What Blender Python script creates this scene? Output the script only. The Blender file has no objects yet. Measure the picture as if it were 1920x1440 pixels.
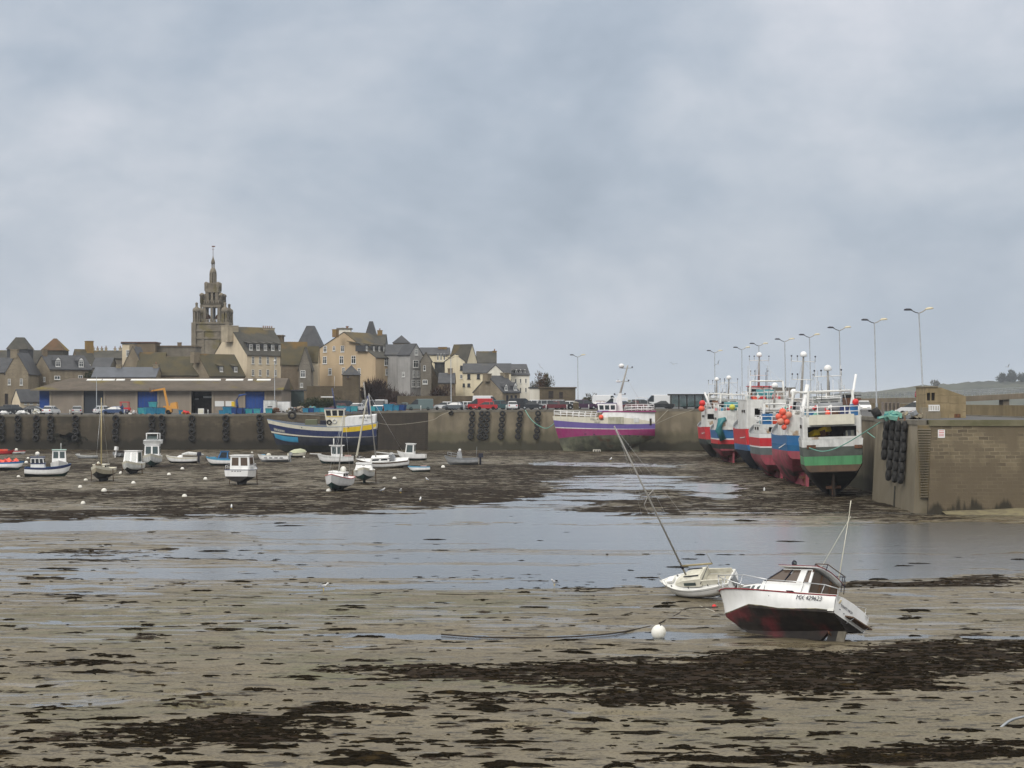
import bpy, math, random
import numpy as np
from mathutils import Vector, Matrix, Euler
random.seed(7)
R = math.radians
SC = bpy.context.scene
COL = SC.collection
F = 3600.0; EYE = 8.9; HOR = 750.0          # focal length in photo pixels, eye height (m), horizon row
def wx(px, D): return (px - 960.0) / F * D
def wz(py, D): return EYE - (py - HOR) / F * D
def gd(py): return EYE * F / (py - HOR)      # distance of a point of the harbour floor
def deck_z(x):
    if x < -52: return 6.35
    if x < -15: return 6.35 + (x + 52) / 37 * .73
    if x < 25: return 7.08 + (x + 15) / 40 * .22
    return 7.3

# ------------------------------------------------------------------ materials
MATS = {}
def mat(name, c, c2=None, sc=1.0, rough=.7, spec=.3, metal=0, c3=None, sc3=.25, th3=.52, w3=.14, bump=0., bsc=8., streak=0., ssc=2.0,
        brick=None, tide=None, alpha=1.0, det=5.0, emit=0.0, coat=0.0, sq=(1, 1, 1)):
    if name in MATS: return MATS[name]
    m = bpy.data.materials.new(name); m.use_nodes = True
    nt = m.node_tree; N = nt.nodes; L = nt.links
    b = N['Principled BSDF']
    b.inputs['Roughness'].default_value = rough
    b.inputs['Specular IOR Level'].default_value = spec
    b.inputs['Metallic'].default_value = metal
    b.inputs['Alpha'].default_value = alpha
    b.inputs['Coat Weight'].default_value = coat
    tc = N.new('ShaderNodeTexCoord')
    def noise(scale, detail=det, mapscale=None, seed=0.0):
        n = N.new('ShaderNodeTexNoise'); n.inputs['Scale'].default_value = scale; n.inputs['Detail'].default_value = detail
        mp = N.new('ShaderNodeMapping'); mp.inputs['Location'].default_value = (seed, seed * 1.7, seed * .6)
        if mapscale: mp.inputs['Scale'].default_value = mapscale
        L.new(tc.outputs['Object'], mp.inputs[0]); L.new(mp.outputs[0], n.inputs['Vector'])
        return n.outputs['Fac']
    def ramp(src, a, bb):
        r = N.new('ShaderNodeMapRange'); r.interpolation_type = 'SMOOTHSTEP'
        r.inputs[1].default_value = a; r.inputs[2].default_value = bb
        L.new(src, r.inputs[0]); return r.outputs[0]
    def mix(fac, A, B, mode='MIX'):
        x = N.new('ShaderNodeMix'); x.data_type = 'RGBA'; x.blend_type = mode
        if isinstance(fac, float): x.inputs[0].default_value = fac
        else: L.new(fac, x.inputs[0])
        for s, i in ((A, 6), (B, 7)):
            if isinstance(s, tuple): x.inputs[i].default_value = (*s[:3], 1)
            else: L.new(s, x.inputs[i])
        return x.outputs[2]
    cur = tuple(c)
    hgt = None
    if brick:
        bw, bh, mort, bc2 = brick
        sx = N.new('ShaderNodeSeparateXYZ'); L.new(tc.outputs['Object'], sx.inputs[0])
        ad = N.new('ShaderNodeMath'); ad.operation = 'ADD'; L.new(sx.outputs[0], ad.inputs[0]); L.new(sx.outputs[1], ad.inputs[1])
        nz = N.new('ShaderNodeTexNoise'); nz.inputs['Scale'].default_value = 1.3; L.new(tc.outputs['Object'], nz.inputs['Vector'])
        m1 = N.new('ShaderNodeMath'); m1.operation = 'MULTIPLY_ADD'; m1.inputs[1].default_value = bh * .5
        L.new(nz.outputs['Fac'], m1.inputs[0]); L.new(sx.outputs[2], m1.inputs[2])
        cb = N.new('ShaderNodeCombineXYZ'); L.new(ad.outputs[0], cb.inputs[0]); L.new(m1.outputs[0], cb.inputs[1])
        br = N.new('ShaderNodeTexBrick'); L.new(cb.outputs[0], br.inputs['Vector'])
        br.inputs['Color1'].default_value = (*c, 1); br.inputs['Color2'].default_value = (*bc2, 1); br.inputs['Mortar'].default_value = (*mort, 1)
        br.inputs['Scale'].default_value = 1; br.inputs['Brick Width'].default_value = bw; br.inputs['Row Height'].default_value = bh
        br.inputs['Mortar Size'].default_value = min(bw, bh) * .10; br.inputs['Mortar Smooth'].default_value = .4; br.inputs['Bias'].default_value = 0
        cur = br.outputs['Color']; hgt = br.outputs['Fac']
    if c2:
        cur = mix(ramp(noise(sc, mapscale=sq), .36, .64), cur, tuple(c2))
    if c3:
        cur = mix(ramp(noise(sc3, seed=5.3), th3, th3 + w3), cur, tuple(c3))
    if streak:
        s = ramp(noise(ssc, 4, (1, 1, .07), 2.1), .42, .7)
        x = N.new('ShaderNodeMath'); x.operation = 'MULTIPLY'; x.inputs[1].default_value = streak; L.new(s, x.inputs[0])
        cur = mix(x.outputs[0], cur, tuple(v * .35 for v in c))
    for tide in (tide if isinstance(tide, list) else [tide] if tide else []):   # weed and damp stain below the high-water mark
        sz = N.new('ShaderNodeSeparateXYZ'); gp_ = N.new('ShaderNodeNewGeometry'); L.new(gp_.outputs['Position'], sz.inputs[0])
        nv = noise(tide[5] if len(tide) > 5 else .9, 5, (1, 1, tide[6] if len(tide) > 6 else .25), 3.7); a1 = N.new('ShaderNodeMath'); a1.operation = 'MULTIPLY_ADD'; a1.inputs[1].default_value = -tide[1] * 2; L.new(nv, a1.inputs[0]); L.new(sz.outputs[2], a1.inputs[2])
        r_ = N.new('ShaderNodeMapRange'); r_.interpolation_type = 'SMOOTHSTEP'; r_.inputs[1].default_value = tide[0] - tide[1]; r_.inputs[2].default_value = tide[0] - tide[1] + tide[3]; r_.inputs[3].default_value = tide[4]; r_.inputs[4].default_value = 0
        L.new(a1.outputs[0], r_.inputs[0]); cur = mix(r_.outputs[0], cur, tuple(tide[2]))
    if isinstance(cur, tuple): b.inputs['Base Color'].default_value = (*cur, 1)
    else: L.new(cur, b.inputs['Base Color'])
    if bump:
        bp = N.new('ShaderNodeBump'); bp.inputs['Strength'].default_value = bump; bp.inputs['Distance'].default_value = .05
        L.new(noise(bsc, 6, seed=1.1), bp.inputs['Height']); L.new(bp.outputs[0], b.inputs['Normal'])
    if emit:
        b.inputs['Emission Color'].default_value = (*c, 1); b.inputs['Emission Strength'].default_value = emit
    MATS[name] = m
    return m
def paint(name, c, rough=.35, dirt=.12, **k):
    return mat(name, c, tuple(v * (1 - dirt) + .02 for v in c), sc=1.7, rough=rough, spec=.4, streak=k.pop('streak', .12), ssc=3, **k)

# ------------------------------------------------------------------ mesh builder
class MB:
    def __init__(s): s.v = []; s.f = []; s.mi = []; s.ms = []; s.sm = []
    def m(s, mt):
        if mt not in s.ms: s.ms.append(mt)
        return s.ms.index(mt)
    def add(s, vs, fs, mt, smooth=False):
        o = len(s.v); s.v += [tuple(p) for p in vs]; k = s.m(mt)
        for f in fs: s.f.append(tuple(i + o for i in f)); s.mi.append(k); s.sm.append(smooth)
        return s
    def poly(s, pts, mt): return s.add(pts, [tuple(range(len(pts)))], mt)
    def hexa(s, p, mt):   # 8 corners: bottom 4 ccw, top 4 ccw
        return s.add(p, [(0, 3, 2, 1), (4, 5, 6, 7), (0, 1, 5, 4), (1, 2, 6, 5), (2, 3, 7, 6), (3, 0, 4, 7)], mt)
    def box(s, x0, x1, y0, y1, z0, z1, mt): 
        return s.hexa([(x0, y0, z0), (x1, y0, z0), (x1, y1, z0), (x0, y1, z0), (x0, y0, z1), (x1, y0, z1), (x1, y1, z1), (x0, y1, z1)], mt)
    def cbox(s, c, sz, mt, rot=None):
        hx, hy, hz = sz[0] / 2, sz[1] / 2, sz[2] / 2
        P = [Vector(q) for q in [(-hx, -hy, -hz), (hx, -hy, -hz), (hx, hy, -hz), (-hx, hy, -hz), (-hx, -hy, hz), (hx, -hy, hz), (hx, hy, hz), (-hx, hy, hz)]]
        if rot is not None:
            E = Euler(rot).to_matrix(); P = [E @ q for q in P]
        return s.hexa([q + Vector(c) for q in P], mt)
    def prism(s, pts, ax, a, b, mt):   # polygon in the two other axes, swept along ax
        def mk(p, t): return {'x': (t, p[0], p[1]), 'y': (p[0], t, p[1]), 'z': (p[0], p[1], t)}[ax]
        n = len(pts); V = [mk(p, a) for p in pts] + [mk(p, b) for p in pts]
        return s.add(V, [tuple(range(n))[::-1], tuple(range(n, 2 * n))] + [(i, (i + 1) % n, (i + 1) % n + n, i + n) for i in range(n)], mt)
    def tube(s, pts, r, mt, n=6, cap=True):
        P = [Vector(p) for p in pts]; rings = []
        rr = r if isinstance(r, (list, tuple)) else [r] * len(P)
        for i, p in enumerate(P):
            d = (P[min(i + 1, len(P) - 1)] - P[max(i - 1, 0)])
            if d.length < 1e-9: d = Vector((0, 0, 1))
            d.normalize()
            u = d.cross(Vector((0, 0, 1)) if abs(d.z) < .95 else Vector((1, 0, 0))).normalized(); w = d.cross(u)
            rings.append([p + (u * math.cos(2 * math.pi * k / n) + w * math.sin(2 * math.pi * k / n)) * rr[i] for k in range(n)])
        return s.loft(rings, mt, cap=cap, smooth=True)
    def loft(s, rings, mt, cap=True, smooth=False, closed=True):
        n = len(rings[0]); V = [p for r in rings for p in r]; Fc = []
        for i in range(len(rings) - 1):
            for k in range(n if closed else n - 1):
                a = i * n + k; b = i * n + (k + 1) % n
                Fc.append((a, b, b + n, a + n))
        if cap: Fc += [tuple(range(n))[::-1], tuple(range((len(rings) - 1) * n, len(rings) * n))]
        return s.add(V, Fc, mt, smooth)
    def lathe(s, prof, mt, n=12, c=(0, 0, 0), smooth=True, ph=0.0, cap=True):
        rings = [[(c[0] + r * math.cos(2 * math.pi * k / n + ph), c[1] + r * math.sin(2 * math.pi * k / n + ph), c[2] + z) for k in range(n)] for r, z in prof]
        return s.loft(rings, mt, cap=cap, smooth=smooth)
    def ball(s, c, r, mt, n=12, sq=1.0):
        return s.lathe([(max(.001, r * math.sin(math.pi * i / 8)), -r * sq * math.cos(math.pi * i / 8)) for i in range(9)], mt, n, c)
    def torus(s, c, Rr, r, mt, ax='y', n=16, k=7):
        rings = []
        for i in range(n + 1):
            a = 2 * math.pi * i / n; ring = []
            for j in range(k):
                b = 2 * math.pi * j / k; q = Rr + r * math.cos(b); h = r * math.sin(b) * 1.25
                x, z = q * math.cos(a), q * math.sin(a)
                ring.append({'y': (c[0] + x, c[1] + h, c[2] + z), 'x': (c[0] + h, c[1] + x, c[2] + z), 'z': (c[0] + x, c[1] + z, c[2] + h)}[ax])
            rings.append(ring)
        return s.loft(rings, mt, cap=False, smooth=True)
    def mesh(s, name):
        me = bpy.data.meshes.new(name); me.from_pydata(s.v, [], s.f)
        for mt in s.ms: me.materials.append(mt)
        me.polygons.foreach_set('material_index', s.mi); me.polygons.foreach_set('use_smooth', s.sm)
        me.update(); return me
    def build(s, name, parent=None, loc=None, rot=None): return link(name, s.mesh(name), parent, loc, rot)

def link(name, data, parent=None, loc=None, rot=None):
    o = bpy.data.objects.new(name, data); COL.objects.link(o)
    if parent is not None: o.parent = parent
    if loc is not None: o.location = loc
    if rot is not None: o.rotation_euler = rot
    return o
def tag(o, label, cat, group=None):
    o['label'] = label; o['category'] = cat
    if group: o['group'] = group
    return o
def thing(name, label, cat, loc=(0, 0, 0), rot=(0, 0, 0), group=None):
    return tag(link(name, None, None, loc, rot if isinstance(rot, tuple) else (0, 0, rot)), label, cat, group)
KIDS = {}
def copy_tree(o, loc=None, rot=None, label=None, group=None, scale=None):
    ch = {}
    for q in bpy.data.objects:
        if q.parent is not None: ch.setdefault(q.parent.name, []).append(q)
    def rec(q, par):
        c = q.copy(); COL.objects.link(c)
        if par is not None: c.parent = par
        for k in ch.get(q.name, []): rec(k, c)
        return c
    c = rec(o, None)
    if loc is not None: c.location = loc
    if rot is not None: c.rotation_euler = rot if isinstance(rot, tuple) else (0, 0, rot)
    if label: c['label'] = label
    if group: c['group'] = group
    if scale: c.scale = (scale,) * 3 if not isinstance(scale, tuple) else scale
    return c
def struct(name, me): 
    o = link(name, me); o['kind'] = 'structure'; return o
def text(name, s, size, mt, parent, M, ext=.004, align='CENTER', shear=0.0):
    cu = bpy.data.curves.new(name, 'FONT'); cu.body = s; cu.size = size; cu.extrude = ext; cu.align_x = align; cu.align_y = 'CENTER'; cu.shear = shear
    cu.materials.append(mt)
    t_ = bpy.data.objects.new('t', cu); me = bpy.data.meshes.new_from_object(t_); bpy.data.objects.remove(t_)
    o = link(name, me, parent); o.matrix_local = M; return o
def frame3(o, x, n):   # matrix with x axis along x, z along n
    x = Vector(x).normalized(); n = Vector(n); n = (n - x * n.dot(x)).normalized(); y = n.cross(x)
    M = Matrix((x, y, n)).transposed().to_4x4(); M.translation = Vector(o); return M

# ---- shared materials
WHITE = paint('white_gelcoat', (.78, .78, .77)); OFFW = paint('cream_gelcoat', (.66, .63, .52)); DIRTYW = paint('weathered_white', (.66, .67, .65), dirt=.2, streak=.25)
TRW = mat('trawler_white', (.70, .70, .68), (.60, .60, .57), sc=.8, rough=.45, spec=.4, streak=.3, ssc=2.5, c3=(.36, .25, .15), sc3=.9, th3=.62, w3=.1)
NAVY = paint('navy_paint', (.018, .03, .10)); BLUE = paint('blue_paint', (.02, .13, .32)); LBLUE = paint('light_blue_paint', (.08, .30, .48)); RED = paint('red_paint', (.52, .022, .03), rough=.4)
TEAL = paint('teal_paint', (.03, .20, .22)); YEL = paint('yellow_paint', (.75, .52, .02)); GREEN = paint('green_paint', (.08, .29, .12), streak=.4); ORANGE = paint('orange_paint', (.58, .27, .04))
PURPLE = paint('purple_paint', (.13, .09, .30)); MAGENTA = paint('magenta_paint', (.25, .022, .12), streak=.2); PINKRED = mat('worn_red_antifoul', (.34, .06, .09), (.25, .07, .08), sc=1, rough=.8, streak=.4, c3=(.06, .055, .045), sc3=.35, th3=.55)
ANTI = mat('dark_antifoul', (.018, .016, .015), (.03, .026, .022), sc=1.2, rough=.7, streak=.3); ANTIG = mat('algae_antifoul', (.15, .155, .105), (.085, .085, .065), sc=.7, rough=.85, c3=(.11, .06, .035), sc3=.5, th3=.58, streak=.4)
ANTIB = mat('navy_antifoul', (.012, .02, .05), (.02, .03, .05), sc=1, rough=.7, streak=.3); ANTIGR = mat('green_antifoul', (.02, .05, .045), (.03, .035, .03), sc=1.3, rough=.7, streak=.3)
GLASS = mat('dark_glass', (.012, .016, .02), rough=.08, spec=.6); BGLASS = mat('tinted_brown_glass', (.085, .06, .045), rough=.1, spec=.5); CGLASS = mat('grey_green_glass', (.05, .07, .07), rough=.1, spec=.6)
RUBBER = mat('black_rubber', (.013, .013, .013), (.028, .026, .024), sc=5, rough=.75, bump=.3, bsc=20); STEEL = mat('stainless_steel', (.55, .56, .57), rough=.3, metal=.9); GALV = mat('galvanised_steel', (.33, .35, .37), (.25, .27, .29), sc=2, rough=.5, metal=.4)
ALU = mat('aluminium', (.38, .39, .40), (.30, .31, .32), sc=2, rough=.5, metal=.3); RUST = mat('rusty_steel', (.16, .07, .035), (.08, .045, .03), sc=6, rough=.9, bump=.3)
DARK = mat('dark_interior', (.02, .018, .017), (.04, .03, .028), sc=2, rough=.9); GREYP = paint('grey_paint', (.22, .23, .24)); WOOD = mat('brown_wood', (.11, .06, .03), (.07, .04, .025), sc=3, rough=.7, sq=(1, 8, 8))  # dark_interior puts the shade of open insides into the colour; also plain dark parts
SPAR = mat('grey_spar', (.34, .33, .31), (.28, .27, .25), sc=1, rough=.5); GSPAR = mat('gold_spar', (.42, .36, .20), (.34, .28, .16), sc=2, rough=.5); ROPE = mat('grey_rope', (.33, .30, .24), (.22, .2, .16), sc=20, rough=.95); GROPE = mat('green_rope', (.12, .33, .27), (.2, .36, .3), sc=9, rough=.95)
BUOYM = mat('white_buoy_plastic', (.74, .73, .68), (.66, .64, .56), sc=3, rough=.5, streak=.15); ORB = mat('orange_buoy_plastic', (.80, .09, .045), (.7, .13, .08), sc=2, rough=.45); REDB = mat('red_buoy_plastic', (.6, .03, .03), rough=.4); YELB = mat('yellow_green_buoy', (.5, .5, .08), rough=.5)
INK = mat('black_lettering', (.015, .016, .03), rough=.5)
# ================================================================= camera, light, sky
cam = bpy.data.cameras.new('camera'); co = bpy.data.objects.new('camera', cam); COL.objects.link(co)
cam.sensor_width = 36; cam.lens = 36 * F / 1920; cam.shift_y = (HOR - 720) / 1920
cam.clip_start = .5; cam.clip_end = 80000
co.location = (0, 0, EYE); co.rotation_euler = (R(90), 0, 0); SC.camera = co
SUN_EL, SUN_AZ = 36, -152            # degrees; azimuth measured from +Y towards +X
d = Vector((math.sin(R(SUN_AZ)) * math.cos(R(SUN_EL)), math.cos(R(SUN_AZ)) * math.cos(R(SUN_EL)), math.sin(R(SUN_EL))))
sl = bpy.data.lights.new('sun', 'SUN'); sl.energy = 1.5; sl.angle = R(22); sl.color = (1, .96, .9)
so = bpy.data.objects.new('sun', sl); COL.objects.link(so); so.rotation_euler = (-d).to_track_quat('-Z', 'Y').to_euler()
w = bpy.data.worlds.new('World'); SC.world = w; w.use_nodes = True
nt = w.node_tree; N = nt.nodes; L = nt.links
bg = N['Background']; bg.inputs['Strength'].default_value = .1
sky = N.new('ShaderNodeTexSky'); sky.sky_type = 'NISHITA'; sky.sun_disc = False; sky.sun_elevation = R(SUN_EL); sky.sun_rotation = R(SUN_AZ); sky.air_density = 1.5; sky.dust_density = 2
tc = N.new('ShaderNodeTexCoord')
def wn(scale, detail, loc, ms, rough=.5, dist=0):
    mp = N.new('ShaderNodeMapping'); mp.inputs['Location'].default_value = loc; mp.inputs['Scale'].default_value = ms
    mp.inputs['Rotation'].default_value = (0, R(-14), 0)
    L.new(tc.outputs['Generated'], mp.inputs[0])
    n = N.new('ShaderNodeTexNoise'); n.inputs['Scale'].default_value = scale; n.inputs['Detail'].default_value = detail; n.inputs['Roughness'].default_value = rough; n.inputs['Distortion'].default_value = dist
    L.new(mp.outputs[0], n.inputs['Vector']); return n.outputs['Fac']
def wmath(op, a, b=None, c=None):
    x = N.new('ShaderNodeMath'); x.operation = op
    for i, q in enumerate((a, b, c)):
        if q is None: continue
        if isinstance(q, (int, float)): x.inputs[i].default_value = q
        else: L.new(q, x.inputs[i])
    return x.outputs[0]
SEED = 4.1
n1 = wn(5.2, 4, (.62 + SEED, .3, .12), (1, 1, 1.75), .5, .35)
n2 = wn(15.0, 5, (2.1 + SEED, .4, 1.7), (1, 1, 1.6), .55, .2)
n3 = wn(45.0, 4, (.3, 1.4, .7), (1, 1, 1.8), .6)
s = wmath('ADD', wmath('MULTIPLY', n1, .70), wmath('ADD', wmath('MULTIPLY', n2, .22), wmath('MULTIPLY', n3, .08)))
cr = N.new('ShaderNodeValToRGB'); L.new(s, cr.inputs[0])
e = cr.color_ramp.elements
def lin(c): return tuple(((v / 255 + .055) / 1.055) ** 2.4 if v > 10 else v / 255 / 12.92 for v in c)
e[0].position = .34; e[0].color = (*lin((163, 175, 191)), 1)
e[1].position = .66; e[1].color = (*lin((217, 220, 229)), 1)
q = e.new(.44); q.color = (*lin((177, 188, 203)), 1)
q = e.new(.53); q.color = (*lin((193, 201, 213)), 1)
sep = N.new('ShaderNodeSeparateXYZ'); L.new(tc.outputs['Generated'], sep.inputs[0])
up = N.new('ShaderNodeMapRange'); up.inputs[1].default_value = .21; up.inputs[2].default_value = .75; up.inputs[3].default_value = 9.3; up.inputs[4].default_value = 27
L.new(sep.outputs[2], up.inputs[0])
hz = N.new('ShaderNodeMapRange'); hz.inputs[1].default_value = .0; hz.inputs[2].default_value = .07; hz.inputs[3].default_value = .75; hz.inputs[4].default_value = 0
L.new(sep.outputs[2], hz.inputs[0])
mh = N.new('ShaderNodeMix'); mh.data_type = 'RGBA'; L.new(hz.outputs[0], mh.inputs[0]); L.new(cr.outputs[0], mh.inputs[6]); mh.inputs[7].default_value = (*lin((184, 197, 212)), 1)
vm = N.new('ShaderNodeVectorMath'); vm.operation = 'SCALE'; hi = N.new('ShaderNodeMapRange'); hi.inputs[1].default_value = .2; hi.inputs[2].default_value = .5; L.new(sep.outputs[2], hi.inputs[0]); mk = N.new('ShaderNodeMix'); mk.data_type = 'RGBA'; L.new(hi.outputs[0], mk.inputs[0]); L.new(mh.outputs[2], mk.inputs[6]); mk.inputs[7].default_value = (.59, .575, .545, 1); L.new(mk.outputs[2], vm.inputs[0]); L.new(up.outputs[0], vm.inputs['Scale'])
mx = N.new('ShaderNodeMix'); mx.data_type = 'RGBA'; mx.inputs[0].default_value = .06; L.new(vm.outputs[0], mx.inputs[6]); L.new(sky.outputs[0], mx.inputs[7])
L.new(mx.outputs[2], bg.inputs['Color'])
vs = SC.view_settings; vs.view_transform = 'Standard'; vs.look = 'None'; vs.exposure = .10; vs.gamma = 1; vs.use_curve_mapping = False

# ================================================================= harbour floor
def vnoise(x, y, seed=0):
    xi = np.floor(x).astype(np.int64); yi = np.floor(y).astype(np.int64); fx = x - xi; fy = y - yi
    def h(a, b):
        n = (a * 374761393 + b * 668265263 + seed * 1442695041) & 0xffffffff
        n = ((n ^ (n >> 13)) * 1274126177) & 0xffffffff
        return ((n ^ (n >> 16)) & 0xffff) / 65535.0
    fx = fx * fx * (3 - 2 * fx); fy = fy * fy * (3 - 2 * fy)
    return (h(xi, yi) * (1 - fx) + h(xi + 1, yi) * fx) * (1 - fy) + (h(xi, yi + 1) * (1 - fx) + h(xi + 1, yi + 1) * fx) * fy
def fbm(x, y, sc, oct=4, seed=0):
    t = 0; a = .5; tot = 0
    for i in range(oct):
        t = t + a * vnoise(x / sc * 2 ** i + 17.3 * i, y / sc * 2 ** i + 9.1 * i, seed + i); tot += a; a *= .55
    return t / tot
def ell(px, py, lst):
    m = np.zeros_like(px)
    for cx, cy, rx, ry, st in lst:
        dd = ((px - cx) / rx) ** 2 + ((py - cy) / ry) ** 2
        m = np.maximum(m, st * np.clip(1.35 - dd * .9, 0, 1))
    return m
WEED = [(1620, 1250, 420, 36, 1), (1850, 1232, 300, 28, 1), (1150, 1272, 330, 30, .95), (1400, 1285, 420, 28, .9), (800, 1272, 150, 12, .9), (1000, 1322, 260, 14, .8), (1250, 1312, 200, 22, .85),
        (900, 1262, 200, 9, .7), (380, 1385, 230, 28, 1), (480, 1362, 190, 14, .8), (240, 1402, 160, 14, .85), (620, 1335, 90, 12, .95), (735, 1336, 40, 7, .9), (1680, 1422, 280, 16, 1), (1520, 1432, 180, 9, .9), (1850, 1400, 140, 12, .75),
        (1760, 1098, 190, 8, 1), (1880, 1090, 120, 7, .9), (1650, 1104, 100, 6, .8), (250, 1038, 240, 5, .8), (140, 1050, 110, 5, .8), (430, 1043, 160, 5, .7), (60, 1079, 70, 4, .8), (150, 1119, 100, 4, .7), (320, 1098, 60, 4, .6),
        (160, 1252, 110, 7, .9), (250, 1257, 70, 4, .8), (40, 1258, 40, 5, .7), (430, 1218, 40, 6, .9), (310, 1196, 45, 5, .9), (900, 1086, 180, 6, .8), (1060, 1100, 180, 6, .75), (660, 1262, 90, 8, .8), (690, 1245, 60, 5, .7),
        (900, 1407, 70, 6, .8), (1300, 1437, 130, 7, .9), (180, 965, 330, 9, 1), (60, 972, 130, 12, .9), (500, 955, 330, 12, .9), (850, 935, 330, 24, .95), (1000, 912, 300, 24, .8), (700, 905, 260, 30, .6), (300, 940, 200, 6, .5), (1250, 957, 280, 10, .9), (1500, 955, 220, 16, .8), (1250, 900, 150, 12, .5),
        (1450, 930, 190, 26, .75), (1600, 950, 160, 20, .85), (1700, 970, 140, 9, .7), (950, 880, 160, 16, .6), (1350, 868, 90, 12, .6), (240, 905, 260, 14, .35), (760, 965, 320, 5, .5), (1230, 945, 120, 8, .7), (1420, 880, 90, 12, .6)]
WETL = [(1100, 1010, 600, 40, .88), (1500, 1030, 520, 40, .88), (700, 1000, 320, 30, .85), (850, 1070, 260, 18, .9), (300, 985, 420, 14, .9), (1700, 1005, 400, 22, .95), (900, 965, 260, 14, .95), (1000, 945, 150, 14, .85), (250, 1060, 330, 22, .62), (60, 1080, 200, 36, .62), (380, 1080, 220, 14, .66),
        (1150, 905, 190, 17, .85), (1320, 918, 70, 20, .9), (1120, 930, 110, 12, .85), (1000, 868, 240, 3, .7), (1180, 872, 200, 3, .7), (760, 1158, 300, 7, .72), (1100, 1140, 240, 6, .75), (1040, 1175, 200, 7, .72), (1250, 1190, 190, 8, .66), (300, 1160, 150, 4, .68), (130, 1180, 200, 5, .66), (700, 1200, 360, 9, .6), (1230, 1232, 170, 11, .72), (1480, 1216, 180, 5, .72), (1620, 1200, 40, 5, .9),
        (70, 1310, 160, 24, .74), (380, 1330, 100, 4, .72), (350, 1300, 60, 4, .7), (1800, 1185, 200, 12, .62), (1700, 1140, 160, 7, .62), (1820, 1300, 120, 9, .6), (1120, 1345, 120, 5, .62), (930, 1362, 60, 3, .68), (1600, 1265, 60, 4, .66), (700, 1330, 40, 3, .8), (1400, 1165, 120, 6, .6), (1760, 988, 260, 14, 1)]
GRN = [(700, 1140, 420, 34, .7), (260, 1180, 320, 40, .6), (700, 1270, 200, 30, .8), (980, 1290, 160, 24, .7), (150, 1330, 300, 50, .35), (1450, 1370, 420, 40, .25), (900, 1120, 300, 18, .5), (1800, 1160, 180, 20, .3), (560, 1240, 260, 16, .5), (1850, 965, 130, 6, .6)]
def masks(X, D):
    py = HOR + EYE * F / D; px = 960 + X / D * F
    wob = (fbm(X, D, 6, 3, 3) - .5); wob2 = (fbm(X * .45, D, 2.2, 4, 9) - .5)
    pw = px + wob * 160; qw = py + (wob2 * 3.2 + wob * 2.2) * np.clip((py - 750) / 90, .6, 3.4) * 2.2
    weed = ell(pw, qw, WEED)
    far = np.clip((965 - py) / 25, 0, 1)
    weed = np.maximum(weed, far * (.70 + .8 * (fbm(X * .35, D * .5, 9, 4, 21) - .42)))
    weed = np.maximum(weed, .21)
    wet = ell(pw, qw, WETL)
    wet = np.maximum(wet, .30 * np.clip((1250 - py) / 60, 0, 1) * (1 - far) + .24)
    # main channel between its two banks
    top = np.interp(px, [0, 200, 450, 700, 850, 1000, 1060, 1200, 1400, 1600, 1920], [986, 974, 964, 957, 949, 934, 958, 966, 972, 979, 986])
    bot = np.interp(px, [0, 300, 600, 800, 1000, 1240, 1600, 1700, 1920], [1010, 1034, 1070, 1090, 1086, 1092, 1094, 1088, 1078])
    k = np.clip((qw - top) / 5, 0, 1) * np.clip((bot - qw) / 6, 0, 1)
    wet = np.maximum(wet, k * (.81 - .20 * np.clip((700 - px) / 700, 0, 1)))
    wet = wet + k * (fbm(X * .10, D, 6, 3, 91) - .5) * .42
    wet = np.where((far > .5) & (py < 900) & (px < 1000), wet * .6, wet)
    weed = weed * (1 - .75 * np.clip((wet - .7) / .2, 0, 1) * (1 - far * .5) * (py < 1300))
    grn = ell(pw, qw, GRN)
    wet = np.where(py > 1102, np.minimum(wet - .14, .60), wet)
    return weed, wet, grn
rows = np.concatenate([[7000, 2600, 1900, 1680], np.arange(1590, 1100, -2.0), np.arange(1100, 840, -1.25), [838, 833, 826, 815]])
cols = np.concatenate([[-4200, -2400, -1200, -700], np.arange(-330, 2260, 4.0), [2700, 3400, 5200]])
DD = EYE * F / (rows - HOR)
gx = (cols[None, :] - 960) / F * DD[:, None]; gy = np.repeat(DD[:, None], len(cols), 1)
rng = np.random.default_rng(5)
gx = gx + (rng.random(gx.shape) - .5) * .6 * 4 / F * gy
wd, wt, gr = masks(gx, gy)
def ground_h(X, Y, weed, wet):
    h = .165 - .25 * wet + (fbm(X * .16, Y, 3.6, 4, 40) - .5) * .27 + (fbm(X * .3, Y, .9, 4, 50) - .5) * .13 + .02 * weed
    return np.maximum(h, -.14)
gz = ground_h(gx, gy, wd, wt)
nr, nc = gx.shape
me = bpy.data.meshes.new('ground')
vv = np.stack([gx, gy, gz], -1).reshape(-1, 3)
idx = np.arange(nr * nc).reshape(nr, nc)
ff = np.stack([idx[:-1, :-1], idx[:-1, 1:], idx[1:, 1:], idx[1:, :-1]], -1).reshape(-1, 4)
me.vertices.add(len(vv)); me.vertices.foreach_set('co', vv.ravel())
me.loops.add(ff.size); me.loops.foreach_set('vertex_index', ff.ravel().astype(np.int32))
me.polygons.add(len(ff)); me.polygons.foreach_set('loop_start', np.arange(0, ff.size, 4, dtype=np.int32)); me.polygons.foreach_set('loop_total', np.full(len(ff), 4, np.int32))
me.update(calc_edges=True)
me.polygons.foreach_set('use_smooth', np.ones(len(ff), bool))
at = me.color_attributes.new('mask', 'FLOAT_COLOR', 'POINT')
at.data.foreach_set('color', np.stack([wd, wt, gr, np.ones_like(wd)], -1).reshape(-1).astype(np.float32))
gm = bpy.data.materials.new('tidal_sand'); gm.use_nodes = True; nt = gm.node_tree; N = nt.nodes; L = nt.links; b = N['Principled BSDF']
geo = N.new('ShaderNodeNewGeometry'); av = N.new('ShaderNodeVertexColor'); av.layer_name = 'mask'
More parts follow.
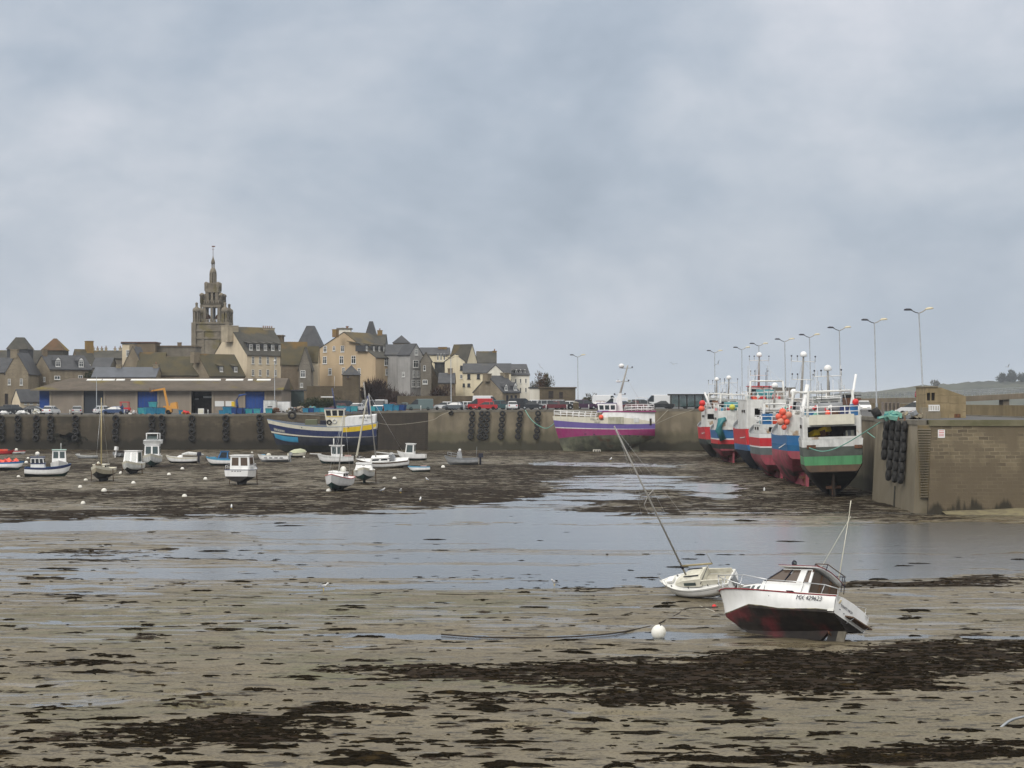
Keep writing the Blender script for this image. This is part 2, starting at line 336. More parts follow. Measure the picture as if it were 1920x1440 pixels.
ss = N.new('ShaderNodeSeparateColor'); L.new(av.outputs[0], ss.inputs[0])
def gn(scale, det=6, rough=.6, ms=(1, 1, 1)):
    mp = N.new('ShaderNodeMapping'); mp.inputs['Scale'].default_value = ms; L.new(geo.outputs['Position'], mp.inputs[0])
    n = N.new('ShaderNodeTexNoise'); n.inputs['Scale'].default_value = scale; n.inputs['Detail'].default_value = det; n.inputs['Roughness'].default_value = rough
    L.new(mp.outputs[0], n.inputs['Vector']); return n.outputs['Fac']
def gr_(src, a, bb):
    r = N.new('ShaderNodeMapRange'); r.interpolation_type = 'SMOOTHSTEP'; r.inputs[1].default_value = a; r.inputs[2].default_value = bb; L.new(src, r.inputs[0]); return r.outputs[0]
def gmix(f, A, B):
    x = N.new('ShaderNodeMix'); x.data_type = 'RGBA'
    if isinstance(f, (int, float)): x.inputs[0].default_value = f
    else: L.new(f, x.inputs[0])
    for s_, i in ((A, 6), (B, 7)):
        if isinstance(s_, tuple): x.inputs[i].default_value = (*s_, 1)
        else: L.new(s_, x.inputs[i])
    return x.outputs[2]
nA = gn(.30, 6, .6, (.6, 1, 1)); nB = gn(2.2, 7, .65, (.5, 1, 1)); nC = gn(9, 5, .6); nD = gn(.9, 7, .7, (.42, 1, 1))
nS = gn(2.6, 6, .68, (.36, 1, 1)); nT = gn(16, 4, .6, (.6, 1, 1)); nW = gn(1.1, 6, .65, (.14, 1, 1))
sand = gmix(gr_(nA, .42, .58), (.100, .080, .045), (.138, .114, .070))
sand = gmix(gr_(nB, .49, .60), sand, (.072, .058, .033))
sand = gmix(gr_(nT, .50, .60), sand, (.155, .132, .085))
gadd = wmath('MULTIPLY', ss.outputs[2], gr_(nD, .42, .56)); sand = gmix(wmath('MULTIPLY', gadd, .75), sand, (.070, .078, .028))
sand = gmix(gr_(nC, .55, .61), sand, (.055, .043, .025))
wetf = gr_(wmath('ADD', ss.outputs[1], wmath('ADD', wmath('MULTIPLY', wmath('SUBTRACT', nW, .5), 2.8), wmath('MULTIPLY', wmath('SUBTRACT', nB, .5), .6))), .43, .68)
sand = gmix(wmath('MULTIPLY', wetf, .35), sand, (.10, .08, .055))
fl = gr_(nS, .575, .615); sand = gmix(fl, sand, (.022, .017, .010))
th = wmath('ADD', wmath('MULTIPLY', ss.outputs[0], .86), wmath('ADD', wmath('MULTIPLY', wmath('SUBTRACT', nD, .5), 2.8), wmath('MULTIPLY', wmath('SUBTRACT', nB, .5), 1.6)))
wm = gr_(th, .50, .62)
wcol = gmix(gr_(nB, .44, .57), (.006, .0045, .003), (.020, .013, .008)); wcol = gmix(gr_(nT, .54, .62), wcol, (.045, .031, .015))
colr = gmix(wm, sand, wcol); L.new(colr, b.inputs['Base Color'])
ro = N.new('ShaderNodeMix'); ro.data_type = 'FLOAT'; L.new(wetf, ro.inputs[0]); ro.inputs[2].default_value = .62; ro.inputs[3].default_value = .16
ro2 = N.new('ShaderNodeMix'); ro2.data_type = 'FLOAT'; L.new(wm, ro2.inputs[0]); L.new(ro.outputs[0], ro2.inputs[2]); ro2.inputs[3].default_value = .85
L.new(ro2.outputs[0], b.inputs['Roughness']); L.new(wmath('MULTIPLY_ADD', wm, -.28, .32), b.inputs['Specular IOR Level'])
bp = N.new('ShaderNodeBump'); bp.inputs['Strength'].default_value = .6; L.new(wmath('MULTIPLY_ADD', wetf, -.5, .65), bp.inputs['Strength']); bp.inputs['Distance'].default_value = .05
hh = wmath('ADD', wmath('MULTIPLY', nB, 1.0), wmath('ADD', wmath('MULTIPLY', nC, .35), wmath('MULTIPLY', wm, .7))); L.new(hh, bp.inputs['Height']); L.new(bp.outputs[0], b.inputs['Normal'])
me.materials.append(gm); struct('ground', me)
# ---- shallow water left by the tide: a flat sheet at the level z = 0 that shows wherever the floor dips below it
wmt = bpy.data.materials.new('shallow_water'); wmt.use_nodes = True; nt = wmt.node_tree; N = nt.nodes; L = nt.links; b = N['Principled BSDF']; outn = N['Material Output']
N.remove(b); geo = N.new('ShaderNodeNewGeometry')
gl = N.new('ShaderNodeBsdfGlossy'); gl.inputs['Roughness'].default_value = .2; gl.inputs['Color'].default_value = (.93, .95, .97, 1); tr = N.new('ShaderNodeBsdfTransparent'); tr.inputs['Color'].default_value = (.82, .8, .74, 1)
fr = N.new('ShaderNodeFresnel'); fr.inputs['IOR'].default_value = 2.6; mxs = N.new('ShaderNodeMixShader')
bw = N.new('ShaderNodeBump'); bw.inputs['Strength'].default_value = .25; bw.inputs['Distance'].default_value = .02; L.new(gn(2.2, 5, .65, (.45, 1, 1)), bw.inputs['Height']); L.new(wmath('MULTIPLY', gr_(gn(.35, 4, .6, (.12, 1, 1)), .40, .60), .75), bw.inputs['Strength']); L.new(bw.outputs[0], gl.inputs['Normal'])
L.new(fr.outputs[0], mxs.inputs[0]); L.new(tr.outputs[0], mxs.inputs[1]); L.new(gl.outputs[0], mxs.inputs[2]); L.new(mxs.outputs[0], outn.inputs['Surface'])
struct('water', MB().poly([(-70, 30, 0), (70, 30, 0), (70, 330, 0), (-110, 330, 0)], wmt).mesh('water'))
# ---- seaweed clumps lying on the floor (nobody could count them)
SW = mat('wet_seaweed', (.006, .005, .003), (.015, .011, .006), sc=9, rough=.95, spec=.02, bump=.6, bsc=30, c3=(.035, .024, .010), sc3=1.2, th3=.58)
sb = MB()
rv = rng.random
def clump(x, y, z, r, el, h):
    n = 10 if r < .16 else 17
    ph = rv() * 6.28; V = []; Fc = []
    off = rv(n) ** 1.6 * 1.5 + .3
    for ring, (q, zz) in enumerate(((1.0, -.02), (.72, .75), (.3, 1.0))):
        for k in range(n):
            a = 6.283 * k / n + ph * .1; rr = r * q * (off[k] if ring < 2 else .6 + .4 * off[k]) 
            V.append((x + math.cos(a) * rr * el, y + math.sin(a) * rr, z + h * zz * (.7 + .6 * rv())))
    for ring in range(2):
        for k in range(n):
            a_ = ring * n + k; b_ = ring * n + (k + 1) % n; Fc.append((a_, b_, b_ + n, a_ + n))
    Fc.append(tuple(range(2 * n, 3 * n)))
    sb.add(V, Fc, SW)
NC = 110000
cpy = 848 + (1520 - 848) * rv(NC) ** .8; cpx = -120 + 2160 * rv(NC)
cD = EYE * F / (cpy - HOR); cX = (cpx - 960) / F * cD
m1, m2, _ = masks(cX, cD)
clus = fbm(cX * .5, cD, 1.6, 3, 77)
prob = np.clip((m1 - .32) * 1.3, 0, 1) * .42 + .013 + .14 * np.clip(clus - .6, 0, 1) 
keep = (rv(NC) < prob) & (m2 < .82 + .2 * (rv(NC) < .06))
hz_ = ground_h(cX, cD, m1, m2)
nk = 0
for i in np.nonzero(keep)[0]:
    D_ = cD[i]; big = m1[i] > .5
    r = (.03 + .14 * rv() ** 1.6) * (.85 if m1[i] > .30 else 1.0 + 1.2 * (rv() < .35)) * (1 + .5 * min(1, max(0, (D_ - 110) / 120)))
    if D_ > 150 and rv() < .35: continue
    clump(cX[i], D_, max(hz_[i], -.02), r, 1.1 + 1.5 * rv() ** 1.5, .015 + r * (.05 + .14 * rv())); nk += 1
o = sb.build('seaweed'); o['kind'] = 'stuff'; o['label'] = 'dark wet seaweed clumps strewn over the tidal sand'
print('clumps', nk, 'ground', len(vv))
# ---- sea beyond the harbour
SEA = mat('sea_water', (.05, .12, .13), (.035, .09, .11), sc=.02, rough=.22, spec=.5, bump=.3, bsc=.3, sq=(.3, 1, 1))
sm = MB().poly([(-30000, 700, -1.2), (52, 700, -1.2), (52, 60, -1.2), (30000, 60, -1.2), (30000, 30000, -1.2), (-30000, 30000, -1.2)], SEA)
struct('sea', sm.mesh('sea'))
# ================================================================= quays, pier, bridge, island
STONEQ = mat('quay_stone', (.14, .115, .078), (.09, .073, .05), sc=.5, rough=.85, brick=(.9, .38, (.105, .09, .065), (.066, .053, .036)), bump=.5, bsc=5, c3=(.05, .042, .03), sc3=.13, th3=.5, streak=.5, ssc=.8, tide=[(3.6, 1.2, (.05, .04, .027), 2.0, .7), (1.6, 1.4, (.022, .019, .013), .8, .85, .6, .15)])
CONCQ = mat('quay_concrete', (.20, .168, .117), (.15, .126, .087), sc=.35, rough=.85, bump=.3, bsc=4, c3=(.095, .085, .05), sc3=.16, th3=.52, streak=.5, ssc=.7, tide=[(2.6, 1.3, (.075, .068, .04), 1.6, .7), (1.2, 1.0, (.03, .028, .018), .7, .8, .8, .15)])
DARKQ = mat('quay_dark_stone', (.055, .044, .032), (.038, .031, .025), sc=.5, rough=.9, brick=(.8, .34, (.06, .05, .04), (.045, .037, .028)), bump=.5, bsc=5, c3=(.075, .06, .045), sc3=.2, th3=.58, streak=.3)
CONCL = mat('pale_concrete', (.26, .225, .165), (.205, .175, .125), sc=.6, rough=.85, bump=.25, bsc=6, streak=.35, ssc=1.2, c3=(.18, .155, .10), sc3=.5, th3=.56, tide=(3.8, 1.5, (.11, .092, .06), 3.0, .7))
PIERST = mat('pier_end_stone', (.20, .16, .10), (.125, .10, .065), sc=.55, rough=.88, brick=(.8, .29, (.24, .205, .14), (.085, .068, .045)), bump=.6, bsc=6, c3=(.15, .12, .05), sc3=.35, th3=.6, streak=.35, ssc=.8, tide=[(3.3, 1.6, (.10, .078, .05), 2.0, .75), (.35, 2.4, (.018, .016, .011), .6, .85, 1.1, .10)])
CAPM = mat('quay_coping', (.17, .155, .125), (.12, .108, .085), sc=.5, rough=.85, bump=.3)
ASPH = mat('quay_asphalt', (.085, .085, .085), (.06, .06, .062), sc=.3, rough=.8, bump=.2, bsc=20)
WEEDM = mat('weed_on_wall', (.012, .013, .009), (.03, .026, .014), sc=4, rough=.9, bump=.6, bsc=12)
DQ = 337.0
# deck: one sheet of pavement, left quay dips, pier runs towards the camera on the right
xs = [-260, -90, -52, -40, -28, -15, 0, 15, 25, 34.35]
dk = MB()
for a, b_ in zip(xs[:-1], xs[1:]):
    dk.poly([(a, DQ + .5, deck_z(a)), (b_, DQ + .5, deck_z(b_)), (b_, 470, deck_z(b_)), (a, 470, deck_z(a))], ASPH)
dk.poly([(34.35, 168.4, 7.3), (60, 168.4, 7.3), (60, 470, 7.3), (34.35, 470, 7.3)], ASPH)
dk.poly([(32.3, 151.4, 7.3), (60, 151.4, 7.3), (60, 168.4, 7.3), (32.3, 168.4, 7.3)], ASPH)
struct('pavement', dk.mesh('pavement'))
land = MB(); GRASSL = mat('town_ground', (.07, .065, .05), (.05, .055, .03), sc=.1, rough=.95)
land.poly([(-260, 470, 6.9), (60, 470, 6.9), (60, 900, 9), (-400, 900, 9)], GRASSL)
struct('land', land.mesh('land'))
def quaywall(name, label, x0, x1, mt, y=DQ, batter=0., step=None, cap=True, z_bot=-.5):
    b = MB(); n = max(2, int((x1 - x0) / 4)); P = [x0 + (x1 - x0) * i / n for i in range(n + 1)]
    for a, c in zip(P[:-1], P[1:]):
        za, zc = deck_z(a) - .35, deck_z(c) - .35
        b.hexa([(a, y - batter, z_bot), (c, y - batter, z_bot), (c, y + 3, z_bot), (a, y + 3, z_bot), (a, y, za), (c, y, zc), (c, y + 3, zc), (a, y + 3, za)], mt)
    o = tag(b.build(name), label, 'quay wall')
    if cap:
        k = MB()
        for a, c in zip(P[:-1], P[1:]):
            za, zc = deck_z(a), deck_z(c)
            k.hexa([(a, y - .06, za - .35), (c, y - .06, zc - .35), (c, y + .7, zc - .35), (a, y + .7, za - .35), (a, y - .06, za + .03), (c, y - .06, zc + .03), (c, y + .7, zc + .03), (a, y + .7, za + .03)], CAPM)
        k.build('coping', o)
    return o
xq = lambda px: wx(px, DQ)
quaywall('quay_wall', 'long stained brown stone quay wall below the warehouse', -100, xq(700), STONEQ)
quaywall('quay_wall', 'dark coursed stone stretch of quay wall beside the sloped concrete', xq(700) + .004, xq(803), DARKQ)
quaywall('quay_wall', 'pale sloping concrete quay wall hung with tyres, behind the purple boat', xq(803) + .004, 34.3, CONCQ, y=DQ - .2, batter=1.3)
# pier
PX, PD = 31.9, 151.0
b = MB()
b.hexa([(PX - .35, PD, -.6), (PX + .75, PD, -.6), (PX + 2.4, 168.4, -.6), (PX - .35, 168.4, -.6), (PX, PD, 6.95), (PX + .9, PD, 6.95), (PX + 2.4, 168.4, 6.95), (PX, 168.4, 6.95)], CONCL)
pier = tag(b.build('pier_wall'), 'pale concrete side of the pier hung with long black tyre columns', 'pier wall')
MB().hexa([(PX - .08, PD - .02, 6.95), (PX + .7, PD - .02, 6.95), (PX + .7, 168.4, 6.95), (PX - .08, 168.4, 6.95), (PX - .08, PD - .02, 7.32), (PX + .7, PD - .02, 7.32), (PX + .7, 168.4, 7.32), (PX - .08, 168.4, 7.32)], CAPM).build('coping', pier)
rr = MB(); rr.hexa([(PX - .38, 158.3, -.3), (PX - .28, 158.3, -.3), (PX - .28, 158.9, -.3), (PX - .38, 158.9, -.3), (PX - .28, 158.5, 1.8), (PX - .24, 158.5, 1.8), (PX - .24, 158.8, 1.8), (PX - .28, 158.8, 1.8)], WEEDM); rr.build('weed_patch', pier)
pl = tag(MB().box(34.3, 36.5, 168.41, 336, -.5, 6.95, CONCQ).build('pier_wall'), 'long inner pier wall running behind the row of trawlers', 'pier wall')
MB().box(34.2, 35, 168.41, 336, 6.95, 7.32, CAPM).build('coping', pl)
# pier end wall facing the beach, with the recessed ladder at its corner
e = MB(); e.hexa([(PX + 3.05, PD - .5, -.6), (62, PD - .5, -.6), (62, PD + 1, -.6), (PX + 3.05, PD + 1, -.6), (PX + 1.05, PD, 6.85), (62, PD, 6.85), (62, PD + 1, 6.85), (PX + 1.05, PD + 1, 6.85)], PIERST)
V0 = e.v[0]; e.v[0] = (PX + .72, PD - .5, -.6); e.v[3] = (PX + .72, PD + 1, -.6)
pe = tag(e.build('pier_end_wall'), 'coursed stone end wall of the pier facing the beach', 'pier wall')
MB().box(PX + .9, 62, PD - .12, PD + .9, 6.85, 7.33, mat('mossy_coping', (.15, .135, .085), (.10, .095, .05), sc=.7, rough=.9, bump=.4)).build('coping', pe)
ld = thing('steps_ladder', 'recessed ladder of pale rungs at the pier corner', 'ladder', (PX, PD, 0))
lb = MB(); lb.hexa([(.16, -.14, 1.2), (.78, -.30, 1.2), (.78, -.02, 1.2), (.16, -.02, 1.2), (-.02, -.03, 6.9), (1.06, -.03, 6.9), (1.06, -.004, 6.9), (-.02, -.004, 6.9)], mat('ladder_recess', (.12, .10, .065), (.16, .12, .06), sc=1.2, rough=.9, streak=.3))
lb.build('back_panel', ld)
lb = MB()
for i in range(27):
    t = i / 26; z = 1.3 + t * 5.3; xl = .2 - .2 * t; xr = .72 + .30 * t; lb.cbox(((xl + xr) / 2, -.27 + .20 * t, z), (xr - xl, .2, .07), CONCL)
lb.build('rung', ld)
sg = thing('wall_sign', 'small white sign with red lines near the top of the pier end wall', 'sign', (PX + 1.85, PD - .06, 6.25))
MB().box(-.27, .27, -.05, 0, -.32, .32, WHITE).build('panel', sg)
q = MB()
for i in range(4): q.box(-.2, .2, -.056, -.05, .2 - i * .13, .25 - i * .13, RED)
q.build('lettering', sg)
# sand ramp and rubble at the wall foot
SANDB = mat('sand_bank', (.20, .175, .10), (.14, .12, .075), sc=1.5, rough=.95, bump=.5, bsc=6)
sbk = MB(); pr = []
for i in range(30):
    x = PX + 1.8 + i * 1.0; h = .05 + .26 * min(1, i / 6) + .05 * random.random(); pr.append([(x, PD - .3, h + .12), (x, PD - 1.4, h), (x, PD - 3.2 - random.random(), -.15)])
for a, c in zip(pr[:-1], pr[1:]):
    for k in range(2): sbk.add([a[k], a[k + 1], c[k + 1], c[k]], [(0, 1, 2, 3)], SANDB, True)
o = sbk.build('sand_bank'); o['kind'] = 'structure'
# tyre fenders: one column = one thing, each tyre a part
def tyre_col(x, y, ztop, n, Rr, r, label, group, ax='y', lean=0.0, tilt=0.0):
    t = thing('tyre_fender', label, 'tyre fender', (x, y, ztop), (tilt, 0, 0), group)
    for i in range(n):
        MB().torus((lean * i + random.uniform(-.06, .06), 0, -Rr - i * (2 * (Rr + r) * .93)), Rr, r, RUBBER, ax).build('tyre', t)
    MB().tube([(0, .1, .25), (lean * n * .5, .1, -n * (Rr + r))], .03, RUST, 4).build('chain', t)
    return t
g = 'tyre columns on the far quay wall'
wall_l = ['first', 'second', 'third', 'fourth', 'fifth', 'sixth', 'seventh', 'eighth', 'ninth', 'tenth', 'eleventh']
for i, px in enumerate([3, 34, 69, 96, 143, 218, 285, 304, 361, 424, 487]):
    tyre_col(xq(px), DQ - .42, deck_z(xq(px)) - .25, 4, .42, .2, f'{wall_l[i]} black tyre column from the left edge on the brown stone quay', g, lean=random.uniform(-.05, .05))
for i, (px, nm) in enumerate([(886, 'leftmost of six'), (904, 'second of six'), (914.5, 'third of six'), (943, 'fourth of six'), (975, 'fifth of six'), (1009, 'sixth of six')]):
    tyre_col(xq(px), DQ - .85, deck_z(xq(px)) - .25, 5, .36, .19, f'sloping black tyre column, {nm} on the pale concrete quay', g, lean=-.09, tilt=-.16)
tyre_col(xq(697), DQ - .42, deck_z(xq(697)) - .2, 4, .42, .2, 'black tyre column behind the stern of the blue trawler', g)
tyre_col(xq(846), DQ - .45, deck_z(xq(846)) - .15, 1, .3, .14, 'single small tyre hung under a lamp post on the quay top', g)
wk = thing('weed_growth', 'dark hanging weed beside the tyres on the left quay wall', 'seaweed', (xq(131), DQ - .15, 2.6))
q = MB()
for k in range(60):
    x = random.gauss(0, 1.1); z = random.gauss(-.2, .45); q.cbox((x, 0, z), (.5 + random.random() * .5, .25, .2 + .3 * random.random()), WEEDM, (0, random.uniform(-1, 1), 0))
q.build('fronds', wk)
# near pier columns are stacks of big tyres seen edge on
for i, (dd, n, zt) in enumerate([(162.4, 4, 7.25), (159.8, 6, 7.25), (157.4, 6, 7.2), (154.9, 6, 7.2)]):
    t = thing('tyre_fender', f"{['farthest short', 'second', 'third', 'nearest'][i]} tall black tyre column on the pale pier side", 'tyre fender', (PX - .22, dd, zt), (0, R(4.0), 0), 'tyre columns on the pier')
    for k in range(n): MB().torus((random.uniform(-.03, .03), random.uniform(-.06, .06), -.48 - k * .82), .36, .17, RUBBER, 'x').build('tyre', t)
    MB().tube([(0, 0, .3), (0, 0, -n * .8)], .05, RUST, 4).build('chain', t)
dk2 = thing('pier_buttress', 'dark timber fender post beside the green trawler stern', 'fender post', (34.2, 169.5, 0))
MB().box(-.9, .1, -.5, .6, 0, 7.2, mat('dark_timber', (.03, .025, .02), (.05, .04, .03), sc=2, rough=.9, streak=.4)).build('post', dk2)
# parapet along the outer pier edge
PARA = mat('parapet_concrete', (.20, .155, .085), (.155, .12, .065), sc=.5, rough=.9, bump=.3, streak=.25)
pa = MB(); pts = [(47.5, 152), (46.2, 180), (46.0, 196), (56, 285), (59, 400)]
for (x0, y0), (x1, y1) in zip(pts[:-1], pts[1:]):
    pa.hexa([(x0, y0, 7.25), (x0 + .35, y0, 7.25), (x1 + .35, y1, 7.25), (x1, y1, 7.25), (x0, y0, 8.42), (x0 + .35, y0, 8.42), (x1 + .35, y1, 8.42), (x1, y1, 8.42)], PARA)
pw = tag(pa.build('parapet_wall'), 'long ochre concrete parapet along the outer edge of the pier', 'wall')
pk = MB()
for (x0, y0), (x1, y1) in zip(pts[:-1], pts[1:]):
    pk.hexa([(x0 - .5, y0, 7.28), (x0, y0, 7.28), (x1, y1, 7.28), (x1 - .5, y1, 7.28), (x0 - .5, y0, 7.42), (x0, y0, 7.42), (x1, y1, 7.42), (x1 - .5, y1, 7.42)], CAPM)
pk.build('kerb', pw)
# concrete hut
hd = 172.0
H = thing('concrete_hut', 'small ochre concrete hut with sloping roof on the pier end', 'hut', (wx(1736, hd), hd, 7.3))
HC = mat('hut_concrete', (.30, .235, .135), (.225, .175, .10), sc=1.1, rough=.9, bump=.25, streak=.35, brick=(4.0, .75, (.20, .155, .09), (.25, .195, .115)))
s_ = hd / F
w1, w2 = 22 * s_, 75 * s_; zt = wz(726, hd) - 7.3; z2 = wz(743, hd) - 7.3
q = MB(); d2 = 4.2
q.prism([(0, 0), (w2, 0), (w2, z2), (w1 + .35, zt - .05), (w1, zt), (0, zt)], 'y', .25, d2, HC); 
q.box(0, .1, 0, .25, 0, zt, HC); q.box(.1, .82, 0, .25, 0, 1.55, HC); q.box(.1, .82, 0, .25, 2.25, zt, HC); q.box(.40, .50, 0, .25, 1.55, 2.25, HC); q.prism([(.82, 0), (w2, 0), (w2, z2), (w1 + .35, zt - .05), (w1, zt), (.82, zt)], 'y', 0, .25, HC)
q.build('wall', H)
for x in (.1, .5): MB().box(x + .01, x + .30, .24, .249, 1.56, 2.24, DARK).build('opening', H)
MB().prism([(-.1, zt), (w1 + .02, zt), (w1 + .02, zt + .1), (-.1, zt + .1)], 'y', -.12, d2 + .1, CONCL).build('roof', H)
MB().box(2.55, 3.1, -.03, -.004, .02, .35, RUST).build('vent', H)
bl = tag(MB().box(0, 1.55, 0, 1.2, 0, .95, CONCL).build('concrete_block', loc=(wx(1729, 166), 166, 7.3)), 'low grey concrete block beside the hut at the lamp foot', 'concrete block')
ba = thing('white_barrier', 'white slatted barrier standing in front of the ochre hut', 'barrier', (wx(1741, 164), 164, 7.95))
q = MB(); q.box(0, .95, 0, .06, .46, .54, WHITE); q.box(0, .95, 0, .06, 0, .07, WHITE)
for i in range(7): q.box(.02 + i * .145, .10 + i * .145, .01, .05, .07, .46, WHITE)
q.build('frame', ba); MB().box(-.1, 1.05, .1, .8, -.65, -.02, CONCL).build('base', ba)
# estacade footbridge
BD = 345
def bx(px): return wx(px, BD)
br = thing('footbridge', 'long concrete footbridge with pale railings rising towards the right', 'bridge', (0, BD, 0))
CB = mat('bridge_concrete', (.21, .17, .125), (.15, .125, .09), sc=.3, rough=.9, streak=.3)
Pb = [(1560, 752), (1680, 749), (1760, 748), (1830, 745), (1920, 740.5), (2300, 728)]
q = MB(); rl = MB()
for (a, ya), (c, yc) in zip(Pb[:-1], Pb[1:]):
    za, zc = wz(ya - 3, BD), wz(yc - 3, BD)
    q.hexa([(bx(a), 0, za - .95), (bx(c), 0, zc - .95), (bx(c), 4, zc - .95), (bx(a), 4, za - .95), (bx(a), 0, za), (bx(c), 0, zc), (bx(c), 4, zc), (bx(a), 4, za)], CB)
    for side in (0.05, 3.9):
        for hh_ in (.45, .75, 1.05): rl.tube([(bx(a), side, za + hh_), (bx(c), side, zc + hh_)], .04, GALV, 4)
        n = int((c - a) / 14)
        for i in range(n):
            t = (i + .5) / n; rl.box(bx(a) + (bx(c) - bx(a)) * t - .05, bx(a) + (bx(c) - bx(a)) * t + .05, side - .05, side + .05, za + (zc - za) * t, za + (zc - za) * t + 1.08, GALV)
q.build('deck', br); rl.build('railing', br)
for px in (1888, 1975, 2060, 2150): MB().box(bx(px) - .55, bx(px) + .55, .5, 3.5, -1.5, wz(744 - (px - 1888) * .03, BD) - .15, CB).build('pillar', br)
# island: hills far across the sea
ISL = mat('island_heath', (.05, .055, .035), (.075, .075, .045), sc=.01, rough=1, c3=(.03, .035, .024), sc3=.02, th3=.5)
iD = 2300.; prof = [(1490, 748), (1530, 744), (1560, 740), (1600, 735.5), (1660, 733), (1690, 729), (1730, 723), (1780, 720), (1830, 716), (1880, 714.5), (1940, 712), (2020, 714), (2150, 726), (2300, 748)]
q = MB(); rings = []
xp = np.linspace(1480, 2310, 90); yp = np.interp(xp, [p[0] for p in prof], [p[1] for p in prof])
for x, y in zip(xp, yp):
    X = wx(x, iD); z = wz(y, iD) + random.uniform(-1.2, 1.2); rings.append([(X, iD - 260, -2), (X, iD - 150, max(-2, z * .5)), (X, iD, z), (X, iD + 300, max(-2, z * .7)), (X, iD + 500, -2)])
q.loft(rings, ISL, cap=False, smooth=True, closed=False); o = q.build('hill'); o['kind'] = 'structure'
# far shore left of the shelter
q = MB(); rings = []
for i in range(40):
    x = 1085 + i * 12; X = wx(x, 2600); z = max(0, 4 + 5 * math.sin(i * .9) * math.exp(-i * .06) + random.uniform(0, 2) - i * .12); rings.append([(X, 2550, -2), (X, 2600, z), (X, 2700, -2)])
q.loft(rings, ISL, cap=False, smooth=True, closed=False); o = q.build('hill'); o['kind'] = 'structure'
# ================================================================= town
LEAF = {}
def stonem(name, c, c2, **k): return mat(name, c, c2, sc=.45, rough=.9, brick=(.55, .26, tuple(v * 1.2 for v in c), tuple(v * .72 for v in c)), bump=.4, bsc=5, streak=.25, ssc=1.2, **k)
CREAM = mat('cream_render', (.62, .53, .385), (.56, .475, .345), sc=.3, rough=.9, streak=.16, ssc=1)
OCHRE = mat('ochre_render', (.48, .37, .24), (.43, .33, .215), sc=.25, rough=.9, streak=.14, ssc=.8)
PALEY = mat('pale_yellow_render', (.68, .61, .45), (.62, .55, .40), sc=.3, rough=.9, streak=.14); WHITER = mat('white_render', (.72, .69, .61), (.66, .63, .55), sc=.3, rough=.9, streak=.14)
LILAC = mat('grey_render', (.33, .32, .31), (.28, .275, .265), sc=.4, rough=.9, streak=.2)
ST1 = stonem('house_stone', (.25, .21, .15), (.195, .16, .112)); ST2 = stonem('brown_stone', (.185, .145, .10), (.145, .113, .078)); ST3 = stonem('grey_stone', (.19, .17, .14), (.14, .125, .10)); ST4 = stonem('garden_wall_stone', (.12, .095, .062), (.09, .07, .045))
SLATE = mat('slate', (.058, .06, .066), (.042, .044, .05), sc=.6, rough=.6, streak=.2, bump=.3, bsc=4, c3=(.085, .08, .065), sc3=.3, th3=.6)
SLATEL = mat('lichen_slate', (.07, .066, .055), (.05, .048, .042), sc=.5, rough=.8, streak=.2, bump=.3, bsc=4, c3=(.11, .083, .035), sc3=.16, th3=.54)
MOSS = mat('mossy_slate', (.082, .068, .036), (.06, .054, .036), sc=.35, rough=.9, streak=.15, bump=.3, bsc=4, c3=(.135, .082, .026), sc3=.16, th3=.54); SLATEB = mat('blue_slate', (.085, .095, .115), (.07, .078, .092), sc=.4, rough=.5, streak=.15)
CHIMM = mat('chimney_render', (.40, .34, .25), (.30, .26, .19), sc=.8, rough=.9, streak=.25); CHIMB = mat('chimney_brick', (.19, .125, .065), (.23, .15, .05), sc=.7, rough=.9); POT = mat('terracotta', (.20, .10, .06), rough=.9)
FRAMEW = mat('white_window_frame', (.66, .66, .64), rough=.6); PANE = mat('window_pane', (.03, .036, .042), rough=.08, spec=.6)
WINC = {}
def winmesh(w, h, fr, cross=1):
    k = (round(w, 2), round(h, 2), fr.name, cross)
    if k in WINC: return WINC[k]
    t = min(.11, w * .13); b = MB()
    b.box(-w / 2, w / 2, -.07, .0, -h / 2, -h / 2 + t, fr); b.box(-w / 2, w / 2, -.07, .0, h / 2 - t, h / 2, fr)
    b.box(-w / 2, -w / 2 + t, -.07, .0, -h / 2 + t, h / 2 - t, fr); b.box(w / 2 - t, w / 2, -.07, .0, -h / 2 + t, h / 2 - t, fr)
    if cross and w > .5: b.box(-t * .4, t * .4, -.06, .0, -h / 2 + t, h / 2 - t, fr)
    if cross and h > 1.0: b.box(-w / 2 + t, w / 2 - t, -.055, .0, h * .12, h * .12 + t * .7, fr)
    b.box(-w / 2 - .08, w / 2 + .08, -.16, .0, -h / 2 - .1, -h / 2, fr)
    p = MB().box(-w / 2 + t, w / 2 - t, -.03, .0, -h / 2 + t, h / 2 - t, PANE)
    WINC[k] = (b.mesh('window'), p.mesh('pane')); return WINC[k]
def window(par, loc, w, h, rz=0, fr=FRAMEW, cross=1, name='window'):
    a, p = winmesh(w, h, fr, cross); o = link(name, a, par, loc, (0, 0, rz)); link('pane', p, o); return o
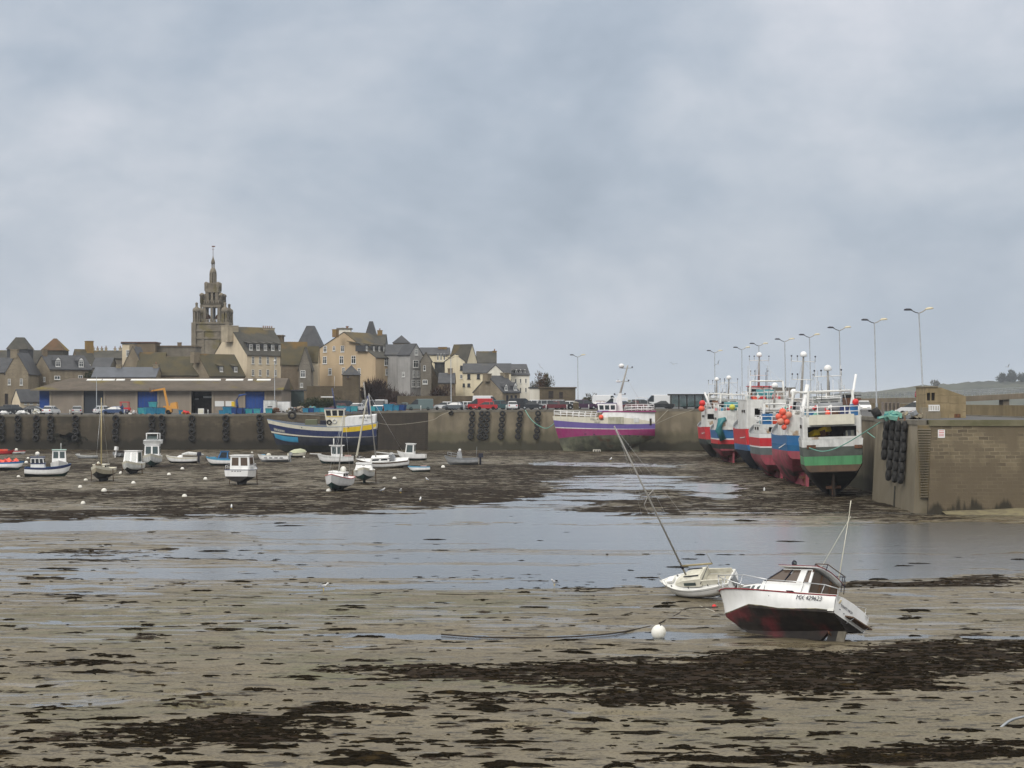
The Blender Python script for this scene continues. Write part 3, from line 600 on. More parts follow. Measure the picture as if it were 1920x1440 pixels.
def house(name, label, xa, xc, xb, D, phi, ye, yr, wall, roof, ridge='r', cat='house', dep=8., zb=None, wr_=(), wl_=(), chim=(), dorm=(), over=.25, fr=FRAMEW, rf=.5, ye2=None, hipf=.0, door=(), group=None):
    """near corner at photo column xc; right face to xb, left face to xa; phi = turn of the house; heights from photo rows"""
    s = F / D; ph = R(phi); cph, sph = math.cos(ph), math.sin(ph)
    wr = (xb - xc) / s / cph if cph > .15 else dep
    wl = (xc - xa) / s / sph if sph > .15 and xa is not None else dep
    X = wx(xc, D); z0 = deck_z(X) - .1 if zb is None else zb
    he, hr = wz(ye, D) - z0, wz(yr, D) - z0; he2 = he if ye2 is None else wz(ye2, D) - z0
    T = thing(name, label, cat, (X, D, z0), ph, group)
    b = MB(); r_ = MB(); o = over; th = .16
    if ridge == 'flat':
        b.box(0, wr, 0, wl, 0, he, wall); r_.box(-o, wr + o, -o, wl + o, he, he + .25, roof)
    elif ridge in ('hip', 'pyr'):
        b.box(0, wr, 0, wl, 0, he, wall); hx = wr * (.5 if ridge == 'pyr' else hipf); hy = wl * .5
        B4 = [(-o, -o, he), (wr + o, -o, he), (wr + o, wl + o, he), (-o, wl + o, he)]
        tw = .0 if ridge == 'pyr' and hipf == 0 else hipf if ridge == 'pyr' else 0
        if ridge == 'pyr': T4 = [(wr * (.5 - tw / 2), wl * (.5 - tw / 2), hr), (wr * (.5 + tw / 2) + .01, wl * (.5 - tw / 2), hr), (wr * (.5 + tw / 2) + .01, wl * (.5 + tw / 2) + .01, hr), (wr * (.5 - tw / 2), wl * (.5 + tw / 2) + .01, hr)]
        else: T4 = [(hx, hy, hr), (wr - hx, hy, hr), (wr - hx, hy + .02, hr), (hx, hy + .02, hr)]
        r_.hexa(B4 + T4, roof)
    elif ridge == 'r':
        g = [(0, 0), (wl, 0), (wl, he2), (wl * rf, hr), (0, he)]
        b.prism(g, 'x', 0, wr, wall)
        k1 = (hr - he) / (wl * rf); k2 = (hr - he2) / (wl * (1 - rf))
        r_.prism([(-o, he - k1 * o), (wl * rf, hr), (wl * rf, hr + th), (-o, he - k1 * o + th)], 'x', -o * .4, wr + o * .4, roof)
        r_.prism([(wl + o, he2 - k2 * o), (wl + o, he2 - k2 * o + th), (wl * rf, hr + th), (wl * rf, hr)], 'x', -o * .4, wr + o * .4, roof)
    else:
        g = [(0, 0), (wr, 0), (wr, he2), (wr * rf, hr), (0, he)]
        b.prism(g, 'y', 0, wl, wall)
        k1 = (hr - he) / (wr * rf); k2 = (hr - he2) / (wr * (1 - rf))
        r_.prism([(-o, he - k1 * o), (wr * rf, hr), (wr * rf, hr + th), (-o, he - k1 * o + th)], 'y', -o * .4, wl + o * .4, roof)
        r_.prism([(wr + o, he2 - k2 * o), (wr + o, he2 - k2 * o + th), (wr * rf, hr + th), (wr * rf, hr)], 'y', -o * .4, wl + o * .4, roof)
    b.build('wall', T); R_ = r_.build('roof', T)
    def ur(px): return (px - xc) / s / cph
    def ul(px): return (xc - px) / s / max(sph, .05)
    for q in wr_:
        px, py, w, h = q[:4]; window(T, (ur(px), 0, wz(py, D) - z0), w / s / cph, h / s, 0, q[4] if len(q) > 4 else fr)
    for q in wl_:
        px, py, w, h = q[:4]; window(T, (0, ul(px), wz(py, D) - z0), w / s / max(sph, .3), h / s, R(-90), q[4] if len(q) > 4 else fr)
    for px, py, w, h in door:
        MB().box(ur(px) - w / s / 2, ur(px) + w / s / 2, -.06, 0, wz(py + h / 2, D) - z0, wz(py - h / 2, D) - z0, DARK).build('door', T)
    for c in chim:
        px, yt, w, mt, npot = c[:5]; yb = c[5] if len(c) > 5 else ye
        w = w / s
        if ridge == 'r': cx = ((px - xc) / s + wl * rf * sph) / cph; cy = wl * rf
        elif ridge == 'l': cx = wr * rf; cy = (wr * rf * cph - (px - xc) / s) / sph if sph > .2 else (c[6] if len(c) > 6 else 1.0)
        else: cx = ((px - xc) / s + wl * .5 * sph) / cph; cy = wl * .5
        if ridge == 'l' and sph <= .2: cx = (px - xc) / s / cph
        zt = wz(yt, D) - z0; zlo = max(wz(yb, D) - z0, he * .6)
        wx_, wy_ = (w / 2, w / 2) if len(c) < 8 else (w / 2, c[7] / 2)
        m_ = MB().box(cx - wx_, cx + wx_, cy - wy_, cy + wy_, zlo, zt - .15, mt); m_.box(cx - wx_ - .07, cx + wx_ + .07, cy - wy_ - .07, cy + wy_ + .07, zt - .15, zt, mt)
        co_ = m_.build('chimney', R_)
        for i in range(npot): MB().lathe([(.13, 0), (.11, .45)], POT, 8, (cx + (i - (npot - 1) / 2) * (2 * wx_ - .2) / max(1, npot), cy, zt)).build('chimney_pot', T)
    for dd in dorm:
        px, py, w, h = dd[:4]; kind = dd[4] if len(dd) > 4 else 'shed'
        w, h = w / s / cph, h / s; zc = wz(py, D) - z0; zl = zc - h / 2 - .1
        sl = (hr - he) / (wl * rf); y0 = max(.05, (zl - he) / sl); x = (px - xc) / s / cph + y0 * sph / cph
        zt = zc + h / 2 + .15; y1 = min(wl * rf, (zt + .5 - he) / sl)
        q = MB(); q.box(x - w / 2 - .12, x + w / 2 + .12, y0, y1, zl, zt, SLATE if kind != 'white' else FRAMEW)
        dm = q.build('dormer', R_); q = MB()
        if kind == 'shed': q.hexa([(x - w / 2 - .25, y0 - .2, zt), (x + w / 2 + .25, y0 - .2, zt), (x + w / 2 + .25, y1 + 2.2, zt + .9), (x - w / 2 - .25, y1 + 2.2, zt + .9), (x - w / 2 - .25, y0 - .2, zt + .12), (x + w / 2 + .25, y0 - .2, zt + .12), (x + w / 2 + .25, y1 + 2.2, zt + 1.02), (x - w / 2 - .25, y1 + 2.2, zt + 1.02)], roof); dm2 = q.build('dormer_roof', R_)
        else: q.prism([(x - w / 2 - .2, zt), (x + w / 2 + .2, zt), (x, zt + w * .75)], 'y', y0 - .1, y1 + .8, roof); q.prism([(x - w / 2 - .05, zt), (x + w / 2 + .05, zt), (x, zt + w * .55)], 'y', y0 - .13, y0 - .1, FRAMEW); dm2 = q.build('dormer_roof', R_)
        window(T, (x, y0 - .005, zc), w, h)
    return T
G = 'old houses of the harbour town'
def h_(*a, **k): return house('house', *a, group=G, **k)
BR = 'r'
# back rows first
h_('long low house with greenish lichened roof behind, its ridge lined with chimney pots', None, 150, 236, 445, 0, 672, 657.5, ST3, SLATEL, chim=[(168, 651, 4, CHIMM, 1), (176, 652, 4, CHIMM, 1), (184, 652, 4, CHIMM, 1), (192, 651, 4, CHIMM, 1), (209, 652, 4, CHIMM, 1), (219, 651, 5, CHIMM, 1)])
h_('rear house with weathered orange ridge at the far left', None, -40, 82, 440, 0, 682, 657, ST2, SLATEL)
h_('steep truncated grey hipped roof with shoulders at the far left', None, 13, 52, 432, 0, 655, 632, SLATE, SLATEL, ridge='pyr', hipf=.35, dep=5)
h_('lichened pyramid roofed house with red brown cap', None, 78, 119, 428, 0, 657, 634, SLATEL, mat('red_brown_roof', (.12, .07, .04), (.09, .06, .035), sc=.6, rough=.9, c3=(.17, .12, .03), sc3=.2, th3=.5), ridge='pyr', hipf=.12, dep=5)
h_('brown flat topped stone block behind a cream strip', None, 229, 291, 438, 0, 643, 641, ST2, mat('red_brown_edge', (.10, .05, .035), rough=.9), ridge='flat', dep=6)
h_('narrow cream house front with lattice window beside a stone gable', None, 229, 247, 424, 0, 645, 643, CREAM, SLATE, ridge='flat', dep=4, wr_=[(240, 662, 7, 12)])
h_('grey flat roofed stone building with parapet left of the church', None, 290, 366, 440, 0, 650, 647, ST3, ST2, ridge='flat', dep=8, chim=[(331, 641, 7, ST2, 0, 650)])
h_('house with brown slate roof and tall square ochre chimney', 118, 150, 178, 420, 30, 692, 655, ST2, SLATEL, chim=[(158, 638, 13, CHIMB, 0, 665)], wr_=[(165, 687, 5, 8)])
h_('small grey slate house tucked between the brown roofs', None, 172, 206, 415, 0, 690, 671, ST3, SLATE)
h_('steep stone gabled house with chimney on its apex behind the warehouse', None, 228, 270, 420, 0, 692, 650, ST1, SLATE, ridge='l', dep=9, chim=[(247, 645, 9, ST1, 0, 662, .5)])
h_('olive mossy roofed house right of the steep stone gable', None, 256, 305, 418, 0, 692, 661, ST2, MOSS)
h_('long low blue slate roof with two squat stone chimneys', None, 172, 292, 402, 0, 707, 689, ST1, SLATEB, chim=[(216, 683, 10, ST1, 0, 700), (286, 682, 10, ST1, 1, 700)])
h_('broad house roof thick with orange lichen', None, 296, 372, 408, 0, 703, 669, ST2, MOSS)
h_('stone gabled house with mossy roof and two small dormers', 342, 392, 452, 405, 42, 704, 664, ST1, MOSS, chim=[(362, 660, 13, ST1, 0, 680)], dorm=[(411, 692, 5, 9), (435, 692, 5, 9)])
# left edge
h_('slate roofed stone wing at the left frame edge', None, -70, 14, 397, 0, 698, 671, ST1, SLATE)
h_('stone gable end house with two white windows at the far left', None, 10, 53, 392, 0, 699, 662, ST1, SLATE, ridge='l', dep=10, chim=[(26, 655, 13, ST1, 0, 672, .6)], wr_=[(17.5, 716, 5, 11), (40, 716, 5, 12)], door=[(12, 748, 6, 20)])
h_('slate roofed stone house with two white arched dormers', 50, 93, 161, 400, 38, 692, 666, ST1, SLATE, chim=[(76, 654, 8, ST2, 0, 690)], dorm=[(105, 682, 7.5, 11, 'gable'), (142, 682, 7.5, 11, 'gable')], wr_=[(105, 708, 9, 7), (142, 706, 7, 6)], wl_=[(79, 711, 5, 9)])
h_('small cream cottage with dark slate roof beside the warehouse end', 16, 38, 75, 382, 40, 752, 731, CREAM, SLATE, wr_=[(46, 757, 4, 3), (55, 757, 5, 4), (67, 757, 6, 4)])
# church quarter
h_('cream house with five white dormers and a great cream chimney gable', 388, 463, 534, 418, 42, 665, 612, CREAM, SLATEL, chim=[(425, 609, 24, CHIMM, 0, 640, 0, 2.6), (489, 611, 26, CHIMM, 5, 640, 0, 1.2)], dorm=[(468, 650.5, 5, 11), (480, 650.5, 5, 11), (492.5, 650.5, 5, 11), (505, 650.5, 5, 11), (518, 650.5, 5, 11)],
   wr_=[(x, y, 4.2, h) for y, h in ((675, 14), (698.5, 12)) for x in (473, 485, 498, 511, 523)])
h_('brown stone house with steep mossy roof and bargeboarded end gable', None, 528, 576, 404, 8, 683, 641, ST2, MOSS, wr_=[(566, 700, 8, 14)], dep=9)
h_('narrow half timbered grey gable house with flared eaves', None, 560, 583, 400, 0, 689, 652, ST3, SLATEL, ridge='l', dep=5, wr_=[(568, 701, 9, 13), (560.5 + 5, 722, 5, 8)])
h_('plain brown chimney stack block behind the mossy roof', None, 506, 529, 432, 0, 630, 628, ST2, ST2, ridge='flat', dep=4)
h_('dark slate truncated tower roof behind the ochre building', None, 553, 606, 436, 0, 658, 610, SLATE, SLATE, ridge='pyr', hipf=.27, dep=7)
h_('slim cream infill house with lichened roof patch', None, 576, 596, 410, 0, 677, 650, CREAM, MOSS, dep=4)
h_('big ochre gabled hotel with rows of white windows', 593, 704, 747, 412, 60, 670, 622, OCHRE, SLATEL, rf=.56, ye2=652, chim=[(628, 617, 9, CHIMB, 0, 632)],
   wl_=[(604, 653, 7, 12), (622, 652, 5, 9), (639, 653, 7, 12), (603.5, 674, 8, 14), (637, 674, 8, 15), (661, 674, 9, 15), (614, 696, 7, 13), (641, 695, 6, 13), (672, 697, 6, 14)], wr_=[(722, 678, 6, 14), (731, 678, 6, 14), (740, 678, 6, 14), (723, 697, 4.5, 12), (731.5, 697, 4.5, 12), (740, 697, 4.5, 12)], dep=9, dorm=[(687, 653, 2.2, 9), (699, 653, 2.2, 9), (708, 653, 2.2, 9), (716, 653, 2.2, 9)])
h_('steep slate spire roof rising behind the ochre hotel', None, 683, 707, 432, 0, 640, 602, SLATE, SLATE, ridge='pyr', hipf=.28, dep=3)
h_('white roof terrace and chimney stub behind the ochre hotel ridge', None, 633, 657, 425, 0, 617, 615, WHITER, ST3, ridge='flat', dep=3, chim=[(650, 611, 4, POT, 0, 617), (641, 614, 3, CHIMM, 0, 618)])
h_('brown chimney house behind the spire roof', None, 690, 722, 428, 0, 645, 627, SLATE, SLATEL, chim=[(710, 618, 9, CHIMB, 1, 636)])
h_('square stone pavilion with slate pyramid roof in front of the hotel', None, 642, 673, 378, 0, 703, 684, ST4, SLATE, ridge='pyr', dep=3.2, wr_=[(652.5, 707, 3.5, 5, WOOD)])
# right of hotel
h_('grey rendered house with slate roof and stone trimmed gable', 745, 769, 791, 408, 45, 664, 645, LILAC, SLATE, ridge='l', chim=[], wl_=[(756, 702, 5, 9)], wr_=[(780, 660, 5, 11), (779, 682, 9, 14), (776, 701, 4, 12), (783, 701, 4, 12), (775, 719, 6, 13), (784, 719, 6, 13)])
h_('slate pyramid roof peeping above the grey house', None, 737, 767, 424, 0, 643, 628, ST3, SLATE, ridge='pyr', dep=3.5)
h_('slate roof slope with two skylights between hotel and grey house', None, 722, 772, 416, 0, 665, 646, LILAC, SLATE, dorm=())
h_('slender grey stone gable turret with balcony', None, 789, 808, 405, 0, 676, 661, ST3, SLATEL, ridge='l', dep=5, wr_=[(796, 690, 4, 10), (797, 716, 9, 8)])
h_('brown stone house side with long sloping roof behind the turret', None, 797, 822, 412, 0, 712, 664, ST2, SLATEL, ridge='l', rf=.05, dep=6)
h_('pale house with dark slate clad bay and three white slit windows', None, 786, 842, 425, 0, 665, 652, PALEY, SLATE, dep=7, chim=[(829, 650, 16, CHIMB, 0, 662)])
house('clad_bay', 'dark slate clad bay with three tall white slit windows', None, 815, 840, 418, 0, 681, 661, SLATE, SLATE, cat='bay', ridge='flat', dep=3, wr_=[(821, 669, 2.6, 12), (827, 669, 2.6, 12), (833, 669, 2.6, 12)])
h_('tall pale house with brown slate roof and cream right gable', 841, 876, 894, 420, 50, 678, 646, PALEY, SLATEL, ridge='l')
h_('white gabled house with dark windows above the car park', None, 834, 872, 409, 0, 678, 664, PALEY, SLATE, ridge='l', dep=7, wr_=[(865, 690, 4.5, 9, INK), (865, 706, 4.5, 8)])
h_('brown stone house behind with tall square chimney', None, 893, 930, 440, 0, 680, 659, ST2, SLATEL, chim=[(927, 657, 8, CHIMB, 1, 684), (896, 658, 4, ST2, 0, 665)])
h_('long pale yellow house with blue grey slate roof', None, 868, 958, 404, 0, 699, 682, PALEY, SLATE, dep=7, wr_=[(879, 706, 5.5, 9, INK), (897, 706, 5.5, 9, INK), (865.5 + 4, 722, 4, 6, INK), (879, 722, 5, 6, INK)])
h_('white gable with narrow slate roof on the long yellow house', None, 912, 946, 400, 0, 701, 685, WHITER, SLATE, ridge='l', dep=6)
h_('cream block with slate mansard and dormers at the town edge', None, 946, 993, 408, 8, 703, 683, WHITER, SLATE, dep=10, wr_=[(x, y, 2.6, 8) for y in (714, 731) for x in (958, 967, 976, 986)], dorm=[(952, 697, 3, 4, 'gable'), (960, 697, 3, 4, 'gable'), (968, 697, 3, 4, 'gable'), (976, 697, 3, 4, 'gable'), (984, 697, 3, 4, 'gable')])
h_('low stone house with brown gable, slate roof and arched doorways', 887, 942, 975, 384, 50, 735, 705, ST1, SLATE, chim=[(913, 700, 12, ST1, 0, 715), (946, 698, 12, ST1, 0, 712)], dorm=[(948.5, 729, 5, 6, 'gable'), (966, 728, 6, 7, 'gable')], wr_=[(951, 746, 3.5, 10, INK), (959, 746, 3.5, 10, INK), (967, 746, 3.5, 10, INK)])
h_('small slate roofed outhouse below the white gable', None, 822, 852, 398, 0, 718, 700, ST2, SLATE, chim=[(843, 690, 9, ST2, 0, 705)])
house('flat_roofed_store', 'flat roofed brown stone building with arched doorway', None, 1012, 1079, 398, 0, 728, 726, ST4, ST4, cat='building', ridge='flat', dep=8, door=[(1033, 740, 9, 14), (1052, 741, 7, 12)])
house('white_annex', 'small white annex with dark flat roof', None, 993, 1012, 400, 0, 728, 726, WHITER, SLATE, cat='building', ridge='flat', dep=6)
gw = tag(MB().box(0, wx(892, 374) - wx(745, 374), 0, .5, 0, 2.7, ST4).build('garden_wall', loc=(wx(745, 374), 374, deck_z(-15) - .1)), 'long brown stone garden wall behind the parked cars', 'wall')
gw = tag(MB().box(0, wx(642, 385) - wx(575, 385), 0, .5, 0, 5.4, ST4).build('garden_wall', loc=(wx(575, 385), 385, 6.3)), 'high grey stone terrace wall below the ochre hotel', 'wall')
gw = tag(MB().box(0, wx(745, 392) - wx(673, 392), 0, .5, 0, 4.2, ST4).build('garden_wall', loc=(wx(673, 392), 392, 6.5)), 'stone terrace wall behind the bare brown bushes', 'wall')
gs = house('glazed_shop', 'glazed lean-to shop with cream base below the brown stone house', None, 536, 570, 388, 0, 733, 731, CGLASS, SLATE, cat='shop', ridge='flat', dep=5)
# warehouse
WD = 370.; s = WD / F; zq = deck_z(-90)
CONW = mat('warehouse_concrete', (.26, .22, .175), (.225, .19, .155), sc=.3, rough=.9, streak=.12, ssc=1); PIL = mat('warehouse_pilaster', (.27, .23, .18), rough=.9)
WROOF = mat('fibre_cement_roof', (.105, .085, .065), (.08, .065, .05), sc=.4, rough=.9, streak=.25, c3=(.14, .11, .02), sc3=.15, th3=.53); DBLUE = mat('blue_door', (.012, .06, .26), (.01, .05, .22), sc=1, rough=.5, streak=.1); DGREY = mat('slate_grey_door', (.035, .04, .05), rough=.6)
W = thing('warehouse', 'long low fish warehouse with blue and grey doors and mossy roof', 'warehouse', (wx(95, WD), WD, zq))
wl = (528 - 95) * s; he = wz(729, WD) - zq; hr = wz(708, WD) - zq; dp = 16
def U(px): return (px - 95) * s
openings = [(156, 195), (257, 296), (358, 398), (459, 497)]
q = MB(); cur = 95
for a, c in openings:
    q.box(U(cur), U(a), 0, .3, 0, he, CONW); q.box(U(a), U(c), 0, .3, wz(734, WD) - zq if a != 156 else he - .05, he, CONW); cur = c
q.box(U(cur), wl, 0, .3, 0, he, CONW); q.box(0, .3, .3, dp, 0, he, CONW); q.box(wl - .3, wl, .3, dp, 0, he, CONW); q.box(.3, wl - .3, dp - .3, dp, 0, he, CONW); q.build('wall', W)
for px in (95, 155, 196, 256, 297, 357, 399, 458, 498): MB().box(U(px) - .2, U(px) + .2, -.14, -.003, 0, he, PIL).build('pilaster', W)
rb = MB(); o = 1.3; hx = 7
rb.hexa([(-3.6, -o, he - .15), (wl + .5, -o, he - .15), (wl + .5, dp + o, he - .15), (-3.6, dp + o, he - .15), (hx * .3, dp / 2 - .3, hr), (wl + .4, dp / 2 - .3, hr), (wl + .4, dp / 2 + .3, hr), (hx * .3, dp / 2 + .3, hr)], WROOF)
rb.box(-3.6, wl + .5, -o - .05, -o, he - .4, he - .15, mat('eave_fascia', (.14, .12, .095), rough=.9)); RW = rb.build('roof', W)
q = MB(); 
def rz_(y): return he - .15 + (hr - he + .15) * (y + o) / (dp / 2 - .3 + o)
for a, c in ((150, 178), (180, 203), (206, 222), (234, 405), (415, 448), (457, 466), (474, 500)):
    y0, y1 = 5.6, 6.5; q.hexa([(U(a), y0, rz_(y0) - .02), (U(c), y0, rz_(y0) - .02), (U(c), y1, rz_(y1) - .02), (U(a), y1, rz_(y1) - .02), (U(a), y0, rz_(y0) + .12), (U(c), y0, rz_(y0) + .12), (U(c), y1, rz_(y1) + .12), (U(a), y1, rz_(y1) + .12)], FRAMEW)
q.build('skylight', RW)
for (a, c), mt in zip(openings, (DGREY, DBLUE, DARK, DBLUE)):
    y = .22 if mt is not DARK else 3.0  # open bay: dark sheet set back stands in for the shaded inside
    dq = MB(); dq.box(U(a) + .02, U(c) - .02, y, y + .06, 0, he - .55 if a != 156 else he - .1, mt)
    if mt is DBLUE:
        for k in range(6): dq.box(U(a) + .1 + k * .64, U(a) + .14 + k * .64, y - .02, y, 0, he - .6, NAVY)
    dq.build('door', W)
MB().box(-2.4, -.05, 1.0, 1.1, 0, he - .4, DBLUE).build('door', W)
q = MB(); q.box(U(377), U(394), 2.6, 2.7, wz(746, WD) - zq, wz(743, WD) - zq, FRAMEW); q.box(U(361), U(368), 2.6, 2.7, wz(749, WD) - zq, wz(747, WD) - zq, FRAMEW); q.build('strip_light', W)
for a, c, mt in ((403, 420, FRAMEW), (423, 438, FRAMEW)): MB().box(U(a), U(c), -.1, -.003, wz(762, WD) - zq, wz(752, WD) - zq, mt).build('notice_board', W)
MB().box(U(434), U(440), -.13, -.101, wz(762, WD) - zq, wz(753, WD) - zq, YEL).build('notice', W)
# church tower
CD = 520.; cs = CD / F; CST = stonem('church_stone', (.225, .195, .15), (.165, .142, .108), c3=(.16, .135, .06), sc3=.3, th3=.55)
CH = thing('church_tower', 'tall tiered granite church steeple with open belfries and corner turrets', 'church', (wx(399.5, CD), CD, 6.5))
def cz(py): return wz(py, CD) - 6.5
def cu(px): return (px - 399.5) * cs
hw = 31 * cs; q = MB(); q.box(-hw, hw, -hw, hw, 0, cz(605), CST)
for y in (605, 619, 633): q.box(-hw - .3, hw + .3, -hw - .3, hw + .3, cz(y) - .5, cz(y), CST)
for x in (-hw, hw): q.box(x - .6, x + .6, -hw - .5, -hw, 0, cz(606), CST)
for x in (-2, 2): q.box(x - .35, x + .35, -hw - .2, -hw, 0, cz(620), CST)
q.box(-hw - 5 * cs * 1.0, -hw, -3, 3, 0, cz(636), CST); q.build('base', CH)
def belfry(z0, z1, half, pier, mids, name='belfry', z2=None):
    q = MB(); ah = (z1 - z0)
    cols_ = [-half + pier / 2] + [m for m in mids] + [half - pier / 2]
    for a in cols_:
        w = pier if abs(a) > half * .6 else pier * .75
        for sgn in (-1, 1):
            q.box(a - w / 2, a + w / 2, sgn * half - pier / 2, sgn * half + pier / 2, z0, z1, CST)
            if abs(a) < half * .6: q.box(sgn * half - pier / 2, sgn * half + pier / 2, a - w / 2, a + w / 2, z0, z1, CST)
    q.box(-half - .15, half + .15, -half - pier / 2 - .15, half + pier / 2 + .15, z1, (z2 or z1 + .8), CST)
    return q.build(name, CH)
def parapet(z, half, h, nm='balustrade'):
    q = MB()
    for sx, sy in ((0, -1), (0, 1), (-1, 0), (1, 0)):
        if sx == 0: q.box(-half, half, sy * half - .15, sy * half + .15, z + h * .8, z + h, CST)
        else: q.box(sx * half - .15, sx * half + .15, -half, half, z + h * .8, z + h, CST)
        for k in range(9):
            t = -half + (k + .5) * half * 2 / 9
            if sx == 0: q.box(t - .14, t + .14, sy * half - .12, sy * half + .12, z, z + h * .8, CST)
            else: q.box(sx * half - .12, sx * half + .12, t - .14, t + .14, z, z + h * .8, CST)
    q.build(nm, CH)
parapet(cz(605), hw, cz(600) - cz(605))
h1 = 16 * cs; belfry(cz(605), cz(577), h1, .75, [-.35, .35][:0] + [0], z2=cz(573)) 
q = MB(); q.hexa([(-h1 - .3, -h1 - .3, cz(574)), (h1 + .3, -h1 - .3, cz(574)), (h1 + .3, h1 + .3, cz(574)), (-h1 - .3, h1 + .3, cz(574)), (-20.5 * cs, -20.5 * cs, cz(570)), (20.5 * cs, -20.5 * cs, cz(570)), (20.5 * cs, 20.5 * cs, cz(570)), (-20.5 * cs, 20.5 * cs, cz(570))], CST); q.build('cornice', CH)
parapet(cz(570), 19.8 * cs, cz(564) - cz(570)); h2 = 11.5 * cs; belfry(cz(570), cz(549), h2, .8, [0], z2=cz(542))
for sx in (-1, 1):
    for sy in (-1, 1):
        MB().lathe([(.55, 0), (.55, cz(556) - cz(570)), (.75, cz(555) - cz(570)), (.6, cz(552) - cz(570)), (.1, cz(550) - cz(570))], CST, 8, (sx * 18 * cs, sy * 18 * cs, cz(570))).build('pinnacle', CH)
        MB().lathe([(.5, 0), (.55, cz(531) - cz(546)), (.2, cz(529) - cz(546))], CST, 8, (sx * 11 * cs, sy * 11 * cs, cz(546))).build('pinnacle', CH)
        zt = cz(605); q = MB(); T0 = (sx * 26.5 * cs, sy * 26.5 * cs, 0)
        for k in range(8):
            a = k * math.pi / 4 + .39; q.cbox((T0[0] + .82 * math.cos(a), T0[1] + .82 * math.sin(a), (cz(606) + cz(586)) / 2), (.36, .36, cz(586) - cz(606)), CST, (0, 0, a))
        q.lathe([(1.05, cz(587)), (1.1, cz(583)), (1.0, cz(580)), (.6, cz(578)), (.32, cz(576)), (.35, cz(571)), (.42, cz(570)), (.05, cz(568))], CST, 10, T0); q.build('turret', CH)
parapet(cz(542), 11.2 * cs, cz(532) - cz(542), 'balustrade'); MB().box(-9.5 * cs, 9.5 * cs, -9.5 * cs, 9.5 * cs, cz(543), cz(531), CST).build('drum', CH)
q = MB(); h3 = 6 * cs
for k in range(8):
    a = k * math.pi / 4 + .39; q.cbox((h3 * .85 * math.cos(a), h3 * .85 * math.sin(a), (cz(531) + cz(513)) / 2), (.42, .5, cz(513) - cz(531)), CST, (0, 0, a))
q.lathe([(h3 * 1.08, cz(514)), (h3 * 1.05, cz(509)), (h3 * .7, cz(504)), (h3 * .5, cz(502))], CST, 12); q.build('lantern', CH)
q = MB()
for k in range(4): a = k * math.pi / 2 + .78; q.cbox((.36 * math.cos(a), .36 * math.sin(a), (cz(503) + cz(494)) / 2), (.2, .2, cz(494) - cz(503)), CST, (0, 0, a))
q.lathe([(.55, cz(495)), (.5, cz(490)), (.2, cz(484)), (.06, cz(479))], CST, 8); q.build('spirelet', CH)
q = MB(); q.tube([(0, 0, cz(480)), (0, 0, cz(461))], .06, RUST, 4); q.box(-.3, .3, -.05, .05, cz(468), cz(468) + .08, RUST); q.cbox((.1, 0, cz(462)), (.9, .06, .3), RUST); q.build('weathercock', CH)
for x in (-1.2, 1.2):
    MB().lathe([(.75, 0), (.55, .3), (.42, .9), (.1, 1.2)], RUST, 10, (x, 0, cz(598))).build('bell', CH)
# trees and bushes
def twigs(name, label, cat, x, y, z, rx, ry, rz, n, mt, trunk=True, tl=.5, th=.05, group=None, up=.5):
    T = thing(name, label, cat, (x, y, z), 0, group); q = MB(); rnd = random.Random(int(x * 10 + y))
    cl = [(rnd.uniform(-.7, .7) * rx, rnd.uniform(-.6, .6) * ry, rnd.uniform(.25, .85) * rz, rnd.uniform(.35, .6)) for _ in range(9)]
    for i in range(n):
        c = rnd.choice(cl); 
        while True:
            v = Vector((rnd.uniform(-1, 1), rnd.uniform(-1, 1), rnd.uniform(-1, 1)))
            if v.length < 1: break
        p = Vector((c[0] + v.x * c[3] * rx, c[1] + v.y * c[3] * ry, c[2] + v.z * c[3] * rz))
        if p.z < 0: p.z = abs(p.z) * .3
        d_ = (Vector((v.x, v.y, abs(v.z) + up)) + Vector((rnd.uniform(-.5, .5), rnd.uniform(-.5, .5), rnd.uniform(-.3, .5)))).normalized() * tl * rnd.uniform(.6, 1.4)
        sd = d_.cross(Vector((rnd.uniform(-1, 1), rnd.uniform(-1, 1), rnd.uniform(-1, 1)))).normalized() * th
        q.add([p - sd, p + sd, p + d_], [(0, 1, 2)], mt)
    q.build('crown', T)
    tq = MB(); 
    for k in range(6):
        c = cl[k]; tq.tube([(c[0] * .15, c[1] * .15, -.2), (c[0] * .5, c[1] * .5, c[2] * .6), (c[0], c[1], c[2])], [.13, .08, .03], WOOD, 5)
    tq.build('trunk', T); return T
BUSHB = mat('bare_twigs', (.055, .032, .026), (.035, .022, .018), sc=2, rough=1); EVG = mat('dark_evergreen', (.025, .035, .016), (.04, .05, .022), sc=1, rough=.9); PINE = mat('pine_needles', (.022, .03, .02), (.03, .04, .025), sc=.2, rough=1); OLIV = mat('olive_scrub', (.06, .055, .03), (.08, .07, .04), sc=1, rough=1)
twigs('bare_bush', 'tall dense bare brown bush below the ochre hotel', 'bush', wx(708, 383), 383, 7.0, 3.9, 2, 4.3, 4200, BUSHB, tl=.9, th=.06)
twigs('bare_bush', 'broad low bare brown bush in front of the grey house', 'bush', wx(757, 380), 380, 6.9, 4.6, 2, 2.7, 3000, BUSHB, tl=.7, th=.06)
twigs('bare_bush', 'small bare reddish bush by the slate outhouse', 'bush', wx(826, 382), 382, 8.8, 2.0, 1.5, 2.4, 1300, BUSHB, tl=.7, th=.06)
twigs('leafy_tree', 'reddish topped tree above the flat roofed store', 'tree', wx(1016, 425), 425, 9.5, 1.3, 1.3, 4.4, 900, mat('russet_foliage', (.10, .05, .03), (.06, .045, .025), sc=1, rough=1), tl=.5, th=.09)
twigs('leafy_tree', 'olive green tree beside the russet one above the store', 'tree', wx(1027, 428), 428, 9.5, 1.3, 1.3, 4.0, 900, OLIV, tl=.5, th=.09)
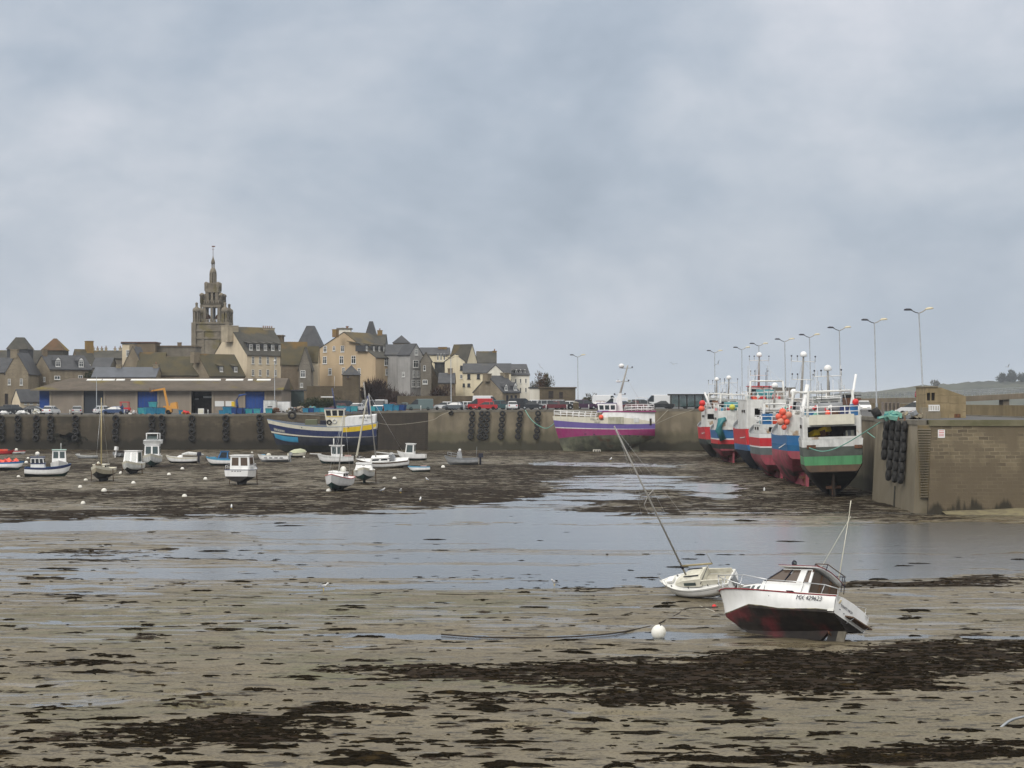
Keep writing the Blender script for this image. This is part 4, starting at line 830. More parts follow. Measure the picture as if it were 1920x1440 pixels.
twigs('leafy_tree', 'low grey green tree peeping over the white annex', 'tree', wx(998, 430), 430, 9.3, 1.2, 1.2, 3.0, 600, OLIV, tl=.5, th=.09)
twigs('scrub_bush', 'rounded scrub bush on the skyline left of the purple boat mast', 'bush', wx(1108, 460), 460, 7.4, 1.6, 1.3, 2.4, 700, OLIV, tl=.4, th=.09)
twigs('scrub_bush', 'small scrub bush on the skyline beside the tall lamp', 'bush', wx(1092, 462), 462, 7.4, 1.1, 1.1, 1.5, 500, OLIV, tl=.4, th=.09)
hg = twigs('hedge', 'long dark evergreen hedge behind the quay stacks', 'hedge', wx(618, 378), 378, 6.6, 6.5, .8, 2.1, 2600, EVG, tl=.35, th=.12)
twigs('evergreen_bush', 'dark rounded evergreen beside the stone house with dormers', 'bush', wx(168, 405), 405, 11.5, 1.1, 1.1, 3.4, 700, EVG, tl=.35, th=.12)
for i, (px, yb, rx, h) in enumerate([(1873, 716, 5.5, 8), (1894, 714, 4.5, 10), (1887, 715, 4, 6), (1915, 716, 6, 9), (1930, 714, 6, 8)]):
    twigs('pine_tree', ['windswept pine leaning on the island ridge, leftmost of the group', 'tallest narrow windswept pine on the island ridge', 'low dark pine between two taller island pines', 'broad pine on the island ridge at the frame edge', 'pine beyond the frame edge on the island ridge'][i], 'tree', wx(px, iD), iD - 10, wz(yb, iD) - 1.5, rx, rx, h, 500, PINE, tl=3, th=.7, group='pines on the island', up=.2)
twigs('scrub_bush', 'pale rounded bush clump on the island skyline behind the hut', 'bush', wx(1750, iD), iD - 10, wz(722, iD) - 1, 5, 5, 5, 350, OLIV, tl=2, th=.6)
# ================================================================= boats
def sheer(t, zs, zm, zb): return zm + (zs - zm) * ((.4 - t) / .4) ** 2 if t < .4 else zm + (zb - zm) * ((t - .4) / .6) ** 2
class Hull:
    """x forward from stern (0) to bow (L), y to port, z up from the keel"""
    def __init__(s, L, B, zs, zm, zb, r0=.75, rake=.6, qc=.45, pw=.6, ks=.0, kb=.5, ent=2.4, went=1.7, srake=0., flare=.12, kx=.3, stern_in=.1, bs=0.):
        s.__dict__.update(locals())
    def plan(s, t, ent):
        if t < .45: return s.r0 + (1 - s.r0) * math.sin(math.pi / 2 * t / .45)
        u = (t - .45) / .55; return max(0.0, 1 - u ** ent)
    def p(s, t, q, side=1):
        q = min(1.0, max(0.0, q)); t = min(1.0, max(0.0, t))
        zsh = sheer(t, s.zs, s.zm, s.zb)
        kz = s.ks * max(0, (s.kx - t) / s.kx) ** 1.3 + s.kb * max(0, (t - .78) / .22) ** 2.2
        z = kz + (zsh - kz) * q
        pd, pl = s.plan(t, s.ent), s.plan(t, s.went)
        a = min(1, q) ** .8
        wdt = (pl + (pd - pl) * a) * (1 - s.flare + s.flare * q)
        sh = min(1.0, (q / s.qc)) ** s.pw
        if s.bs:
            w_ = max(0, (.42 - t) / .42) ** .8 * s.bs; sh = sh * (1 - w_) + w_ * (.80 + .20 * min(1, q / .22) ** .6)
        y = s.B / 2 * wdt * sh
        x = t * s.L - s.rake * t ** 4 * (1 - q) ** 1.2 + s.srake * (1 - t) ** 5 * (1 - q)
        return Vector((x, y * side, z))
    def kz(s, t): return s.ks * max(0, (s.kx - t) / s.kx) ** 1.3 + s.kb * max(0, (t - .78) / .22) ** 2.2
    def zq(s, t, z):
        if isinstance(z, tuple): z = z[0] * (1 - t) * (1 - 2 * t) + z[1] * 4 * t * (1 - t) + z[2] * t * (2 * t - 1)
        k = s.kz(t); return min(1.0, max(0.0, (z - k) / (sheer(t, s.zs, s.zm, s.zb) - k)))
    def zbuild(s, parent, bands, *a, **k): return s.build(parent, [(0, z, m) for z, m in bands], *a, **k)
    def build(s, parent, bands, deckmat, qdeck=.86, railm=None, name='hull', thick=.07, n=22):
        """bands: [(q_stern, q_bow, material)] from the keel up, last must be 1,1"""
        b = MB(); nt_ = n; T = [i / nt_ for i in range(nt_)] + [.985, 1.0]
        lim = [(0, 0, None)] + list(bands)
        for (a0, a1, _), (b0, b1, mt) in zip(lim[:-1], lim[1:]):
            zb = bands[0][0] == 0
            f0 = (lambda t: 0.0) if a1 == 0 else (lambda t: s.zq(t, a1)) if zb else (lambda t: a0 + (a1 - a0) * t)
            f1 = (lambda t: 1.0) if zb and b1 == 99 else (lambda t: s.zq(t, b1)) if zb else (lambda t: b0 + (b1 - b0) * t)
            k = max(2, int(math.ceil((f1(.4) - f0(.4)) * 10)))
            for side in (1, -1):
                rings = []
                for t in T:
                    qa = f0(t); qb = f1(t)
                    rings.append([s.p(t, qa + (qb - qa) * j / k, side) for j in range(k + 1)])
                b.loft(rings, mt, cap=False, smooth=True, closed=False)
            qa, qb = f0(0), f1(0)
            if qb - qa < 1e-4: continue
            pts = [s.p(0, qa + (qb - qa) * j / k, 1) for j in range(k + 1)]; pr = [Vector((v.x, -v.y, v.z)) for v in pts[::-1]]
            b.poly(pts + pr, mt)
        if s.bs: b.loft([[s.p(t, 0, 1), s.p(t, 0, -1)] for t in T], bands[0][2], cap=False, smooth=True, closed=False)
        o = b.build(name, parent)
        d = MB(); rings = []
        for t in T:
            a = s.p(t, 1, 1); i_ = max(0, a.y - thick); c = s.p(t, qdeck, 1)
            yi = max(0, min(i_, c.y - thick * .6))
            rings.append([Vector((a.x, a.y, a.z + .005)), Vector((a.x - (.1 if t > .95 else 0), i_, a.z + .005)), Vector((a.x - (.12 if t > .95 else 0), yi, c.z)), Vector((a.x - .12 * (t > .95), -yi, c.z)), Vector((a.x - (.1 if t > .95 else 0), -i_, a.z + .005)), Vector((a.x, -a.y, a.z + .005))])
        d.loft(rings, deckmat, cap=False, closed=False); d.poly([rings[0][k] + Vector((.04 * (k in (1, 2, 3, 4)), 0, 0)) for k in range(6)], deckmat)
        d.build('deck', parent)
        if railm:
            r = MB()
            for side in (1, -1): r.tube([s.p(t, 1, side) + Vector((0, 0, .0)) for t in T], thick * .55, railm, 5)
            r.tube([s.p(0, 1, 1), s.p(0, 1, -1)], thick * .55, railm, 5); r.build('rub_rail', parent)
        return o
def rails(par, pts, h, mt, r=.025, posts=True, lines=(1.0, .5), name='railing', every=1):
    b = MB(); up = Vector((0, 0, h)); P = [Vector(p) for p in pts]
    for k in lines: b.tube([p + up * k for p in P], r, mt, 5)
    for p in P[::every]: b.tube([p, p + up], r, mt, 5)
    return b.build(name, par)
def cabin(par, x0, x1, w, z0, z1, mt, name='wheelhouse', fr=.12, br=.0, roofm=None, ov=.12, win='side+front+back', wz0=.45, wz1=.85, ns=2, nf=3, glass=GLASS, taper=.06, rth=.08, bw=None):
    """raked cabin; windows are glass panels standing 1 cm proud"""
    h = z1 - z0; bw = bw or w; b = MB()
    A = [(x0, -bw / 2, z0), (x1, -w / 2, z0), (x1, w / 2, z0), (x0, bw / 2, z0)]; tw = w / 2 * (1 - taper); tb = bw / 2 * (1 - taper)
    Bp = [(x0 + br * h, -tb, z1), (x1 - fr * h, -tw, z1), (x1 - fr * h, tw, z1), (x0 + br * h, tb, z1)]
    b.hexa(A + Bp, mt); o = b.build(name, par)
    r = MB(); X0, X1 = x0 + br * h - ov, x1 - fr * h + ov; rw = max(tw, tb) + ov * .6
    r.box(X0, X1, -rw, rw, z1, z1 + rth, roofm or mt); r.build('roof', o)
    def P(c0, c1, c2, c3, u, v): 
        a = Vector(c0).lerp(Vector(c1), u); t = Vector(c3).lerp(Vector(c2), u); return a.lerp(t, v)
    def panel(c0, c1, c2, c3, u0, u1, v0, v1):
        q = [P(c0, c1, c2, c3, *uv) for uv in ((u0, v0), (u1, v0), (u1, v1), (u0, v1))]
        nrm = (q[1] - q[0]).cross(q[3] - q[0]).normalized()
        mb = MB(); mb.hexa([v + nrm * -.01 for v in q] + [v + nrm * .012 for v in q], glass); mb.build('window', o)
    faces = {'front': (A[1], A[2], Bp[2], Bp[1], nf), 'back': (A[3], A[0], Bp[0], Bp[3], 2), 's1': (A[0], A[1], Bp[1], Bp[0], ns), 's2': (A[2], A[3], Bp[3], Bp[2], ns)}
    for k, (c0, c1, c2, c3, n) in faces.items():
        if k[0] == 's' and 'side' not in win or k == 'front' and 'front' not in win or k == 'back' and 'back' not in win: continue
        for i in range(n): panel(c0, c1, c2, c3, (i + .12) / n * .94 + .03, (i + .88) / n * .94 + .03, wz0 if k != 'back' else max(.3, wz0 - .1), wz1)
    return o
def outboard(par, x, z, y=0, mt=INK, sc=1.0):
    b = MB(); b.hexa([(x - .55 * sc, y - .16 * sc, z + .2 * sc), (x, y - .16 * sc, z + .2 * sc), (x, y + .16 * sc, z + .2 * sc), (x - .55 * sc, y + .16 * sc, z + .2 * sc), (x - .5 * sc, y - .14 * sc, z + .65 * sc), (x - .08, y - .14 * sc, z + .62 * sc), (x - .08, y + .14 * sc, z + .62 * sc), (x - .5 * sc, y + .14 * sc, z + .65 * sc)], mt)
    b.box(x - .34 * sc, x - .14 * sc, y - .07, y + .07, z - .55 * sc, z + .2 * sc, mt); b.box(x - .5 * sc, x - .1 * sc, y - .12, y + .12, z - .42 * sc, z - .38 * sc, mt); b.lathe([(.07 * sc, -.2), (.09 * sc, 0), (.05 * sc, .3)], mt, 8, (x - .3 * sc, y, z - .7 * sc)); return b.build('outboard_engine', par)
def at(px, py, zoff=0.0):
    D = gd(py); return (wx(px, D), D, zoff)
def mast(par, x, z0, h, r, mt=SPAR, rakex=0., spread=None, boom=None, stays=None, name='mast', top=True):
    b = MB(); b.tube([(x, 0, z0), (x - rakex, 0, z0 + h)], [r, r * .7], mt, 8)
    if spread:
        for fz, wd_ in spread: b.tube([(x - rakex * fz - .05, -wd_, z0 + h * fz), (x - rakex * fz, 0, z0 + h * fz + .06), (x - rakex * fz - .05, wd_, z0 + h * fz)], r * .4, mt, 5)
    o = b.build(name, par)
    if stays:
        w_ = MB()
        for p0, f in stays: w_.tube([p0, (x - rakex * f, 0, z0 + h * f)], .012, STEEL, 4)
        w_.build('stay', o)
    if boom: MB().tube([boom[0], boom[1]], boom[2], boom[3] if len(boom) > 3 else mt, 8).build('boom', par)
    return o
# ------------------------------------------------------ small boats on the sand
GB = 'small boats grounded on the harbour floor'
def boat(label, px, py, yaw, L, B, hs, colh=WHITE, colb=ANTI, stripe=None, heel=0, pitch=0, qb=.38, deckm=WHITE, railm=None, r0=.8, name='motor_boat', cat='boat', qd=.8, keel=.0, legs=False, rake=.5, text_=None, dz=0., ks=.1, shift=0.):
    D = gd(py) + shift; yw = R(yaw); mid = Vector((math.cos(yw), math.sin(yw), 0)) * (-L * .45)
    T = thing(name, label, cat, (wx(px, D) + mid.x, D + mid.y, keel + dz), (R(heel), R(pitch), yw), GB)
    H = Hull(L, B, hs, hs * .96, hs * 1.32, r0=r0, rake=rake, qc=.42, pw=.55, ks=ks, kb=hs * .35)
    bands = [(qb, qb * .85, colb)]
    if stripe: bands += [(.80, .78, colh), (1, 1, stripe)]
    else: bands += [(1, 1, colh)]
    H.build(T, bands, deckm, qd, railm)
    if keel:
        MB().hexa([(L * .15, -.08, -keel), (L * .62, -.08, -keel), (L * .62, .08, -keel), (L * .15, .08, -keel), (L * .08, -.1, ks + .1), (L * .75, -.1, .12), (L * .75, .1, .12), (L * .08, .1, ks + .1)], colb).build('keel', T)
    if legs:
        for sd in (1, -1):
            p = H.p(.5, .95, sd); MB().tube([(p.x, p.y + .06 * sd, p.z), (p.x, p.y + .12 * sd, -keel)], .045, WOOD, 6).build('beaching_leg', T)
    T['_L'] = L; return T, H
# 3 blue and white fishing boat
T, H = boat('white fishing boat with navy gunwale and dark windowed navy topped wheelhouse', 86, 896, 8, 5.2, 2.0, 1.25, WHITE, ANTIGR, NAVY, r0=.7, deckm=BLUE, pitch=0)
cabin(T, .7, 2.3, 1.4, .8, 2.35, WHITE, roofm=NAVY, wz0=.52, wz1=.9, ns=3, nf=2, glass=GLASS)
q = MB().box(.68, 2.32, -.73, .73, 1.62, 1.72, NAVY).build('stripe', T); MB().ball((1.4, 0, 2.75), .26, BUOYM).build('buoy', T); MB().box(2.8, 3.9, .93, 1.02, .95, 1.04, INK).build('name_stripe', T)
# 4 white boat with teal roof behind
T, H = boat('white cabin boat with pale green roof behind the navy edged fishing boat', 111, 886, -78, 5.2, 2.1, 1.2, WHITE, ANTIGR, None, deckm=WHITE)
cabin(T, 1.4, 3.6, 1.7, 1.0, 2.75, WHITE, roofm=mat('pale_green_roof', (.35, .47, .42), rough=.6), wz0=.45, wz1=.9, ns=2, nf=2, glass=CGLASS); MB().tube([(1.9, .2, 2.8), (1.9, .2, 3.6)], .03, WHITE, 5).build('antenna', T)
# 1 far left red and white
T, H = boat('white and blue open boat heaped with red covers at the left edge', 6, 884, 12, 4.6, 1.8, 1.0, WHITE, ANTIGR, BLUE, heel=-14, deckm=GREYP)
q = MB()
for i in range(7): q.cbox((1.2 + i * .42, random.uniform(-.3, .3), 1.05 + random.uniform(0, .25)), (.5, .8, .4), RED if i % 2 else ORB, (random.random(), random.random(), 1))
q.build('cover', T)
T, H = boat('small red dinghy far left at the foot of the quay', 5, 854, 30, 3.6, 1.6, .75, RED, RED, None, deckm=DARK, r0=.7); MB().box(1, 2.3, -.5, .5, .6, 1.0, ORB).build('cover', T)
T, H = boat('small white inflatable dinghy with red trim near the quay foot', 28, 853, 160, 3.4, 1.7, .7, DIRTYW, GREYP, RED, deckm=GREYP, r0=.8); MB().ball((1.2, .1, .85), .25, BUOYM).build('buoy', T)
T, H = boat('small grey open dinghy lying near the quay', 164, 862, 185, 3.3, 1.5, .65, GREYP, ANTI, DIRTYW, deckm=GREYP, r0=.7); MB().box(2.6, 3.1, -.2, .2, .75, .9, DIRTYW).build('thwart', T)
# 6 beige sailboat bow on
T, H = boat('beige sailing boat seen bow on with bare ochre mast and beaching legs', 193, 905, -92, 5.8, 2.2, 1.15, mat('beige_hull', (.40, .36, .27), (.34, .30, .22), sc=2, rough=.6, streak=.2), ANTI, OFFW, name='sailing_boat', keel=.45, legs=True, deckm=OFFW, qd=.93, qb=.5)
cabin(T, 2.4, 4.6, 1.3, 1.1, 1.5, OFFW, name='coachroof', win='side', ns=2, fr=.5); mast(T, 3.3, 1.4, 7.3, .075, GSPAR, stays=[((5.7, 0, 1.5), .95), ((.1, 0, 1.2), 1)]); MB().ball((5.0, .1, 1.75), .15, OFFW).build('buoy', T); MB().box(4.2, 4.8, -.3, .3, 1.5, 1.62, WOOD).build('hatch', T)
# 7 dark little boat by the quay
T, H = boat('small dark grey boat with white outboard pointing at the quay', 228, 858, 75, 4.0, 1.8, .85, GREYP, ANTI, GREYP, deckm=DARK, heel=8); outboard(T, -.02, .95, 0, WHITE, 1.3)
# 8 white pilothouse stern on
T, H = boat('white cabin boat with wide windscreen on beaching legs, left of the flybridge boat', 249, 890, -96, 4.8, 2.25, 1.1, DIRTYW, ANTI, OFFW, keel=.3, legs=True, deckm=WHITE, qb=.35)
cabin(T, 1.2, 3.2, 1.75, 1.1, 2.5, WHITE, wz0=.12, wz1=.9, ns=1, nf=2, glass=CGLASS, fr=.3, taper=.1)
# 9 flybridge
T, H = boat('tall white flybridge motor cruiser on the harbour floor', 286, 877, -84, 6.0, 2.5, 1.3, DIRTYW, ANTIGR, OFFW, deckm=WHITE, keel=.25)
c = cabin(T, 1.4, 4.0, 1.95, 1.2, 2.8, WHITE, wz0=.25, wz1=.85, ns=2, nf=2, glass=CGLASS); MB().hexa([(.5, -1.15, 2.9), (3.7, -1.15, 2.9), (3.7, 1.15, 2.9), (.5, 1.15, 2.9), (.5, -1.2, 3.4), (4.1, -1.1, 3.35), (4.1, 1.1, 3.35), (.5, 1.2, 3.4)], WHITE).build('flybridge', T)
rails(T, [(1.6, -.9, 3.4), (1.9, -.8, 3.4), (3.4, -.7, 3.4), (3.4, .7, 3.4), (1.9, .8, 3.4), (1.6, .9, 3.4)], .85, WHITE, .05, lines=(1.0,)); MB().box(1.5, 3.5, -.8, .8, 4.22, 4.32, WHITE).build('canopy', T); MB().hexa([(3.1, -.7, 3.45), (3.5, -.75, 3.45), (3.5, .75, 3.45), (3.1, .7, 3.45), (2.9, -.65, 4.0), (3.1, -.7, 4.0), (3.1, .7, 4.0), (2.9, .65, 4.0)], CGLASS).build('window', T)
# 10 runabout
T, H = boat('white runabout with black outboard and a rolled white cover', 343, 870, 186, 4.3, 1.8, .95, WHITE, ANTI, OFFW, deckm=WHITE, r0=.85); outboard(T, .05, .9, 0, INK, 1.2)
MB().tube([(-.9, -.3, 1.25), (.2, -.35, 1.4), (1.2, -.3, 1.5), (2.1, -.2, 1.35)], [.12, .2, .22, .1], DIRTYW, 8).build('rolled_cover', T); MB().hexa([(2.0, -.6, .8), (2.9, -.4, .9), (2.9, .4, .9), (2.0, .6, .8), (2.0, -.5, 1.25), (2.4, -.35, 1.25), (2.4, .35, 1.25), (2.0, .5, 1.25)], WHITE).build('console', T)
# 11 blue cabin boat
T, H = boat('white boat with light blue gunwale and blue cuddy', 421, 875, 184, 4.5, 1.9, 1.05, WHITE, ANTIGR, LBLUE, heel=4, deckm=LBLUE, r0=.8)
cabin(T, 1.5, 3.0, 1.4, .95, 2.0, BLUE, roofm=BLUE, wz0=.2, wz1=.9, ns=1, nf=1, fr=.5, glass=GLASS, name='cuddy'); MB().box(3.1, 3.9, -.5, .5, 1.05, 1.3, LBLUE).build('fore_hatch', T); rails(T, [(.1, .8, 1.0), (.05, 0, 1.0), (.1, -.8, 1.0), (1.2, -.85, 1.0)], .45, WHITE, .03)
# 12 big white stern-on with brown windows
T, H = boat('white cabin boat with brown windows and deep dark keel, stern towards the viewer', 455, 914, 83, 5.6, 2.75, 1.35, WHITE, ANTI, None, keel=.35, legs=True, deckm=WHITE, r0=.92, qb=.46, railm=NAVY, shift=5.0)
cabin(T, 1.3, 3.6, 2.1, 1.3, 2.75, WHITE, wz0=.3, wz1=.88, ns=1, nf=2, glass=BGLASS, fr=.35, taper=.08); q = MB()
for y in (-.5, -.25, .05, .35): q.box(-.012, 0, y, y + .16, 1.17, 1.24, INK)
q.build('vent', T); rails(T, [(.3, 1.2, 1.3), (1.5, 1.3, 1.3), (3.5, 1.15, 1.4)], .5, STEEL, .025); rails(T, [(.3, -1.2, 1.3), (1.5, -1.3, 1.3), (3.5, -1.15, 1.4)], .5, STEEL, .025)
# 13 white open boat
T, H = boat('white open boat with blue white covers and a fender stripe', 515, 868, 176, 4.5, 1.9, .95, WHITE, GREYP, DIRTYW, heel=9, deckm=GREYP, r0=.8); outboard(T, .05, .85, .1, GREYP, 1.0)
MB().ball((2.9, .1, 1.1), .35, OFFW, sq=.8).build('cover', T); MB().box(3.4, 3.9, -.3, .3, .9, 1.2, LBLUE).build('tarpaulin', T); q = MB()
for i in range(4): q.box(.7 + i * .75, 1.15 + i * .75, .93, .97, .55, .66, INK)
q.build('fender', T)
T, H = boat('small dinghy under a pale yellow green cover', 558, 859, 40, 3.2, 1.7, .8, OFFW, ANTI, None, deckm=OFFW, heel=-6, r0=.7); q = MB(); q.loft([[(x, y * w_, .72 + h * (1 - abs(y)) ** .6) for y in (-1, -.6, -.2, .2, .6, 1)] for x, w_, h in ((.05, .75, .35), (1.0, .9, .75), (2.0, .75, .85), (2.9, .3, .6))], mat('pale_green_cover', (.42, .43, .30), (.36, .38, .26), sc=2, rough=.8), cap=False, smooth=True, closed=False); q.build('cover', T)
# 15 white wheelhouse boat
T, H = boat('white wheelhouse boat with long pulpit pole in front of the navy trawler', 632, 871, 183, 5.0, 2.0, 1.15, WHITE, ANTIGR, DIRTYW, deckm=WHITE)
cabin(T, 1.5, 3.0, 1.5, 1.0, 2.6, WHITE, wz0=.3, wz1=.9, ns=2, nf=2, glass=CGLASS, fr=-.05, ov=.25); MB().tube([(4.4, 0, 1.45), (6.0, 0, 1.5)], .06, WHITE, 6).build('pulpit', T); MB().tube([(2.7, .2, 2.6), (2.7, .2, 3.6)], .09, DIRTYW, 6).build('antenna', T); MB().box(.3, 1.2, -.5, .5, 1.0, 1.3, mat('pink_box', (.45, .3, .27), rough=.7)).build('fish_box', T)
q = MB(); [q.tube([(2 + .2 * i, -.5 + .3 * i, 2.6), (2 + .2 * i, -.5 + .3 * i, 3.0)], .025, INK, 4) for i in range(4)]; q.build('rod_holder', T)
# 16 sailboat heeled
T, H = boat('white sloop with brown stripe and furled jib leaning over', 722, 879, 176, 6.9, 2.3, 1.1, WHITE, ANTI, mat('brown_stripe', (.12, .09, .07), rough=.5), name='sailing_boat', heel=-13, pitch=3, deckm=WHITE, qd=.95, qb=.3, keel=.25, r0=.7, rake=1.0)
cabin(T, 2.4, 5.0, 1.5, 1.05, 1.5, WHITE, name='coachroof', win='side', ns=2, fr=.8, taper=.12, wz0=.35, wz1=.8); mast(T, 4.2, 1.4, 8.6, .09, SPAR, rakex=-.2, boom=((4.1, 0, 2.2), (.9, 0, 1.7), .06, DIRTYW), stays=[((.1, .4, 1.1), 1)])
MB().tube([(6.8, 0, 1.5), (6.6, 0, 2.0), (4.9, 0, 8.6), (4.6, 0, 9.3)], [.05, .13, .09, .04], OFFW, 7).build('furled_jib', T); rails(T, [H.p(1, 1) + Vector((-.1, 0, 0)), H.p(.9, 1, 1), H.p(.8, 1, 1)], .5, STEEL, .02, name='pulpit'); MB().hexa([(1.7, -.7, 1.2), (2.5, -.7, 1.3), (2.5, .7, 1.3), (1.7, .7, 1.2), (2.0, -.6, 1.9), (2.4, -.6, 1.9), (2.4, .6, 1.9), (2.0, .6, 1.9)], GREYP).build('spray_hood', T)
# 17
T, H = boat('white pilothouse boat with green tinted windows under the dark quay wall', 773, 865, 4, 4.3, 1.8, 1.05, WHITE, ANTIGR, WHITE, deckm=WHITE, pitch=-2, r0=.85)
T.rotation_euler[2] = R(172); T.location.x += 3.9
cabin(T, 1.7, 3.0, 1.45, .95, 2.45, WHITE, wz0=.2, wz1=.9, ns=1, nf=2, glass=CGLASS, fr=.1, ov=.12)
# 18 red trimmed sailboat bow on
T, H = boat('white sailing boat with red deck trim and mast, bow towards the viewer', 634, 922, -98, 6.2, 2.4, 1.2, WHITE, ANTIGR, None, railm=RED, name='sailing_boat', heel=-5, keel=.25, deckm=WHITE, qd=.96, qb=.42)
b_ = cabin(T, 2.2, 4.6, 1.6, 1.15, 1.65, WHITE, name='coachroof', win='side', ns=2, fr=.7, taper=.12); MB().box(3.3, 4.3, -.35, .35, 1.66, 1.72, RUST).build('hatch', T); mast(T, 3.2, 1.6, 6.3, .06, SPAR, rakex=.2, spread=[(.55, .75)], stays=[((6, 0, 1.6), .97), ((2.8, 1.1, 1.25), .97), ((2.8, -1.1, 1.25), .97)]); MB().ball((2.6, .3, 1.95), .3, BUOYM).build('buoy', T)
# 19 white on legs
T, H = boat('white sailing boat hull without mast on long beaching legs', 683, 908, -88, 4.6, 2.3, 1.1, DIRTYW, ANTIGR, OFFW, keel=.45, legs=True, deckm=WHITE, qd=.97, qb=.42, name='sailing_boat')
cabin(T, 1.6, 3.9, 1.9, 1.1, 1.75, WHITE, name='coachroof', win='', fr=.5, taper=.2); MB().box(3.62, 3.68, -.14, .14, 1.4, 1.6, INK).build('hatch', T)
# 20 small dinghy
T, H = boat('tiny blue and white dinghy beside the leaning sloop', 787, 887, 200, 2.7, 1.4, .7, WHITE, ANTIGR, LBLUE, heel=14, deckm=BLUE, r0=.7); MB().box(.4, 1.1, -.4, .4, .6, .85, MATS['pink_box']).build('crate', T)
# 21 grey alu boat
T, H = boat('grey aluminium workboat with black outboard and rod rack', 868, 873, 183, 4.6, 1.9, 1.05, ALU, GREYP, GREYP, deckm=GREYP, r0=.9); outboard(T, .02, .85, 0, INK, 1.3)
rails(T, [H.p(.9, 1, 1), H.p(.8, 1, 1), H.p(.6, 1, 1)], .6, GALV, .03); MB().hexa([(2.1, -.4, .8), (3.0, -.4, .8), (3.0, .4, .8), (2.1, .4, .8), (2.3, -.35, 1.9), (2.8, -.35, 1.9), (2.8, .35, 1.9), (2.3, .35, 1.9)], ALU).build('console', T); MB().ball((2.5, 0, 2.1), .2, WHITE).build('radar_dome', T); MB().tube([(.3, .6, 1), (.2, .6, 2.6)], .02, GALV, 4).build('antenna', T)
# ------------------------------------------------------ two big boats on the far quay (broadside, bow left)
def big(label, px0, px1, pyb, yaw, L, B, zs, zm, zb, name='fishing_trawler', heel=0, pitch=0, **k):
    D = gd(pyb); T = thing(name, label, 'fishing boat', (wx(px1, D), D + 2.5, -.1), (R(heel), R(pitch), R(yaw)), 'fishing boats along the quays'); H = Hull(L, B, zs, zm, zb, **k); return T, H, D
D_ = gd(850); L_ = (705 - 499) / F * (D_ + 2)
T, H, D = big('navy and white trawler with yellow quarter lying along the stone quay', 499, 705, 850, 180, L_, 5.2, 5.3, 4.65, 5.8, r0=.7, rake=1.8, ks=.6, kb=.9, qc=.45, heel=-3, pitch=.0, flare=.16)
LB2 = mat('trawler_light_blue', (.035, .24, .42), (.05, .28, .45), sc=1, rough=.5, streak=.15)
LNV = mat('trawler_lower_navy', (.022, .027, .05), (.035, .038, .05), sc=.6, rough=.7, streak=.4)
H.zbuild(T, [(1.5, mat('trawler_bottom', (.028, .03, .024), (.045, .045, .035), sc=.5, rough=.85, streak=.3)), ((3.0, 2.9, 3.5), LNV), ((3.02, 3.05, 3.8), OFFW), ((4.3, 4.0, 5.1), NAVY), (99, OFFW)], GREYP, .9, BLUE)
q = MB()   # coloured panels that follow the plating, 1 cm proud
def plate(t0, t1, qa, qb_, mt, side=1, n=10, off=.02, name='painted_panel', skew=0., par=None, HH=None):
    HH = HH or H; rings = []
    for i in range(n + 1):
        rr_ = []
        for j in range(5):
            v = j / 4; t = t0 + (t1 - t0) * i / n + skew * (v - .5) * (1 if i == 0 else 0 if i == n else 1 - i / n)
            p = HH.p(t, (qa[0] + (qa[1] - qa[0]) * i / n) * (1 - v) + (qb_[0] + (qb_[1] - qb_[0]) * i / n) * v, side); p.y += off * side; rr_.append(p)
        rings.append(rr_)
    m_ = MB(); m_.loft(rings, mt, cap=False, smooth=True, closed=False); return m_.build(name, par or T)
plate(.72, .97, (.40, .40), (.58, .55), LB2); plate(.0, .30, (.79, .80), (.965, .965), YEL, skew=-.1)
plate(.84, .955, (.68, .66), (.76, .755), GREYP, off=.03, name='number_plate')
def ontext(HH, T_, t, q, s_, size, mt, side=1, off=.05, ang=0, name='lettering'):
    a = HH.p(t - .02, q, side); c = HH.p(t + .02, q, side); n = Vector((0, side, 0)); x = (a - c) if side > 0 else (c - a); o = HH.p(t, q, side) + Vector((0, side * off, 0)); return text(name, s_, size, mt, T_, frame3(o, x, n))
ontext(H, T, .90, .715, 'MX 22 4120', .36, OFFW, off=.05); 
box = MB(); box.prism([(.15, 5.1), (5.2, 4.65), (5.2, 6.2), (.1, 6.6)], 'y', -1.75, 1.75, WHITE); sh = box.build('shelter', T)
text('lettering', "AK'A BRIZ", .5, INK, sh, frame3((1.7, 1.77, 6.15), (-1, 0, 0), (0, 1, 0))); text('lettering', 'MX', .34, INK, sh, frame3((1.7, 1.77, 5.65), (-1, 0, 0), (0, 1, 0)))
cabin(T, 5.3, 8.3, 2.5, 4.6, 7.55, OFFW, fr=-.16, wz0=.62, wz1=.93, ns=3, nf=3, roofm=NAVY, ov=.1); MB().box(5.25, 8.35, -1.27, 1.27, 6.25, 6.35, YEL).build('stripe', T); MB().torus((7.0, 1.29, 5.5), .33, .09, DIRTYW, 'y').build('life_ring', T); MB().torus((7.9, 1.35, 5.35), .33, .12, RUBBER, 'y').build('fender_tyre', T); MB().torus((14.2, .5, 6.5), .55, .22, RUBBER, 'y').build('fender_tyre', T)
mast(T, 7.0, 7.6, 3.4, .16, NAVY, rakex=-.5, spread=[(.8, .8)]); MB().box(7.3, 9.4, -.15, .15, 9.45, 9.6, WHITE).build('radar_scanner', T); MB().tube([(7.1, 0, 11), (7.1, 0, 13.0)], .03, DIRTYW, 4).build('antenna', T)
q = MB(); 
for y in (-1.3, 1.3): q.tube([(1.2, y, 6.6), (1.5, y * .8, 9.6)], .15, NAVY, 7); q.tube([(1.6, y, 6.6), (2.2, y * .6, 12.0)], .05, SPAR, 5)
